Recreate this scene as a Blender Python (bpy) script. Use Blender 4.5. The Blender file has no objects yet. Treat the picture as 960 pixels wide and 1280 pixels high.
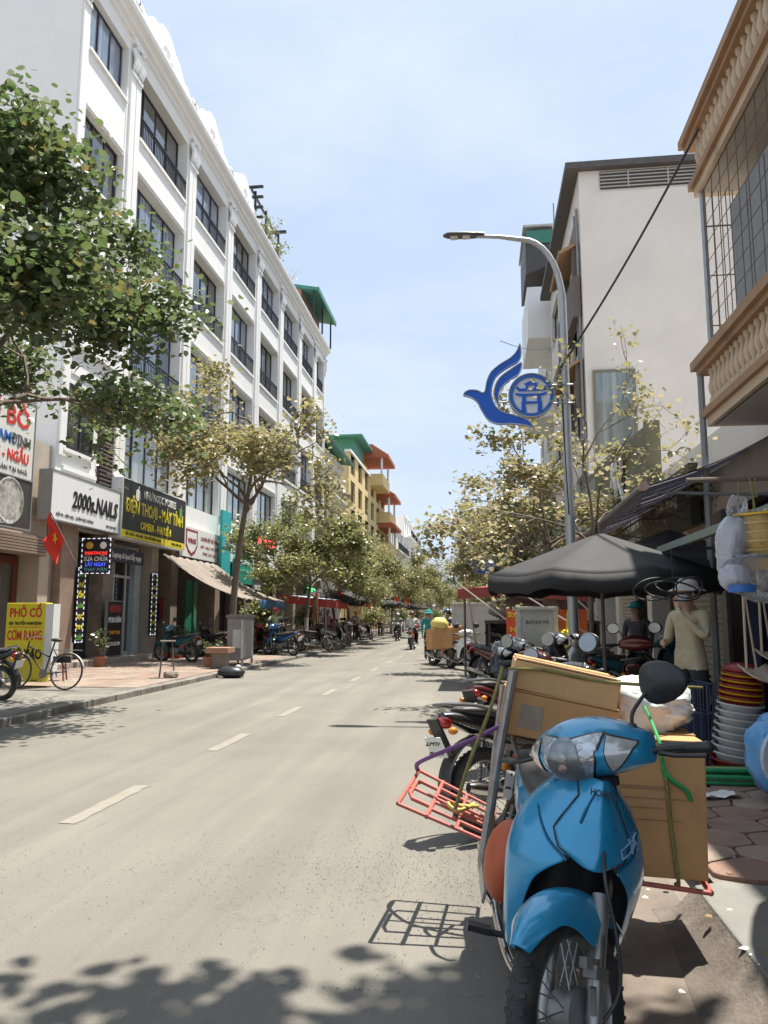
import bpy, bmesh, math, random
from mathutils import Vector, Matrix, Euler, noise
R = math.radians
PI = math.pi
S = bpy.context.scene
C = S.collection

# ---------------------------------------------------------------- camera, sky, sun, exposure
CAM_H = 1.45
cam = bpy.data.cameras.new('camera')
cam.sensor_fit = 'HORIZONTAL'; cam.sensor_width = 36.0; cam.lens = 36.0
cam.clip_start = 0.05; cam.clip_end = 2500.0
cam_o = bpy.data.objects.new('camera', cam); C.objects.link(cam_o)
cam_o.location = (0, 0, CAM_H)
cam_o.rotation_euler = (R(90 + 7.77), 0, R(7.06))
S.camera = cam_o

SUN_EL, SUN_AZ = R(74), math.atan2(0.70, 0.71)     # azimuth measured from +Y towards +X
world = bpy.data.worlds.new('World'); S.world = world; world.use_nodes = True
wt = world.node_tree; wt.nodes.clear()
sky = wt.nodes.new('ShaderNodeTexSky'); sky.sky_type = 'NISHITA'; sky.sun_disc = False
sky.sun_elevation = SUN_EL; sky.sun_rotation = SUN_AZ
sky.air_density = 0.8; sky.dust_density = 2.2; sky.ozone_density = 1.6
hz = wt.nodes.new('ShaderNodeMixRGB'); hz.inputs[0].default_value = 0.8
hz.inputs[2].default_value = (4.55, 5.55, 7.0, 1)     # thin white haze over the blue, even all round
tc = wt.nodes.new('ShaderNodeTexCoord')
mp = wt.nodes.new('ShaderNodeMapping'); mp.inputs['Scale'].default_value = (1.2, 1.2, 3.0)
cn = wt.nodes.new('ShaderNodeTexNoise'); cn.inputs['Scale'].default_value = 1.6
cn.inputs['Detail'].default_value = 7; cn.inputs['Roughness'].default_value = 0.6
cr = wt.nodes.new('ShaderNodeValToRGB')
cr.color_ramp.elements[0].position = 0.42; cr.color_ramp.elements[0].color = (0, 0, 0, 1)
cr.color_ramp.elements[1].position = 0.85; cr.color_ramp.elements[1].color = (.5, .5, .5, 1)
cl = wt.nodes.new('ShaderNodeMixRGB'); cl.inputs[2].default_value = (7.4, 7.6, 8.0, 1)
bg = wt.nodes.new('ShaderNodeBackground'); bg.inputs['Strength'].default_value = 0.071
wo = wt.nodes.new('ShaderNodeOutputWorld')
L = wt.links.new
L(sky.outputs[0], hz.inputs[1]); L(hz.outputs[0], cl.inputs[1])
L(tc.outputs['Generated'], mp.inputs[0]); L(mp.outputs[0], cn.inputs[0])
L(cn.outputs[0], cr.inputs[0]); L(cr.outputs[0], cl.inputs[0])
L(cl.outputs[0], bg.inputs[0]); L(bg.outputs[0], wo.inputs[0])

sun = bpy.data.lights.new('sun', 'SUN'); sun.energy = 4.0; sun.angle = R(0.6); sun.color = (1.0, .955, .875)
sun_o = bpy.data.objects.new('sun', sun); C.objects.link(sun_o)
sdir = Vector((math.sin(SUN_AZ) * math.cos(SUN_EL), math.cos(SUN_AZ) * math.cos(SUN_EL), math.sin(SUN_EL)))
sun_o.rotation_euler = sdir.to_track_quat('Z', 'Y').to_euler()
sun_o.location = sdir * 60

S.view_settings.view_transform = 'Standard'; S.view_settings.look = 'None'
S.view_settings.gamma = 1.0; S.view_settings.use_curve_mapping = False
S.view_settings.exposure = 1.12
S.render.engine = 'CYCLES'
S.cycles.use_denoising = True
S.cycles.max_bounces = 8; S.cycles.transparent_max_bounces = 12
S.cycles.sample_clamp_indirect = 8.0

# ---------------------------------------------------------------- materials
MATS = {}
def pm(name, col, rough=.7, metal=0., var=.12, scale=6., bump=0., bscale=None, col2=None, c2=.5, coat=0., spec=.5,
       sheen=0., dust=0.):
    """principled surface with noise in colour, roughness and relief; col2 mixes in patches"""
    if name in MATS: return MATS[name]
    m = bpy.data.materials.new(name); m.use_nodes = True; MATS[name] = m
    nt = m.node_tree; b = nt.nodes['Principled BSDF']; l = nt.links.new
    tcx = nt.nodes.new('ShaderNodeTexCoord')
    n = nt.nodes.new('ShaderNodeTexNoise'); n.inputs['Scale'].default_value = scale
    n.inputs['Detail'].default_value = 6; n.inputs['Roughness'].default_value = .62
    l(tcx.outputs['Object'], n.inputs['Vector'])
    rp = nt.nodes.new('ShaderNodeValToRGB')
    rp.color_ramp.elements[0].position = .3; rp.color_ramp.elements[1].position = .7
    lo = [max(0, c * (1 - var)) for c in col[:3]] + [1]; hi = [min(1, c * (1 + var)) for c in col[:3]] + [1]
    rp.color_ramp.elements[0].color = lo; rp.color_ramp.elements[1].color = hi
    l(n.outputs[0], rp.inputs[0]); out = rp.outputs[0]
    if col2:
        n2 = nt.nodes.new('ShaderNodeTexNoise'); n2.inputs['Scale'].default_value = scale * .35
        n2.inputs['Detail'].default_value = 8; n2.inputs['Roughness'].default_value = .7
        l(tcx.outputs['Object'], n2.inputs['Vector'])
        r2 = nt.nodes.new('ShaderNodeValToRGB')
        r2.color_ramp.elements[0].position = c2; r2.color_ramp.elements[1].position = min(.98, c2 + .16)
        l(n2.outputs[0], r2.inputs[0])
        mx = nt.nodes.new('ShaderNodeMixRGB'); mx.inputs[2].default_value = (*col2[:3], 1)
        l(r2.outputs[0], mx.inputs[0]); l(out, mx.inputs[1]); out = mx.outputs[0]
    if dust > 0:                                     # dust lying on what faces upwards
        ge = nt.nodes.new('ShaderNodeNewGeometry'); sx = nt.nodes.new('ShaderNodeSeparateXYZ')
        l(ge.outputs['Normal'], sx.inputs[0])
        mr = nt.nodes.new('ShaderNodeMath'); mr.operation = 'MULTIPLY'; mr.use_clamp = True; mr.inputs[1].default_value = dust
        mm = nt.nodes.new('ShaderNodeMath'); mm.operation = 'MULTIPLY'; mm.use_clamp = True
        l(sx.outputs[2], mr.inputs[0]); l(mr.outputs[0], mm.inputs[0]); l(n.outputs[0], mm.inputs[1])
        md = nt.nodes.new('ShaderNodeMixRGB'); md.inputs[2].default_value = (.42, .37, .29, 1)
        l(mm.outputs[0], md.inputs[0]); l(out, md.inputs[1]); out = md.outputs[0]
    l(out, b.inputs['Base Color'])
    b.inputs['Metallic'].default_value = metal
    b.inputs['Specular IOR Level'].default_value = spec
    b.inputs['Coat Weight'].default_value = coat
    b.inputs['Coat Roughness'].default_value = .08
    if sheen: b.inputs['Sheen Weight'].default_value = sheen
    rr = nt.nodes.new('ShaderNodeMapRange')
    rr.inputs[3].default_value = max(.02, rough - .1); rr.inputs[4].default_value = min(1, rough + .1)
    l(n.outputs[0], rr.inputs[0]); l(rr.outputs[0], b.inputs['Roughness'])
    if bump > 0:
        n3 = nt.nodes.new('ShaderNodeTexNoise'); n3.inputs['Scale'].default_value = bscale or scale * 6
        n3.inputs['Detail'].default_value = 5
        l(tcx.outputs['Object'], n3.inputs['Vector'])
        bp = nt.nodes.new('ShaderNodeBump'); bp.inputs['Strength'].default_value = bump; bp.inputs['Distance'].default_value = .02
        l(n3.outputs[0], bp.inputs['Height']); l(bp.outputs[0], b.inputs['Normal'])
    return m

def glass_pane(name, tint=(.10, .14, .19), curtain=(.5, .5, .5), amount=.4):
    """window glass: dark room with pale curtain folds behind a reflecting sheet"""
    if name in MATS: return MATS[name]
    m = bpy.data.materials.new(name); m.use_nodes = True; MATS[name] = m
    nt = m.node_tree; b = nt.nodes['Principled BSDF']; l = nt.links.new
    tcx = nt.nodes.new('ShaderNodeTexCoord'); mpp = nt.nodes.new('ShaderNodeMapping')
    mpp.inputs['Scale'].default_value = (2.2, 2.2, .12)
    n = nt.nodes.new('ShaderNodeTexNoise'); n.inputs['Scale'].default_value = 2.0; n.inputs['Detail'].default_value = 3
    l(tcx.outputs['Object'], mpp.inputs[0]); l(mpp.outputs[0], n.inputs['Vector'])
    rp = nt.nodes.new('ShaderNodeValToRGB')
    rp.color_ramp.elements[0].position = .5 - amount * .1; rp.color_ramp.elements[0].color = (*tint, 1)
    rp.color_ramp.elements[1].position = .72; rp.color_ramp.elements[1].color = tuple(tint[i] * (1 - amount) + curtain[i] * amount for i in range(3)) + (1,)
    l(n.outputs[0], rp.inputs[0]); l(rp.outputs[0], b.inputs['Base Color'])
    b.inputs['Roughness'].default_value = .05; b.inputs['Specular IOR Level'].default_value = 1.0
    b.inputs['Coat Weight'].default_value = 1.0; b.inputs['Coat Roughness'].default_value = .02
    nb = nt.nodes.new('ShaderNodeTexNoise'); nb.inputs['Scale'].default_value = .9
    l(tcx.outputs['Object'], nb.inputs['Vector'])
    bp = nt.nodes.new('ShaderNodeBump'); bp.inputs['Strength'].default_value = .12; bp.inputs['Distance'].default_value = .05
    l(nb.outputs[0], bp.inputs['Height']); l(bp.outputs[0], b.inputs['Normal']); l(bp.outputs[0], b.inputs['Coat Normal'])
    return m

def clear_mat(name, tint=(.95, .97, 1), opacity=.2, rough=.08, bump=0., bscale=20):
    if name in MATS: return MATS[name]
    m = bpy.data.materials.new(name); m.use_nodes = True; MATS[name] = m
    nt = m.node_tree; l = nt.links.new; b = nt.nodes['Principled BSDF']
    b.inputs['Base Color'].default_value = (*tint, 1); b.inputs['Roughness'].default_value = rough
    b.inputs['Specular IOR Level'].default_value = .8
    tr = nt.nodes.new('ShaderNodeBsdfTransparent'); mx = nt.nodes.new('ShaderNodeMixShader')
    fr = nt.nodes.new('ShaderNodeFresnel'); fr.inputs[0].default_value = 1.45
    ad = nt.nodes.new('ShaderNodeMath'); ad.operation = 'ADD'; ad.use_clamp = True; ad.inputs[1].default_value = opacity
    l(fr.outputs[0], ad.inputs[0]); l(ad.outputs[0], mx.inputs[0]); l(tr.outputs[0], mx.inputs[1]); l(b.outputs[0], mx.inputs[2])
    l(mx.outputs[0], nt.nodes['Material Output'].inputs[0])
    if bump:
        tcx = nt.nodes.new('ShaderNodeTexCoord'); n = nt.nodes.new('ShaderNodeTexNoise'); n.inputs['Scale'].default_value = bscale
        bp = nt.nodes.new('ShaderNodeBump'); bp.inputs['Strength'].default_value = bump; bp.inputs['Distance'].default_value = .03
        l(tcx.outputs['Object'], n.inputs[0]); l(n.outputs[0], bp.inputs['Height']); l(bp.outputs[0], b.inputs['Normal']); l(bp.outputs[0], fr.inputs['Normal'])
    return m

def glow(name, col, strength):
    if name in MATS: return MATS[name]
    m = bpy.data.materials.new(name); m.use_nodes = True; MATS[name] = m
    b = m.node_tree.nodes['Principled BSDF']
    b.inputs['Base Color'].default_value = (*col, 1); b.inputs['Emission Color'].default_value = (*col, 1)
    b.inputs['Emission Strength'].default_value = strength; b.inputs['Roughness'].default_value = .4
    return m

def leaf_mat(name, cols, trans=.35, rough=.42):
    m = bpy.data.materials.new(name); m.use_nodes = True; MATS[name] = m
    nt = m.node_tree; l = nt.links.new; b = nt.nodes['Principled BSDF']
    ge = nt.nodes.new('ShaderNodeNewGeometry'); rp = nt.nodes.new('ShaderNodeValToRGB')
    rp.color_ramp.interpolation = 'LINEAR'
    el = rp.color_ramp.elements
    el[0].position = 0; el[0].color = (*cols[0], 1); el[1].position = 1; el[1].color = (*cols[-1], 1)
    for i, c in enumerate(cols[1:-1]):
        e = el.new((i + 1) / (len(cols) - 1)); e.color = (*c, 1)
    l(ge.outputs['Random Per Island'], rp.inputs[0]); l(rp.outputs[0], b.inputs['Base Color'])
    b.inputs['Roughness'].default_value = rough; b.inputs['Specular IOR Level'].default_value = .5
    t = nt.nodes.new('ShaderNodeBsdfTranslucent'); mx = nt.nodes.new('ShaderNodeMixShader'); mx.inputs[0].default_value = trans
    hs = nt.nodes.new('ShaderNodeHueSaturation'); hs.inputs['Value'].default_value = 1.5; hs.inputs['Saturation'].default_value = 1.1
    l(rp.outputs[0], hs.inputs['Color']); l(hs.outputs[0], t.inputs[0])
    l(b.outputs[0], mx.inputs[1]); l(t.outputs[0], mx.inputs[2]); l(mx.outputs[0], nt.nodes['Material Output'].inputs[0])
    return m

# ---------------------------------------------------------------- mesh building
class MB:
    def __init__(self): self.v = []; self.f = []; self.mi = []; self.cur = 0
    def add(self, vs, fs):
        o = len(self.v); self.v += [tuple(p) for p in vs]; self.f += [tuple(i + o for i in f) for f in fs]
        self.mi += [self.cur] * len(fs)
        return self
    def box(self, c, s, rot=None):
        hx, hy, hz_ = s[0] / 2, s[1] / 2, s[2] / 2
        vs = [Vector((x, y, z)) for x in (-hx, hx) for y in (-hy, hy) for z in (-hz_, hz_)]
        if rot is not None:
            m = rot if isinstance(rot, Matrix) else Euler(rot).to_matrix()
            vs = [m @ p for p in vs]
        c = Vector(c)
        return self.add([p + c for p in vs], [(0, 1, 3, 2), (4, 6, 7, 5), (0, 4, 5, 1), (2, 3, 7, 6), (0, 2, 6, 4), (1, 5, 7, 3)])
    def b2(self, p0, p1):
        return self.box([(p0[i] + p1[i]) / 2 for i in range(3)], [abs(p1[i] - p0[i]) for i in range(3)])
    def tube(self, pts, r, n=8, caps=True, closed=False):
        pts = [Vector(p) for p in pts]; k = len(pts)
        rs = r if isinstance(r, (list, tuple)) else [r] * k
        vs, fs = [], []; prev = None
        for i, p in enumerate(pts):
            a = pts[i - 1] if (i > 0 or closed) else p; b = pts[(i + 1) % k] if (i < k - 1 or closed) else p
            t = (b - a); t = t.normalized() if t.length > 1e-9 else Vector((0, 0, 1))
            if prev is None:
                up = Vector((0, 0, 1)) if abs(t.z) < .9 else Vector((1, 0, 0)); nx = t.cross(up).normalized()
            else:
                nx = prev - t * prev.dot(t)
                nx = nx.normalized() if nx.length > 1e-6 else t.orthogonal().normalized()
            prev = nx; ny = t.cross(nx)
            for j in range(n):
                an = 2 * PI * j / n; vs.append(p + (nx * math.cos(an) + ny * math.sin(an)) * rs[i])
        m = k if closed else k - 1
        for i in range(m):
            for j in range(n):
                a = i * n + j; b = i * n + (j + 1) % n; i2 = (i + 1) % k
                fs.append((a, b, i2 * n + (j + 1) % n, i2 * n + j))
        if caps and not closed:
            fs.append(tuple(range(n - 1, -1, -1))); fs.append(tuple((k - 1) * n + j for j in range(n)))
        return self.add(vs, fs)
    def lathe(self, prof, c=(0, 0, 0), axis='Z', n=24, a0=0, a1=2 * PI):
        full = abs(a1 - a0 - 2 * PI) < 1e-6; k = len(prof); vs, fs = [], []; nn = n if full else n + 1
        for i in range(nn):
            a = a0 + (a1 - a0) * i / n; ca, sa = math.cos(a), math.sin(a)
            for r, h in prof:
                p = {'Z': (r * ca, r * sa, h), 'Y': (r * ca, h, r * sa), 'X': (h, r * ca, r * sa)}[axis]
                vs.append((p[0] + c[0], p[1] + c[1], p[2] + c[2]))
        for i in range(n):
            i2 = (i + 1) % nn
            for j in range(k - 1):
                fs.append((i * k + j, i2 * k + j, i2 * k + j + 1, i * k + j + 1))
        return self.add(vs, fs)
    def prism(self, poly, axis, a, b):
        """poly of 2-D points extruded along axis between a and b"""
        n = len(poly)
        def p3(p, t): return {'X': (t, p[0], p[1]), 'Y': (p[0], t, p[1]), 'Z': (p[0], p[1], t)}[axis]
        vs = [p3(p, a) for p in poly] + [p3(p, b) for p in poly]
        fs = [(i, (i + 1) % n, n + (i + 1) % n, n + i) for i in range(n)]
        fs += [tuple(range(n - 1, -1, -1)), tuple(range(n, 2 * n))]
        return self.add(vs, fs)
    def grid(self, rows, close_u=False, close_v=False):
        nr, nc = len(rows), len(rows[0]); vs = [p for r in rows for p in r]; fs = []
        for i in range(nr if close_v else nr - 1):
            for j in range(nc if close_u else nc - 1):
                i2, j2 = (i + 1) % nr, (j + 1) % nc
                fs.append((i * nc + j, i * nc + j2, i2 * nc + j2, i2 * nc + j))
        return self.add(vs, fs)
    def loft(self, rings):
        self.grid(rings, close_u=True); n = len(rings[0]); o = len(self.v) - n * len(rings)
        self.f.append(tuple(o + j for j in range(n - 1, -1, -1))); self.f.append(tuple(o + n * (len(rings) - 1) + j for j in range(n)))
        self.mi += [self.cur] * 2
        return self
    def ball(self, c, r, nu=14, nv=9, fn=None):
        rr = r if isinstance(r, (tuple, list)) else (r, r, r); rings = []
        for i in range(nv + 1):
            t = PI * i / nv; ring = []
            for j in range(nu):
                a = 2 * PI * j / nu; d = Vector((math.sin(t) * math.cos(a), math.sin(t) * math.sin(a), math.cos(t)))
                k = fn(d) if fn else 1.0
                ring.append((c[0] + d.x * rr[0] * k, c[1] + d.y * rr[1] * k, c[2] + d.z * rr[2] * k))
            rings.append(ring)
        return self.grid(rings, close_u=True)
    def mesh(self, name, mats, smooth=None):
        me = bpy.data.meshes.new(name); me.from_pydata(self.v, [], self.f); me.validate(); 
        if not isinstance(mats, (list, tuple)): mats = [mats]
        for m in mats: me.materials.append(m)
        if len(mats) > 1 and len(me.polygons) == len(self.mi): me.polygons.foreach_set('material_index', self.mi)
        bm = bmesh.new(); bm.from_mesh(me); bmesh.ops.recalc_face_normals(bm, faces=bm.faces); bm.to_mesh(me); bm.free()
        if smooth is not None:
            me.polygons.foreach_set('use_smooth', [True] * len(me.polygons)); me.set_sharp_from_angle(angle=R(smooth))
        me.update(); return me
    def build(self, name, mats, parent=None, smooth=None, loc=None, bevel=0, thick=0, sub=0, seg=2):
        return link(name, self.mesh(name, mats, smooth), parent, loc, bevel, thick, sub, seg)

def link(name, me, parent=None, loc=None, bevel=0, thick=0, sub=0, seg=2):
    o = bpy.data.objects.new(name, me); C.objects.link(o)
    if parent is not None: o.parent = parent
    if loc is not None: o.location = loc
    if thick:
        m = o.modifiers.new('thickness', 'SOLIDIFY'); m.thickness = thick; m.offset = -1
    if bevel:
        m = o.modifiers.new('edges', 'BEVEL'); m.width = bevel; m.segments = seg; m.limit_method = 'ANGLE'; m.angle_limit = R(40)
    if sub:
        m = o.modifiers.new('round', 'SUBSURF'); m.levels = sub; m.render_levels = sub
    return o
def tag(o, label=None, cat=None, group=None, kind=None):
    if label: o['label'] = label
    if cat: o['category'] = cat
    if group: o['group'] = group
    if kind: o['kind'] = kind
    return o
def empty(name, loc=(0, 0, 0), rz=0, label=None, cat=None, group=None):
    o = bpy.data.objects.new(name, None); C.objects.link(o); o.empty_display_size = .2
    o.location = loc; o.rotation_euler = (0, 0, rz); tag(o, label, cat, group); return o
def structure(name, mb, mat, **k):
    return tag(mb.build(name, mat, **k), kind='structure')
KIDS = {}
def copy_tree(o, parent=None):
    c = o.copy(); C.objects.link(c)
    if parent is not None: c.parent = parent
    for ch in [x for x in o.children]: copy_tree(ch, c)
    return c
def lerp(a, b, t): return a + (b - a) * t
def vlerp(a, b, t): return Vector(a).lerp(Vector(b), t)
def curve(pts, n=8):
    """Catmull-Rom through the points"""
    P = [Vector(p) for p in pts]; out = []
    for i in range(len(P) - 1):
        p0 = P[max(0, i - 1)]; p1 = P[i]; p2 = P[i + 1]; p3 = P[min(len(P) - 1, i + 2)]
        for k in range(n):
            t = k / n
            out.append(.5 * ((2 * p1) + (p2 - p0) * t + (2 * p0 - 5 * p1 + 4 * p2 - p3) * t * t + (3 * p1 - p0 - 3 * p2 + p3) * t ** 3))
    out.append(P[-1]); return out
def interp(tab, x):
    """piecewise linear table [(x, value or tuple)]"""
    if x <= tab[0][0]: return tab[0][1]
    for (a, va), (b, vb) in zip(tab, tab[1:]):
        if x <= b:
            t = (x - a) / (b - a)
            return tuple(lerp(p, q, t) for p, q in zip(va, vb)) if isinstance(va, tuple) else lerp(va, vb, t)
    return tab[-1][1]

def text(s, size, mat, parent, loc, rot, name='lettering', depth=.004, width=None, bold=0., shear=0., align='CENTER', sx=1.0):
    """flat lettering turned into a mesh, parented to its sign"""
    cu = bpy.data.curves.new('t', 'FONT'); cu.body = s; cu.size = size; cu.align_x = align; cu.align_y = 'CENTER'
    cu.extrude = depth / 2; cu.offset = bold; cu.shear = shear; cu.resolution_u = 2
    o = bpy.data.objects.new('t', cu); C.objects.link(o)
    dg = bpy.context.evaluated_depsgraph_get(); dg.update()
    me = bpy.data.meshes.new_from_object(o.evaluated_get(dg)); bpy.data.objects.remove(o); bpy.data.curves.remove(cu)
    if width and len(me.vertices):
        xs = [v.co.x for v in me.vertices]; w = max(xs) - min(xs)
        k = width / w if w > 0 else 1
        for v in me.vertices: v.co.x *= k
    elif sx != 1.0:
        for v in me.vertices: v.co.x *= sx
    me.materials.clear(); me.materials.append(mat)
    t = bpy.data.objects.new(name, me); C.objects.link(t)
    if parent is not None: t.parent = parent
    t.location = loc; t.rotation_euler = rot; return t
FACE_ROAD_L = (R(90), 0, R(90))      # lettering on a face that looks towards +X (left side of the street)
FACE_CAM = (R(90), 0, 0)             # lettering on a face that looks towards -Y
# ---------------------------------------------------------------- ground, road, pavements
def road_material():
    m = bpy.data.materials.new('road_surface'); m.use_nodes = True; nt = m.node_tree; l = nt.links.new; b = nt.nodes['Principled BSDF']
    t = nt.nodes.new('ShaderNodeTexCoord')
    def nz(s, d=6, r=.6, sc=None):
        n = nt.nodes.new('ShaderNodeTexNoise'); n.inputs['Scale'].default_value = s; n.inputs['Detail'].default_value = d; n.inputs['Roughness'].default_value = r
        if sc:
            q = nt.nodes.new('ShaderNodeMapping'); q.inputs['Scale'].default_value = sc; l(t.outputs['Object'], q.inputs[0]); l(q.outputs[0], n.inputs[0])
        else: l(t.outputs['Object'], n.inputs[0])
        return n.outputs[0]
    def ramp(i, p0, c0, p1, c1):
        r = nt.nodes.new('ShaderNodeValToRGB'); e = r.color_ramp.elements; e[0].position = p0; e[0].color = (*c0, 1); e[1].position = p1; e[1].color = (*c1, 1)
        l(i, r.inputs[0]); return r.outputs[0]
    def mix(f, a, c, mode='MIX'):
        x = nt.nodes.new('ShaderNodeMixRGB'); x.blend_type = mode
        for k, s in ((0, f), (1, a), (2, c)):
            if isinstance(s, (int, float)): x.inputs[k].default_value = s
            elif isinstance(s, tuple): x.inputs[k].default_value = (*s, 1)
            else: l(s, x.inputs[k])
        return x.outputs[0]
    base = ramp(nz(.5, 5), .3, (.182, .167, .140), .7, (.228, .210, .177))
    streak = ramp(nz(1.0, 5, .6, (2.2, .12, 1)), .4, (.86, .86, .86), .65, (1.06, 1.06, 1.06))
    c = mix(1.0, base, streak, 'MULTIPLY')
    c = mix(ramp(nz(90, 3), .5, (0, 0, 0), .72, (.55, .55, .55)), c, (.17, .16, .145))          # dark grit
    c = mix(ramp(nz(140, 2), .6, (0, 0, 0), .72, (.5, .5, .5)), c, (.46, .44, .39))            # pale grit
    c = mix(ramp(nz(.33, 8, .7), .56, (0, 0, 0), .66, (.34, .34, .34)), c, (.15, .14, .125))      # old stains
    v = nt.nodes.new('ShaderNodeTexVoronoi'); v.feature = 'DISTANCE_TO_EDGE'; v.inputs['Scale'].default_value = .38
    wn = nt.nodes.new('ShaderNodeTexNoise'); wn.inputs['Scale'].default_value = 1.7; wn.inputs['Detail'].default_value = 6
    wa = nt.nodes.new('ShaderNodeVectorMath'); wa.operation = 'ADD'
    l(t.outputs['Object'], wn.inputs[0]); l(t.outputs['Object'], wa.inputs[0]); l(wn.outputs['Color'], wa.inputs[1]); l(wa.outputs[0], v.inputs[0])
    crack = ramp(v.outputs[0], .0, (.22, .22, .22), .003, (0, 0, 0))
    c = mix(crack, c, (.10, .095, .085))
    l(c, b.inputs['Base Color']); b.inputs['Roughness'].default_value = .88; b.inputs['Specular IOR Level'].default_value = .3
    n3 = nz(120, 4, .7); bp = nt.nodes.new('ShaderNodeBump'); bp.inputs['Strength'].default_value = .35; bp.inputs['Distance'].default_value = .012
    l(n3, bp.inputs['Height']); l(bp.outputs[0], b.inputs['Normal'])
    return m
ROAD_M = road_material()
CONC = pm('pavement_concrete', (.20, .185, .16), .9, var=.25, scale=3, bump=.3, bscale=60, col2=(.12, .11, .095), c2=.5)
CONC_D = pm('mortar_dirt', (.24, .20, .165), .95, var=.25, scale=5, bump=.4, bscale=70)
KERB_M = pm('kerb_stone', (.235, .215, .185), .9, var=.22, scale=4, bump=.3, bscale=50, col2=(.14, .125, .105), c2=.48)
STONE = [pm('paving_red%d' % i, c, .85, var=.2, scale=5, bump=.3, bscale=45, col2=(.25, .22, .18), c2=.56) for i, c in
         enumerate(((.28, .175, .13), (.30, .195, .15), (.265, .18, .14), (.32, .24, .19)))]
TERRA = [pm('paving_terracotta%d' % i, c, .85, var=.18, scale=4, bump=.25, bscale=40, col2=(.20, .165, .13), c2=.5) for i, c in
         enumerate(((.27, .19, .145), (.29, .215, .165), (.255, .18, .14), (.285, .23, .185)))]
PAINT = pm('road_paint', (.262, .238, .19), .88, var=.12, scale=9, col2=(.27, .25, .21), c2=.46, bump=.2, bscale=90)

structure('ground', MB().add([(-900, -300, -.05), (900, -300, -.05), (900, 1600, -.05), (-900, 1600, -.05)], [(0, 1, 2, 3)]), CONC_D)
structure('road', MB().add([(-6.3, -12, 0), (1.0, -12, 0), (1.0, 420, 0), (-6.3, 420, 0)], [(0, 1, 2, 3)]), ROAD_M)
gut = structure('gutter_strip', MB().add([(.99, -12 + .2 * k, .004) for k in range(361)] + [(.42 + .12 * noise.noise(Vector((k * .11, 3, 0))) + .05 * noise.noise(Vector((k * .7, 5, 0))), -12 + .2 * k, .004) for k in range(361)], [(k, k + 1, 362 + k, 361 + k) for k in range(360)]),
          pm('gutter_earth', (.185, .150, .12), .92, var=.25, scale=3.5, bump=.35, bscale=60, col2=(.215, .185, .15), c2=.5))
for y0 in (5.35, 8.35, 11.3, 14.4, 17.6, 20.9, 24.4, 28, 32, 36.4, 41, 46, 51.5):
    n = 10; rng = random.Random(int(y0 * 10))
    lft = [(-2.99 + rng.uniform(-.012, .012), y0 + 1.25 * i / n + rng.uniform(-.01, .01), .004) for i in range(n + 1)]
    rgt = [(-2.86 + rng.uniform(-.012, .012), y0 + 1.25 * i / n + rng.uniform(-.01, .01), .004) for i in range(n + 1)]
    structure('lane_dash', MB().grid([lft, rgt]), PAINT)

# right-hand pavement: mortar bed with irregular rounded flagstones, a concrete apron by the kerb
RP = structure('pavement_right', MB().add([(1.17, -12, .095), (60, -12, .095), (60, 420, .095), (1.17, 420, .095)], [(0, 1, 2, 3)]), CONC_D)
for i in range(70):
    y0 = -3 + i * 1.0
    if y0 > 60: break
    if y0 < 4.2: continue
    rng = random.Random(i)
    MB().box((1.075, y0 + .49, .045 + rng.uniform(-.006, .006)), (.17 + rng.uniform(-.01, .01), .975, .13), (rng.uniform(-.01, .01), 0, rng.uniform(-.012, .012))
        ).build('kerb_stone', KERB_M, RP, bevel=.012)
def clip(poly, p, n):
    out = []
    for i in range(len(poly)):
        a, b = poly[i], poly[(i + 1) % len(poly)]; da, db = (a - p).dot(n), (b - p).dot(n)
        if da <= 0: out.append(a)
        if da * db < 0: out.append(a + (b - a) * (da / (da - db)))
    return out
def flagstones(x0, x1, y0, y1, s, parent, z, rng, inside=lambda p: True):
    pts = []; j = 0; y = y0
    while y < y1:
        x = x0 + (s / 2 if j % 2 else 0)
        while x < x1:
            pts.append(Vector((x + rng.uniform(-.16, .16) * s, y + rng.uniform(-.16, .16) * s))); x += s
        y += s * .86; j += 1
    for p in pts:
        if not inside(p): continue
        poly = [p + Vector(q) * s for q in ((-1, -1), (1, -1), (1, 1), (-1, 1))]
        for q in pts:
            d = q - p
            if 0 < d.length < s * 2.2 and poly: poly = clip(poly, p + d * .5, d)
        poly = clip(poly, Vector((1.185, 0)), Vector((-1, 0))) if poly else poly
        if len(poly) < 3: continue
        c = sum(poly, Vector((0, 0))) / len(poly)
        for _ in range(1): poly = [v for i in range(len(poly)) for v in (poly[i].lerp(poly[(i + 1) % len(poly)], .12), poly[i].lerp(poly[(i + 1) % len(poly)], .88))]
        poly = [c + (v - c) * (1 - .010 / max(.05, (v - c).length)) for v in poly]
        h = rng.uniform(-.003, .003)
        MB().prism([tuple(v) for v in poly], 'Z', z - .05, z + h).build('paving_stone', rng.choice(STONE), parent, bevel=.004, seg=1)
flagstones(1.25, 3.75, 4.2, 12.5, .36, RP, .122, random.Random(4), lambda p: p.y > 4.55 - .28 * (p.x - 1.2))
ap = MB(); ap.prism([(1.035, -6), (3.9, -6), (3.9, 3.55), (1.95, 4.1), (1.2, 4.28), (1.035, 4.2)], 'Z', .01, .128)
tag(ap.build('apron_slab', pm('apron_concrete', (.22, .215, .195), .92, var=.2, scale=2.2, bump=.35, bscale=70, col2=(.30, .285, .25), c2=.53), RP, bevel=.012), kind=None)

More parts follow.
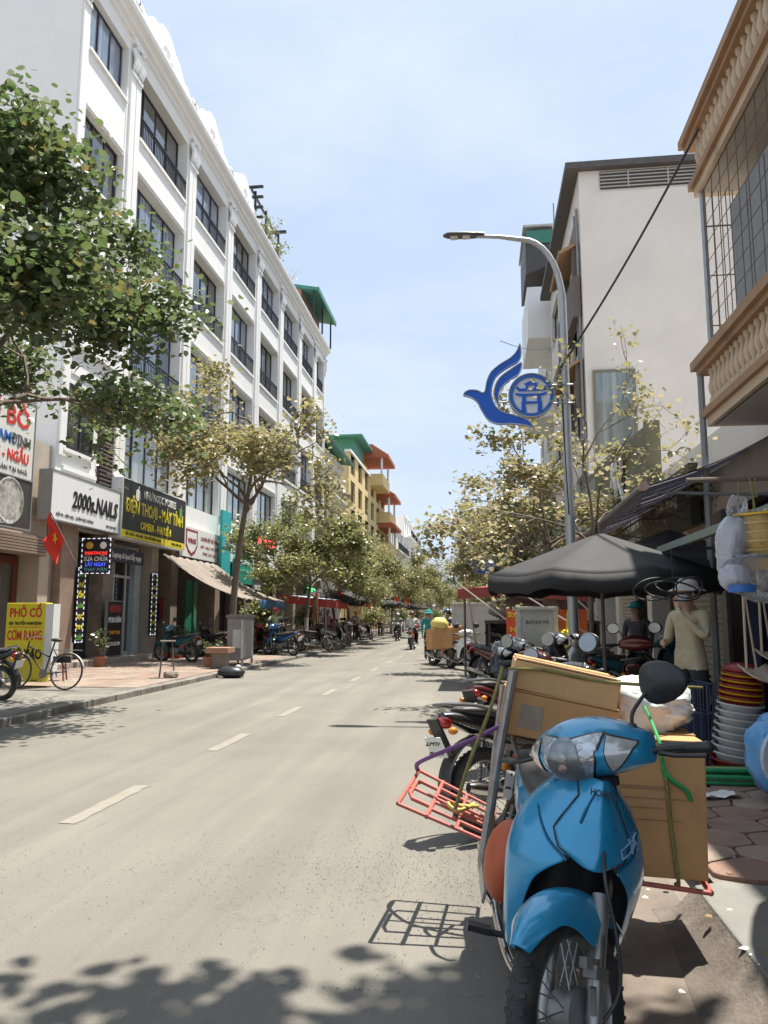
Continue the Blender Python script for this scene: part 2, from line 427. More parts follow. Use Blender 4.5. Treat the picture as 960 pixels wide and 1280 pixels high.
fl_ = [[(.80 + .05 * noise.noise(Vector((k * .21, 9, 0))), -6 + .2 * k, .006), (.95, -6 + .2 * k, .03 + .012 * noise.noise(Vector((k * .33, 2, 0)))), (1.034, -6 + .2 * k, .115 + .01 * noise.noise(Vector((k * .27, 4, 0))))] for k in range(52)]
structure('kerb_fillet', MB().grid(fl_), pm('gutter_dirt', (.135, .11, .09), .95, var=.3, scale=6, bump=.5, bscale=50, col2=(.2, .175, .145), c2=.5), smooth=60)
# left-hand pavement: concrete with a band of terracotta pavers before the shops
LP = structure('pavement_left', MB().add([(-60, -12, .10), (-6.47, -12, .10), (-6.47, 420, .10), (-60, 420, .10)], [(0, 1, 2, 3)]), CONC)
for i in range(60):
    y0 = 7 + i * 1.0; rng = random.Random(i + 99)
    MB().box((-6.385, y0 + .49, .035 + rng.uniform(-.006, .006)), (.17, .975, .14), (0, rng.uniform(-.02, .02), rng.uniform(-.014, .014))).build('kerb_stone', KERB_M, LP, bevel=.014)
rng = random.Random(8)
y = 14.3
while y < 26.5:
    x = -10.6
    while x < -6.9 + .0 * y:
        w = .58; MB().box((x + w / 2, y + .29, .092 + rng.uniform(-.004, .004)), (w - .02, .565, .05), (rng.uniform(-.006, .006), rng.uniform(-.006, .006), 0)
            ).build('paver', rng.choice(TERRA), LP, bevel=.006, seg=1)
        x += w
    y += .585
# low steps in front of the shops
st = MB(); st.b2((-11.3, 18.4, .05), (-10.62, 30, .26)); tag(st.build('shop_step', pm('step_stone', (.36, .30, .25), .85, var=.2, scale=3, col2=(.22, .2, .17), c2=.55), LP, bevel=.012))
tag(MB().b2((-6.9, 9, .06), (-6.47, 14.2, .112)).build('ramp_edge', CONC, LP, bevel=.01))

# grit, dry leaves and scraps lying on the road and along the kerb
def litter(name, n, area, size, mats, label, cat, seed, flat=.3):
    rng = random.Random(seed); mb = MB()
    for i in range(n):
        x, y = area(rng); s = size * rng.uniform(.4, 1.5); k = rng.randint(4, 6); a0 = rng.uniform(0, 6.3)
        z = .004 if x < .97 and x > -6.3 else .125
        base = [(x + s * math.cos(a0 + 2 * PI * j / k) * rng.uniform(.6, 1.2), y + s * math.sin(a0 + 2 * PI * j / k) * rng.uniform(.6, 1.2), z) for j in range(k)]
        top = [(x + (p[0] - x) * .6, y + (p[1] - y) * .6, z + s * flat) for p in base]
        mb.cur = rng.randrange(len(mats)); mb.add(base + top, [(j, (j + 1) % k, k + (j + 1) % k, k + j) for j in range(k)] + [tuple(range(k, 2 * k))])
    return tag(mb.build(name, mats), label, cat, kind='stuff')
G1 = pm('grit_dark', (.15, .138, .118), .9); G2 = pm('grit_pale', (.36, .33, .28), .9); G3 = pm('dry_leaf', (.27, .18, .08), .8); G4 = pm('paper_scrap', (.8, .78, .74), .8)
def band(r):
    y = r.gauss(4.75, .45 if r.random() < .7 else 1.2); x = .25 - abs(r.gauss(0, .8)); return max(x, -5.5), max(3.2, y)
litter('road_grit', 3200, band, .0029, [G1, G1, G1, G2], 'fine grey grit scattered on the road', 'grit', 3, .5)
litter('road_grit', 1600, lambda r: (r.uniform(-3.4, .2), r.gauss(4.6, .5)), .003, [G1, G2], 'fine grit in a strip across the road', 'grit', 5, .5)
litter('fallen_leaves', 130, lambda r: (r.choice((r.gauss(.75, .25), r.uniform(-6.2, -5), r.uniform(1.1, 2.6))), r.uniform(2.6, 16)), .022, [G3, G3, G2], 'dry brown leaves fallen along the kerbs', 'leaves', 6, .15)
litter('paper_scraps', 26, lambda r: (r.uniform(.7, 1.5), r.uniform(2.7, 6)), .016, [G4], 'white scraps of paper along the kerb', 'litter', 9, .2)
# ---------------------------------------------------------------- buildings: common pieces
WHITE = pm('white_render', (.87, .855, .82), .8, var=.03, scale=1.2, bump=.12, bscale=30, col2=(.74, .72, .68), c2=.62)
WHITE_OLD = pm('weathered_white_render', (.68, .655, .61), .88, var=.08, scale=1.0, bump=.2, bscale=25, col2=(.42, .39, .34), c2=.54)
CREAM = pm('cream_render', (.74, .69, .62), .85, var=.06, scale=.6, bump=.15, bscale=30, col2=(.52, .48, .42), c2=.6)
BEIGE = pm('beige_render', (.47, .40, .32), .85, var=.1, scale=2, bump=.15, bscale=30, col2=(.30, .26, .21), c2=.56)
YELLOW = pm('yellow_render', (.72, .55, .27), .85, var=.08, scale=1, col2=(.5, .38, .2), c2=.6)
GREYC = pm('raw_concrete', (.30, .28, .26), .9, var=.15, scale=1.6, bump=.25, bscale=30, col2=(.18, .17, .16), c2=.54)
OCHRE = pm('ochre_trim', (.36, .215, .12), .75, var=.12, scale=4, bump=.1, col2=(.24, .15, .09), c2=.58)
OCHRE_L = pm('pale_ochre_trim', (.60, .46, .32), .8, var=.1, scale=4, col2=(.40, .29, .2), c2=.57)
IRON = pm('black_iron', (.025, .025, .028), .45, .3, var=.2)
FRAME = pm('window_frame_grey', (.055, .058, .065), .4, .3, var=.1)
FRAME_W = pm('window_frame_white', (.62, .62, .6), .5, var=.06)
GL_B = glass_pane('glass_blue', (.13, .19, .28), (.62, .66, .70), .65)
GL_D = glass_pane('glass_dark', (.03, .035, .04), (.25, .23, .2), .35)
GL_G = glass_pane('glass_green', (.13, .165, .155), (.48, .48, .44), .55)
DARK = pm('interior_shade', (.035, .032, .03), .9, var=.3)  # near-black colour stands in for the shade inside shops and stalls
ROOF_T = pm('red_clay_tile', (.42, .13, .065), .8, var=.2, scale=8, col2=(.28, .1, .06), c2=.56)
GREEN_R = pm('green_sheet_roof', (.06, .22, .16), .55, .2, var=.12, scale=2)
STEEL = pm('galvanised_steel', (.42, .43, .44), .45, .7, var=.12, scale=6)
GREYM = pm('grey_painted_metal', (.27, .275, .27), .6, .2, var=.12, scale=5, col2=(.19, .17, .15), c2=.58)
ALU = pm('brushed_aluminium', (.62, .63, .64), .32, .9, var=.06)

def window(par, y0, y1, z0, z1, x=-.3, n=3, frame=FRAME, glass=GL_B, fw=.06, sill=None, trans=None):
    """window set back in its opening: frame with mullions, one pane each"""
    f = MB(); d = .09
    f.b2((x, y0, z0), (x + d, y0 + fw, z1)); f.b2((x, y1 - fw, z0), (x + d, y1, z1))
    f.b2((x + .002, y0 + fw, z0), (x + d - .002, y1 - fw, z0 + fw)); f.b2((x + .002, y0 + fw, z1 - fw), (x + d - .002, y1 - fw, z1))
    w = (y1 - y0 - fw) / n
    for i in range(1, n): f.b2((x + .004, y0 + i * w, z0 + fw), (x + d - .004, y0 + i * w + fw, z1 - fw))
    if trans: f.b2((x + .006, y0 + fw, trans), (x + d - .006, y1 - fw, trans + fw))
    wo_ = f.build('window', frame, par)
    for i in range(n):
        dx = .012 * (i % 2)
        MB().b2((x + .02 + dx, y0 + i * w + fw * .7, z0 + fw * .7), (x + .045 + dx, y0 + (i + 1) * w + fw * .3, z1 - fw * .7)).build('pane', glass, wo_)
    if sill: MB().b2((-.05, y0 - .12, z0 - .1), (.09, y1 + .12, z0 - .01)).build('sill', sill, wo_)
    return wo_
def railing(par, y0, y1, z0, z1, x=.02, step=.13, mat=IRON, ends=0):
    r = MB(); r.b2((x, y0, z1 - .05), (x + .06, y1, z1)); r.b2((x + .01, y0, z0 + .06), (x + .05, y1, z0 + .09)); r.b2((x + .01, y0, z1 - .17), (x + .05, y1, z1 - .145))
    ro = r.build('railing', mat, par); b = MB(); y = y0 + step * .5
    while y < y1:
        b.b2((x + .02, y, z0), (x + .04, y + .02, z1 - .05)); y += step
    tag(b.build('baluster_row', mat, ro), kind='stuff')
    return ro
def profile_bar(par, name, prof, y0, y1, mat):
    return MB().prism(prof, 'Y', y0, y1).build(name, mat, par)

GROUND_W = pm('ground_floor_brown_shade', (.27, .215, .17), .85, var=.2, scale=3, col2=(.17, .14, .115), c2=.54)  # brown of the piers, with the shade band below the signs put into the colour
FL = [5.3, 9.3, 13.3, 17.3]
def gable(w, h, rng):
    """half outline of a scrolled parapet gable, y from 0 to w"""
    half = [(0, .50), (.05, .60), (.10, .58), (.16, .62), (.22, .76), (.28, .80), (.34, .84), (.39, .94), (.45, .99), (.5, 1.0)]
    pts = curve([(a, b, 0) for a, b in half], 3)
    L_ = [(p.x * w, p.y * h) for p in pts]
    return [(0, 0)] + L_ + [(w - a, b) for a, b in reversed(L_[:-1])] + [(w, 0)]
def terrace(y0, y1, label, bal=True, par_kind='gable', gl=(GL_B, GL_B, GL_B, GL_B), wall=WHITE, drops=(), plain=False, deep=9):
    w = y1 - y0; h = empty('terrace_house', (-11, y0, 0), 0, label, 'house', 'white terrace houses in one row')
    wl = MB(); e = .5
    wl.b2((-deep, .003, 4.3), (-.5, w - .003, 20.5))                                        # solid body behind the front
    wl.b2((-.5, .002, 3.9), (0, e, 20.3)); wl.b2((-.5, w - e, 3.9), (0, w - .002, 20.3))    # piers
    wl.b2((-.499, e, 3.9), (-.02, w - e, FL[0] + .35))
    hd = [FL[1] - 1.35, FL[2] - 1.3, FL[3] - 1.3, 19.75]
    for i in range(4):
        top = FL[i + 1] - (0 if bal else -.65) if i < 3 else 20.3
        wl.b2((-.498, e, hd[i]), (-.02, w - e, top))
    if not bal:
        for i in range(4):
            z0 = FL[i] + .6; wl.b2((-.497, e, FL[i]), (-.025, w - e, z0))
    wl.build('wall', wall, h)
    gw = MB(); gw.b2((-deep, .004, 0), (-deep + .3, w - .004, 4.3)); gw.b2((-deep, .005, 0), (-.1, .3, 3.9)); gw.b2((-deep, w - .3, 0), (-.1, w - .005, 3.9)); gw.build('ground_floor_wall', GROUND_W, h)
    tr = MB()
    for yy in (.02, w - .36):                                                               # pilaster faces, bases and capitals
        tr.b2((0, yy, 5.7), (.07, yy + .34, 18.95)); 
        tr.b2((0, yy - .015, 18.95), (.12, yy + .355, 19.1)); tr.b2((0, yy - .02, 20.05), (.15, yy + .36, 20.28))
    tr.build('pilaster', wall, h, bevel=.012)
    for yy in (.19, w - .19):
        cp = MB()
        for k in range(3): cp.tube([(.10, yy + (k - 1) * .1, 19.15), (.17, yy + (k - 1) * .12, 19.5), (.10, yy + (k - 1) * .15, 19.85)], [.05, .06, .07], 6)
        cp.ball((.17, yy, 19.95), .1, 8, 5); cp.build('capital', wall, h, smooth=50)
    profile_bar(h, 'cornice', [(0, 20.28), (.08, 20.28), (.10, 20.36), (.22, 20.42), (.25, 20.52), (.42, 20.60), (.46, 20.74), (.46, 20.82), (0, 20.88)], .0, w, wall)
    tr2 = None
    for i in range(1, 4):
        z = FL[i]; MB().b2((-.015, e + .05, z - 1.22), (.02, w - e - .05, z - 1.14)).build('string_course', wall, h)
        if not bal: MB().b2((-.02, e, z + .5), (.06, w - e, z + .6)).build('string_course', wall, h)
        else: MB().b2((-.02, e, z - .12), (.05, w - e, z - .004)).build('string_course', wall, h)
    if par_kind == 'gable':
        g = MB(); g.prism([(y, 20.9 + z) for y, z in gable(w - .5, 2.0, None)], 'X', -.32, -.08)
        for v in range(len(g.v)): g.v[v] = (g.v[v][0], g.v[v][1] + .25, g.v[v][2])
        go = g.build('parapet', wall, h)
        sc = MB(); mid = w / 2
        for s in (-1, 1):
            pts = [(-.05, mid + s * (.28 + .22 * t * math.cos(t * 7)), 21.75 + .22 * t * math.sin(t * 7)) for t in [i / 14 for i in range(15)]]
            sc.tube(pts, .05, 5); sc.tube([(-.05, mid + s * 1.7, 21.15), (-.05, mid + s * 1.2, 21.35), (-.05, mid + s * .75, 21.3), (-.05, mid + s * .5, 21.6)], .05, 5)
        sc.ball((-.06, mid, 22.1), (.09, .25, .32), 8, 6); sc.build('scroll_ornament', wall, go, smooth=50)
        for yy in (.0, w - .28): pl = MB(); pl.b2((-.36, yy, 20.86), (.02, yy + .28, 21.75)); pl.b2((-.4, yy - .03, 21.75), (.06, yy + .31, 21.86)); pl.build('parapet_pier', wall, h)
    else:
        pp = MB(); pp.b2((-.32, 0, 20.86), (-.08, w, 21.25)); pp.build('parapet', wall, h)
        railing(h, .1, w - .1, 21.25, 22.0, -.25)
    for i in range(4):
        z0 = FL[i] + (.36 if i == 0 else 0); z1 = hd[i]
        if bal:
            if i == 0: window(h, e, w - e, z0, z1, -.35, 4, FRAME, gl[0])
            else:
                window(h, e, w - e, z0 + .01, z1, -.48, 4, FRAME, gl[i], trans=None); railing(h, e, w - e, z0 + .01, z0 + .82, -.06)
        elif i > 0:
            window(h, e + .05, w - e - .05, FL[i] + .6, z1, -.3, 3, FRAME, gl[i])
    for dz in drops:                                                                        # rain pipes
        MB().tube([(.1, dz, 20.2), (.1, dz, 4.2)], .04, 6).build('rain_pipe', FRAME_W, h)
    return h

YB = [18.6, 22.0, 27.1, 31.8, 36.4, 41.0, 45.6, 50.0, 53.4]
GLX = (GL_G, GL_B, GL_B, GL_D)
LBL = ['white end house of the terrace with plain grey framed windows and a tall louvre',
       'white five storey terrace house above the black and yellow phone shop sign',
       'white terrace house above the shield banner with black balcony railings',
       'white terrace house above the teal hanging banners',
       'white terrace house above the red lit sign with roof plants',
       'white terrace house with a steel frame and shrubs on its roof',
       'white terrace house whose roof edge has a plain black railing',
       'white terrace house beside the last one of the row, plain parapet', 'last white terrace house of the row, under the green sheet roof']
rng = random.Random(2)
TH = []
for i in range(8):
    t = terrace(YB[i], YB[i + 1], LBL[i] if i < 7 else LBL[8], bal=(i > 0), par_kind='gable' if i < 5 and i != 4 else 'rail',
                gl=GLX if i in (1, 3) else (GL_G, GL_B, GL_D, GL_B), wall=WHITE)
    TH.append(t)
# the end house: small first floor window, tall louvre beside it, ledges
h0 = TH[0]
MB().b2((-.485, .42, 5.3), (-.012, 3.4 - .42, 8.3)).build('wall_panel', WHITE, h0)
window(h0, .35, 1.75, 5.95, 7.75, -.01, 2, FRAME, GL_D, sill=WHITE, trans=7.3)
lv = MB(); lv.b2((-.01, 2.2, 5.1), (.04, 3.16, 8.45)); lo = lv.build('louvre', pm('louvre_brown', (.055, .042, .038), .6, var=.15), h0)
for k in range(26):
    MB().box((.062, 2.68, 5.2 + k * .125), (.05, .9, .02), (0, R(-32), 0)).build('slat', pm('louvre_slat', (.16, .12, .105), .55, var=.1), lo)
MB().b2((-.01, .3, 8.9), (.08, 3.1, 9.05)).build('ledge', WHITE, h0)
MB().b2((-.01, .3, 5.35), (.06, 2.1, 5.46)).build('ledge', WHITE, h0)

# roof things on the terrace
def shrub(name, loc, r, h, label, mat, n=260, seed=1, leaf=.12, thin=False):
    rg = random.Random(seed); o = empty(name, loc, 0, label, 'plant'); st_ = MB(); fo = MB()
    for k in range(9):
        a = rg.uniform(0, 6.28); q = rg.uniform(.3, 1) * r; tip = Vector((q * math.cos(a), q * math.sin(a), h * rg.uniform(.6, 1)))
        st_.tube([(0, 0, 0), (tip.x * .3, tip.y * .3, tip.z * .55), tip], [.02, .014, .005], 4)
        for j in range(n // 9):
            t = rg.uniform(.35, 1.05); p = Vector((tip.x * t * t, tip.y * t * t, tip.z * t)) + Vector((rg.gauss(0, 1), rg.gauss(0, 1), rg.gauss(0, 1))) * r * .16
            s = leaf * rg.uniform(.6, 1.3); d = Vector((rg.gauss(0, 1), rg.gauss(0, 1), rg.gauss(0, .7))).normalized(); u = d.orthogonal().normalized()
            fo.add([p, p + d * s * .5 + u * s * .28, p + d * s, p + d * s * .5 - u * s * .28], [(0, 1, 2, 3)])
    st_.build('stem', BARK, o); tag(fo.build('foliage', mat, o), kind='stuff'); return o
BARK = pm('bark_grey', (.19, .155, .12), .9, var=.25, scale=9, bump=.5, bscale=30)
LEAF_N = leaf_mat('leaf_green', [(.06, .095, .032), (.095, .14, .055), (.08, .12, .045), (.14, .17, .085), (.11, .14, .06), (.10, .14, .05), (.20, .21, .14), (.09, .13, .045), (.19, .15, .06)], .42, .27)
LEAF_F = leaf_mat('leaf_dusty', [(.17, .17, .075), (.25, .235, .115), (.33, .285, .155), (.20, .205, .085), (.38, .32, .19), (.27, .235, .125)], .42, .36)
LEAF_M = leaf_mat('leaf_olive', [(.12, .145, .05), (.18, .19, .08), (.25, .23, .105), (.15, .18, .065), (.30, .26, .14)], .42, .34)
def roof_frame(y, x=-11.2, z=20.9):
    o = empty('roof_frame', (x, y, z), 0, 'dark steel pergola frame standing on the white terrace roof at %d metres' % int(y), 'frame')
    return o
rf = empty('roof_pergola', (-11.3, 36.3, 20.85), 0, 'dark steel pergola frame on the white terrace roof', 'pergola')
m = MB()
for yy in (0, 2.0, 4.6): m.b2((0, yy, 0), (.1, yy + .1, 2.6)); m.b2((-1.6, yy, 0), (-1.5, yy + .1, 2.6))
m.build('post', IRON, rf)
for k in range(4): MB().b2((-1.9, -.35 + k * .02, 2.6 - k * .55), (.55, -.2 + k * .02, 2.7 - k * .55)).build('beam', IRON, rf)
MB().b2((-1.9, 4.4, 2.6), (.55, 4.6, 2.72)).build('beam', IRON, rf); MB().b2((-.1, -.3, 2.45), (.0, 4.6, 2.55)).build('beam', IRON, rf)
for k, (yy, hh) in enumerate(((37.2, 1.9), (38.4, 2.2), (39.6, 1.7))):
    shrub('roof_shrub', (-11.3, yy, 20.9), 1.0, hh, ('leafy shrub at the near end of the pergola on the terrace roof', 'tallest leafy shrub in the middle of the pergola on the terrace roof', 'leafy shrub at the far end of the pergola on the terrace roof')[k], LEAF_M, 500, k, .17)
shrub('roof_shrub', (-11.2, 43.3, 20.9), .8, 1.5, 'sparse twiggy shrub on the terrace roof past the pergola', LEAF_F, 160, 7, .13)
gr = empty('green_roof', (-11, 47.2, 21.2), 0, 'green sheet metal roof shelter on top of the last terrace house', 'roof')
m = MB(); m.prism([(.75, 1.55), (.8, 1.75), (-4, 2.7), (-4, 2.5)], 'Y', 0, 6.2); m.build('roof_sheet', GREEN_R, gr)
m = MB()
for k in range(22): m.tube([(.78, .1 + k * .28, 1.76), (-3.9, .1 + k * .28, 2.7)], .025, 4)
tag(m.build('roof_rib', GREEN_R, gr), kind='stuff')
MB().b2((.76, -.05, 1.45), (.84, 6.25, 1.78)).build('fascia', GREEN_R, gr)
m = MB()
for yy in (.1, 3, 6): m.b2((.4, yy, -.3), (.5, yy + .1, 1.6))
m.build('post', IRON, gr); MB().b2((-3, .2, -.3), (-.4, 6, 1.9)).build('room', pm('brick_room', (.28, .16, .12), .9, var=.2, scale=9), gr)

# the low neighbour on the near side
nb = empty('low_house', (-11.1, 8.5, 0), 0, 'low beige shop house under the noodle sign, beside the white terrace', 'house')
m = MB(); m.b2((-9, 0, 3.4), (0, 10.05, 5.9)); m.b2((-9, 0, 0), (-4, 10.04, 3.4)); m.b2((-.5, 9.6, 0), (.12, 10.05, 3.4)); m.b2((-.5, 5.2, 0), (.1, 5.7, 3.4)); m.b2((-9, 0, 0), (-.01, .4, 3.4))
m.build('wall', BEIGE, nb)
bx_ = MB().b2((-.1, 5.72, 2.95), (.3, 9.58, 3.42)).build('shutter_box', pm('shutter_brown', (.22, .165, .125), .6, var=.12), nb)
for k in range(6): MB().b2((.3, 5.75, 2.98 + k * .07), (.325, 9.55, 3.03 + k * .07)).build('slat', pm('shutter_slat', (.27, .205, .155), .55, var=.1), bx_)
window(nb, 5.8, 7.9, .12, 2.95, -.3, 2, FRAME_W, GL_D, .09, trans=2.2); window(nb, 7.95, 9.55, .12, 2.95, -.5, 2, pm('door_maroon', (.12, .03, .025), .5), GL_D, .2)

# ---- shop fronts under the terrace
PILL = pm('pillar_brown_stone', (.30, .215, .16), .7, var=.18, scale=5, col2=(.2, .15, .12), c2=.55)
def shopfront(par, y0, y1, glass, frame, n, x=-.6, z1=3.75, base=.25):
    return window(par, y0, y1, base, z1, x, n, frame, glass, .08, trans=2.7)
MB().b2((-.3, .35, .12), (.12, 1.05, 3.95)).build('pillar', PILL, TH[0], bevel=.015)
shopfront(TH[0], 1.75, 3.25, GL_D, FRAME, 2); MB().b2((-.7, 1.05, .12), (-.2, 1.75, 3.95)).build('pillar', BEIGE, TH[0])
shopfront(TH[1], .35, 2.9, GL_D, FRAME_W, 3); MB().b2((-.55, 2.35, .25), (-.35, 2.8, 3.2)).build('door_panel', pm('pale_blue_panel', (.42, .5, .52), .5), TH[1])
MB().b2((-.5, 2.95, .12), (-.05, 3.5, 3.95)).build('pillar', BEIGE, TH[1])
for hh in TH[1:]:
    MB().b2((-5, .3, .1), (-4.8, 4.3, 3.9)).build('shade_backdrop', DARK, hh)
for hh in TH[3:]:
    shopfront(hh, .4, 4.0, GL_D, FRAME, 3, -1.2)
# ---------------------------------------------------------------- signs on the left
BLACK_P = pm('sign_black', (.022, .02, .019), .45, var=.15, scale=3); YEL = pm('sign_yellow', (.78, .66, .04), .5, var=.06); WHT = pm('sign_white', (.80, .80, .79), .5, var=.03)
RED = pm('sign_red', (.62, .05, .035), .5, var=.06); BLU = pm('sign_blue', (.03, .13, .40), .5, var=.06); INK = pm('ink_black', (.012, .012, .012), .6); INKG = pm('ink_grey', (.12, .12, .12), .6)
APPLE_G = pm('sign_green', (.16, .38, .08), .5); LETW = pm('letter_white', (.82, .82, .80), .5, var=.02); MAROON = pm('sign_maroon', (.28, .035, .04), .5, var=.1)
TEAL = pm('banner_teal', (.03, .40, .42), .55, var=.08, col2=(.05, .3, .3), c2=.6); GRN = pm('banner_green', (.02, .25, .17), .55, var=.1)
def board(name, loc, size, mat, label, frame=None, cat='sign', rim=.03):
    """box sign on the left facades; loc is its lower near corner, size = (depth x, length y, height z)"""
    o = empty(name, loc, 0, label, cat)
    MB().b2((0, 0, 0), size).build('panel', mat, o, bevel=.008)
    if frame:
        f = MB(); d, w, h = size
        f.b2((-.01, -rim, -rim), (d + .015, 0, h + rim)); f.b2((-.01, w, -rim), (d + .015, w + rim, h + rim)); f.b2((-.008, 0, -rim), (d + .013, w, 0)); f.b2((-.008, 0, h), (d + .013, w, h + rim))
        f.build('frame', frame, o)
    return o
def word(o, s, y, z, size, mat, width=None, bold=0., x=None, shear=0., depth=.012):
    return text(s, size, mat, o, ((x if x is not None else .0), y, z), FACE_ROAD_L, width=width, bold=bold, shear=shear, depth=depth)
s1 = board('nail_shop_sign', (-10.95, 17.85, 3.9), (.34, 3.68, 1.22), WHT, 'white box sign with black 2000s.NAILS lettering', GREYM)
word(s1, '2000s.NAILS', 2.25, .60, .62, INK, 2.55, .014, .345, .15, .03); word(s1, 'NỐI MI - SƠN GEL - CHĂM SÓC MÓNG', 1.2, .14, .11, INKG, 1.9, 0, .345); word(s1, '0912 200 022', 3.2, .12, .1, INKG, .6, 0, .345)
s2 = board('phone_shop_sign', (-10.93, 21.62, 3.82), (.36, 4.95, 1.78), BLACK_P, 'black sign with yellow lettering over the phone shop', LETW, rim=.025)
MB().b2((.362, .02, .02), (.372, 4.93, .24)).build('strip', YEL, s2)
word(s2, 'NHƯ NGỌC MOBILE', 2.75, 1.48, .34, LETW, 2.6, .008, .364); word(s2, 'ĐIỆN THOẠI - MÁY TÍNH', 2.5, .98, .56, YEL, 4.5, .012, .364)
word(s2, 'CAMERA - PHỤ KIỆN', 2.5, .47, .34, YEL, 2.4, .008, .364); word(s2, 'SỬA CHỮA - MUA BÁN - TRAO ĐỔI ĐIỆN THOẠI', 1.55, .13, .13, INK, 2.6, 0, .374); word(s2, '0968 688 686', 4.2, .13, .13, INK, .9, 0, .374)
def fruit(par, y, z, s, mat, x=.366):
    m = MB(); pts = []
    for k in range(28):
        a = 2 * PI * k / 28; r = 1 - .16 * abs(math.sin(a / 1.0 - PI / 2)) ** 8 * (1 if math.sin(a) > 0 else .5)
        py, pz = r * math.cos(a) * .92, r * math.sin(a)
        d = math.hypot(py - 1.12, pz - .12)
        if d < .42: py -= (.42 - d)
        pts.append((y + py * s, z + pz * s))
    m.prism(pts, 'X', x, x + .01); lf = [(y + .02 * s, z + 1.02 * s), (y + .1 * s, z + 1.35 * s), (y + .42 * s, z + 1.55 * s), (y + .36 * s, z + 1.2 * s)]
    m.prism(lf, 'X', x, x + .01); return m.build('emblem', mat, par)
fruit(s2, 1.02, 1.40, .19, LETW); fruit(s2, 4.5, 1.3, .17, APPLE_G)
s3 = board('shield_banner', (-10.85, 26.85, 3.65), (.12, 4.1, 1.15), WHT, 'white banner with a dark red shield emblem under the balcony', None)
m = MB(); m.prism([(.25, 1.05), (.25, .45), (.5, .2), (.85, .06), (1.2, .2), (1.45, .45), (1.45, 1.05)], 'X', .121, .128); m.build('shield', MAROON, s3)
m = MB(); m.prism([(.35, .96), (.35, .5), (.56, .29), (.85, .17), (1.14, .29), (1.35, .5), (1.35, .96)], 'X', .129, .132); m.build('shield_field', WHT, s3)
word(s3, 'WINGS', .85, .62, .26, MAROON, .85, .01, .134); word(s3, 'CHUYÊN ĐỒ THỂ THAO', 2.8, .8, .2, MAROON, 2.0, .004, .122); word(s3, 'GIÀY - BALO - PHỤ KIỆN', 2.8, .5, .16, MAROON, 2.0, 0, .122); word(s3, '0983 363 262', 2.8, .24, .16, MAROON, 1.5, 0, .122)
s4 = board('noodle_shop_sign', (-10.45, 13.2, 4.55), (.22, 3.15, 1.78), pm('sign_cream', (.72, .72, .66), .5, var=.04), 'cream noodle shop box sign lettered BÒ NAM ĐỊNH', GREYM)
word(s4, 'PHỞ BÒ', 1.75, 1.33, .62, RED, 2.4, .016, .225); word(s4, 'NAM', 1.9, .82, .32, BLU, .75, .01, .225); word(s4, 'ĐỊNH', 2.66, .82, .32, INKG, .72, .01, .225)
word(s4, 'CƠM RANG - NGẦU', 1.7, .44, .34, RED, 2.55, .01, .225); word(s4, 'ĐT: 0988.610.331 - BÁN TẠI NHÀ', 1.7, .14, .15, INKG, 2.5, .0, .225)
s5 = board('food_photo_panel', (-10.42, 13.25, 3.42), (.2, 3.1, 1.1), pm('panel_dark', (.06, .058, .055), .4), 'dark panel with a round bowl photograph under the noodle sign', GREYM)
m = MB(); m.lathe([(0, 0), (.43, .0), (.5, .012), (.53, .004)], (.204, 2.3, .56), 'X', 28); m.build('bowl_picture', pm('bowl_print', (.42, .41, .37), .6, var=.5, scale=9, col2=(.16, .13, .1), c2=.5), s5)
word(s5, 'MỜI KHÁCH VÀO QUÁN', 1.5, .07, .1, LETW, 1.6, 0, .204)
# hanging lit sign, LED strips beside the shop door
ld = empty('hanging_led_sign', (-10.45, 20.0, 2.62), 0, 'small black LED sign with dashed white border hanging by the nail shop', 'sign')
MB().b2((-.42, -.05, 0), (.42, .05, .98)).build('panel', BLACK_P, ld)
def dashes(par, x0, x1, z0, z1, y, face='cam', mat=None):
    m = MB(); st_ = .15
    def dash(a, b):
        if face == 'cam': m.b2((a[0], y - .012, a[1]), (b[0], y, b[1]))
        else: m.b2((y, a[0], a[1]), (y + .012, b[0], b[1]))
    k = x0
    while k < x1 - .04: dash((k, z0), (min(k + .08, x1), z0 + .022)); dash((k, z1 - .022), (min(k + .08, x1), z1)); k += st_
    k = z0
    while k < z1 - .04: dash((x0, k), (x0 + .022, min(k + .08, z1))); dash((x1 - .022, k), (x1, min(k + .08, z1))); k += st_
    return m.build('led_border', mat or glow('led_white', (.8, .85, 1), .35), par)
dashes(ld, -.42, .42, 0, .98, -.05); text('SMARTPHONE', .13, glow('led_red', (.8, .04, .03), .8), ld, (0, -.056, .56), FACE_CAM, width=.66)
text('SỬA CHỮA', .17, LETW, ld, (0, -.056, .40), FACE_CAM, width=.70, bold=.004); text('LẤY NGAY', .15, glow('led_blue', (.06, .1, .8), .8), ld, (0, -.056, .25), FACE_CAM, width=.6); text('THAY MÀN', .14, pm('led_cyan', (.2, .6, .65), .5), ld, (0, -.056, .11), FACE_CAM, width=.68)
MB().ball((-.2, -.055, .78), (.11, .012, .1), 12, 6).build('emblem', pm('emblem_gold', (.7, .4, .05), .4), ld); MB().ball((.2, -.055, .78), (.1, .012, .1), 12, 6).build('emblem', LETW, ld)
MB().tube([(-.42, 0, .9), (-.6, 0, .9)], .02, 6).build('bracket', GREYM, ld)
def led_strip(loc, lab, words):
    o = empty('led_strip_sign', loc, 0, lab, 'sign'); MB().b2((-.02, -.2, 0), (.06, .2, 2.05)).build('panel', BLACK_P, o); dashes(o, -.2, .2, 0, 2.05, .06, 'road')
    for k, w in enumerate(words): word(o, w, 0, 1.86 - k * .29, .16, YEL if k % 3 else APPLE_G, .3, .006, .064)
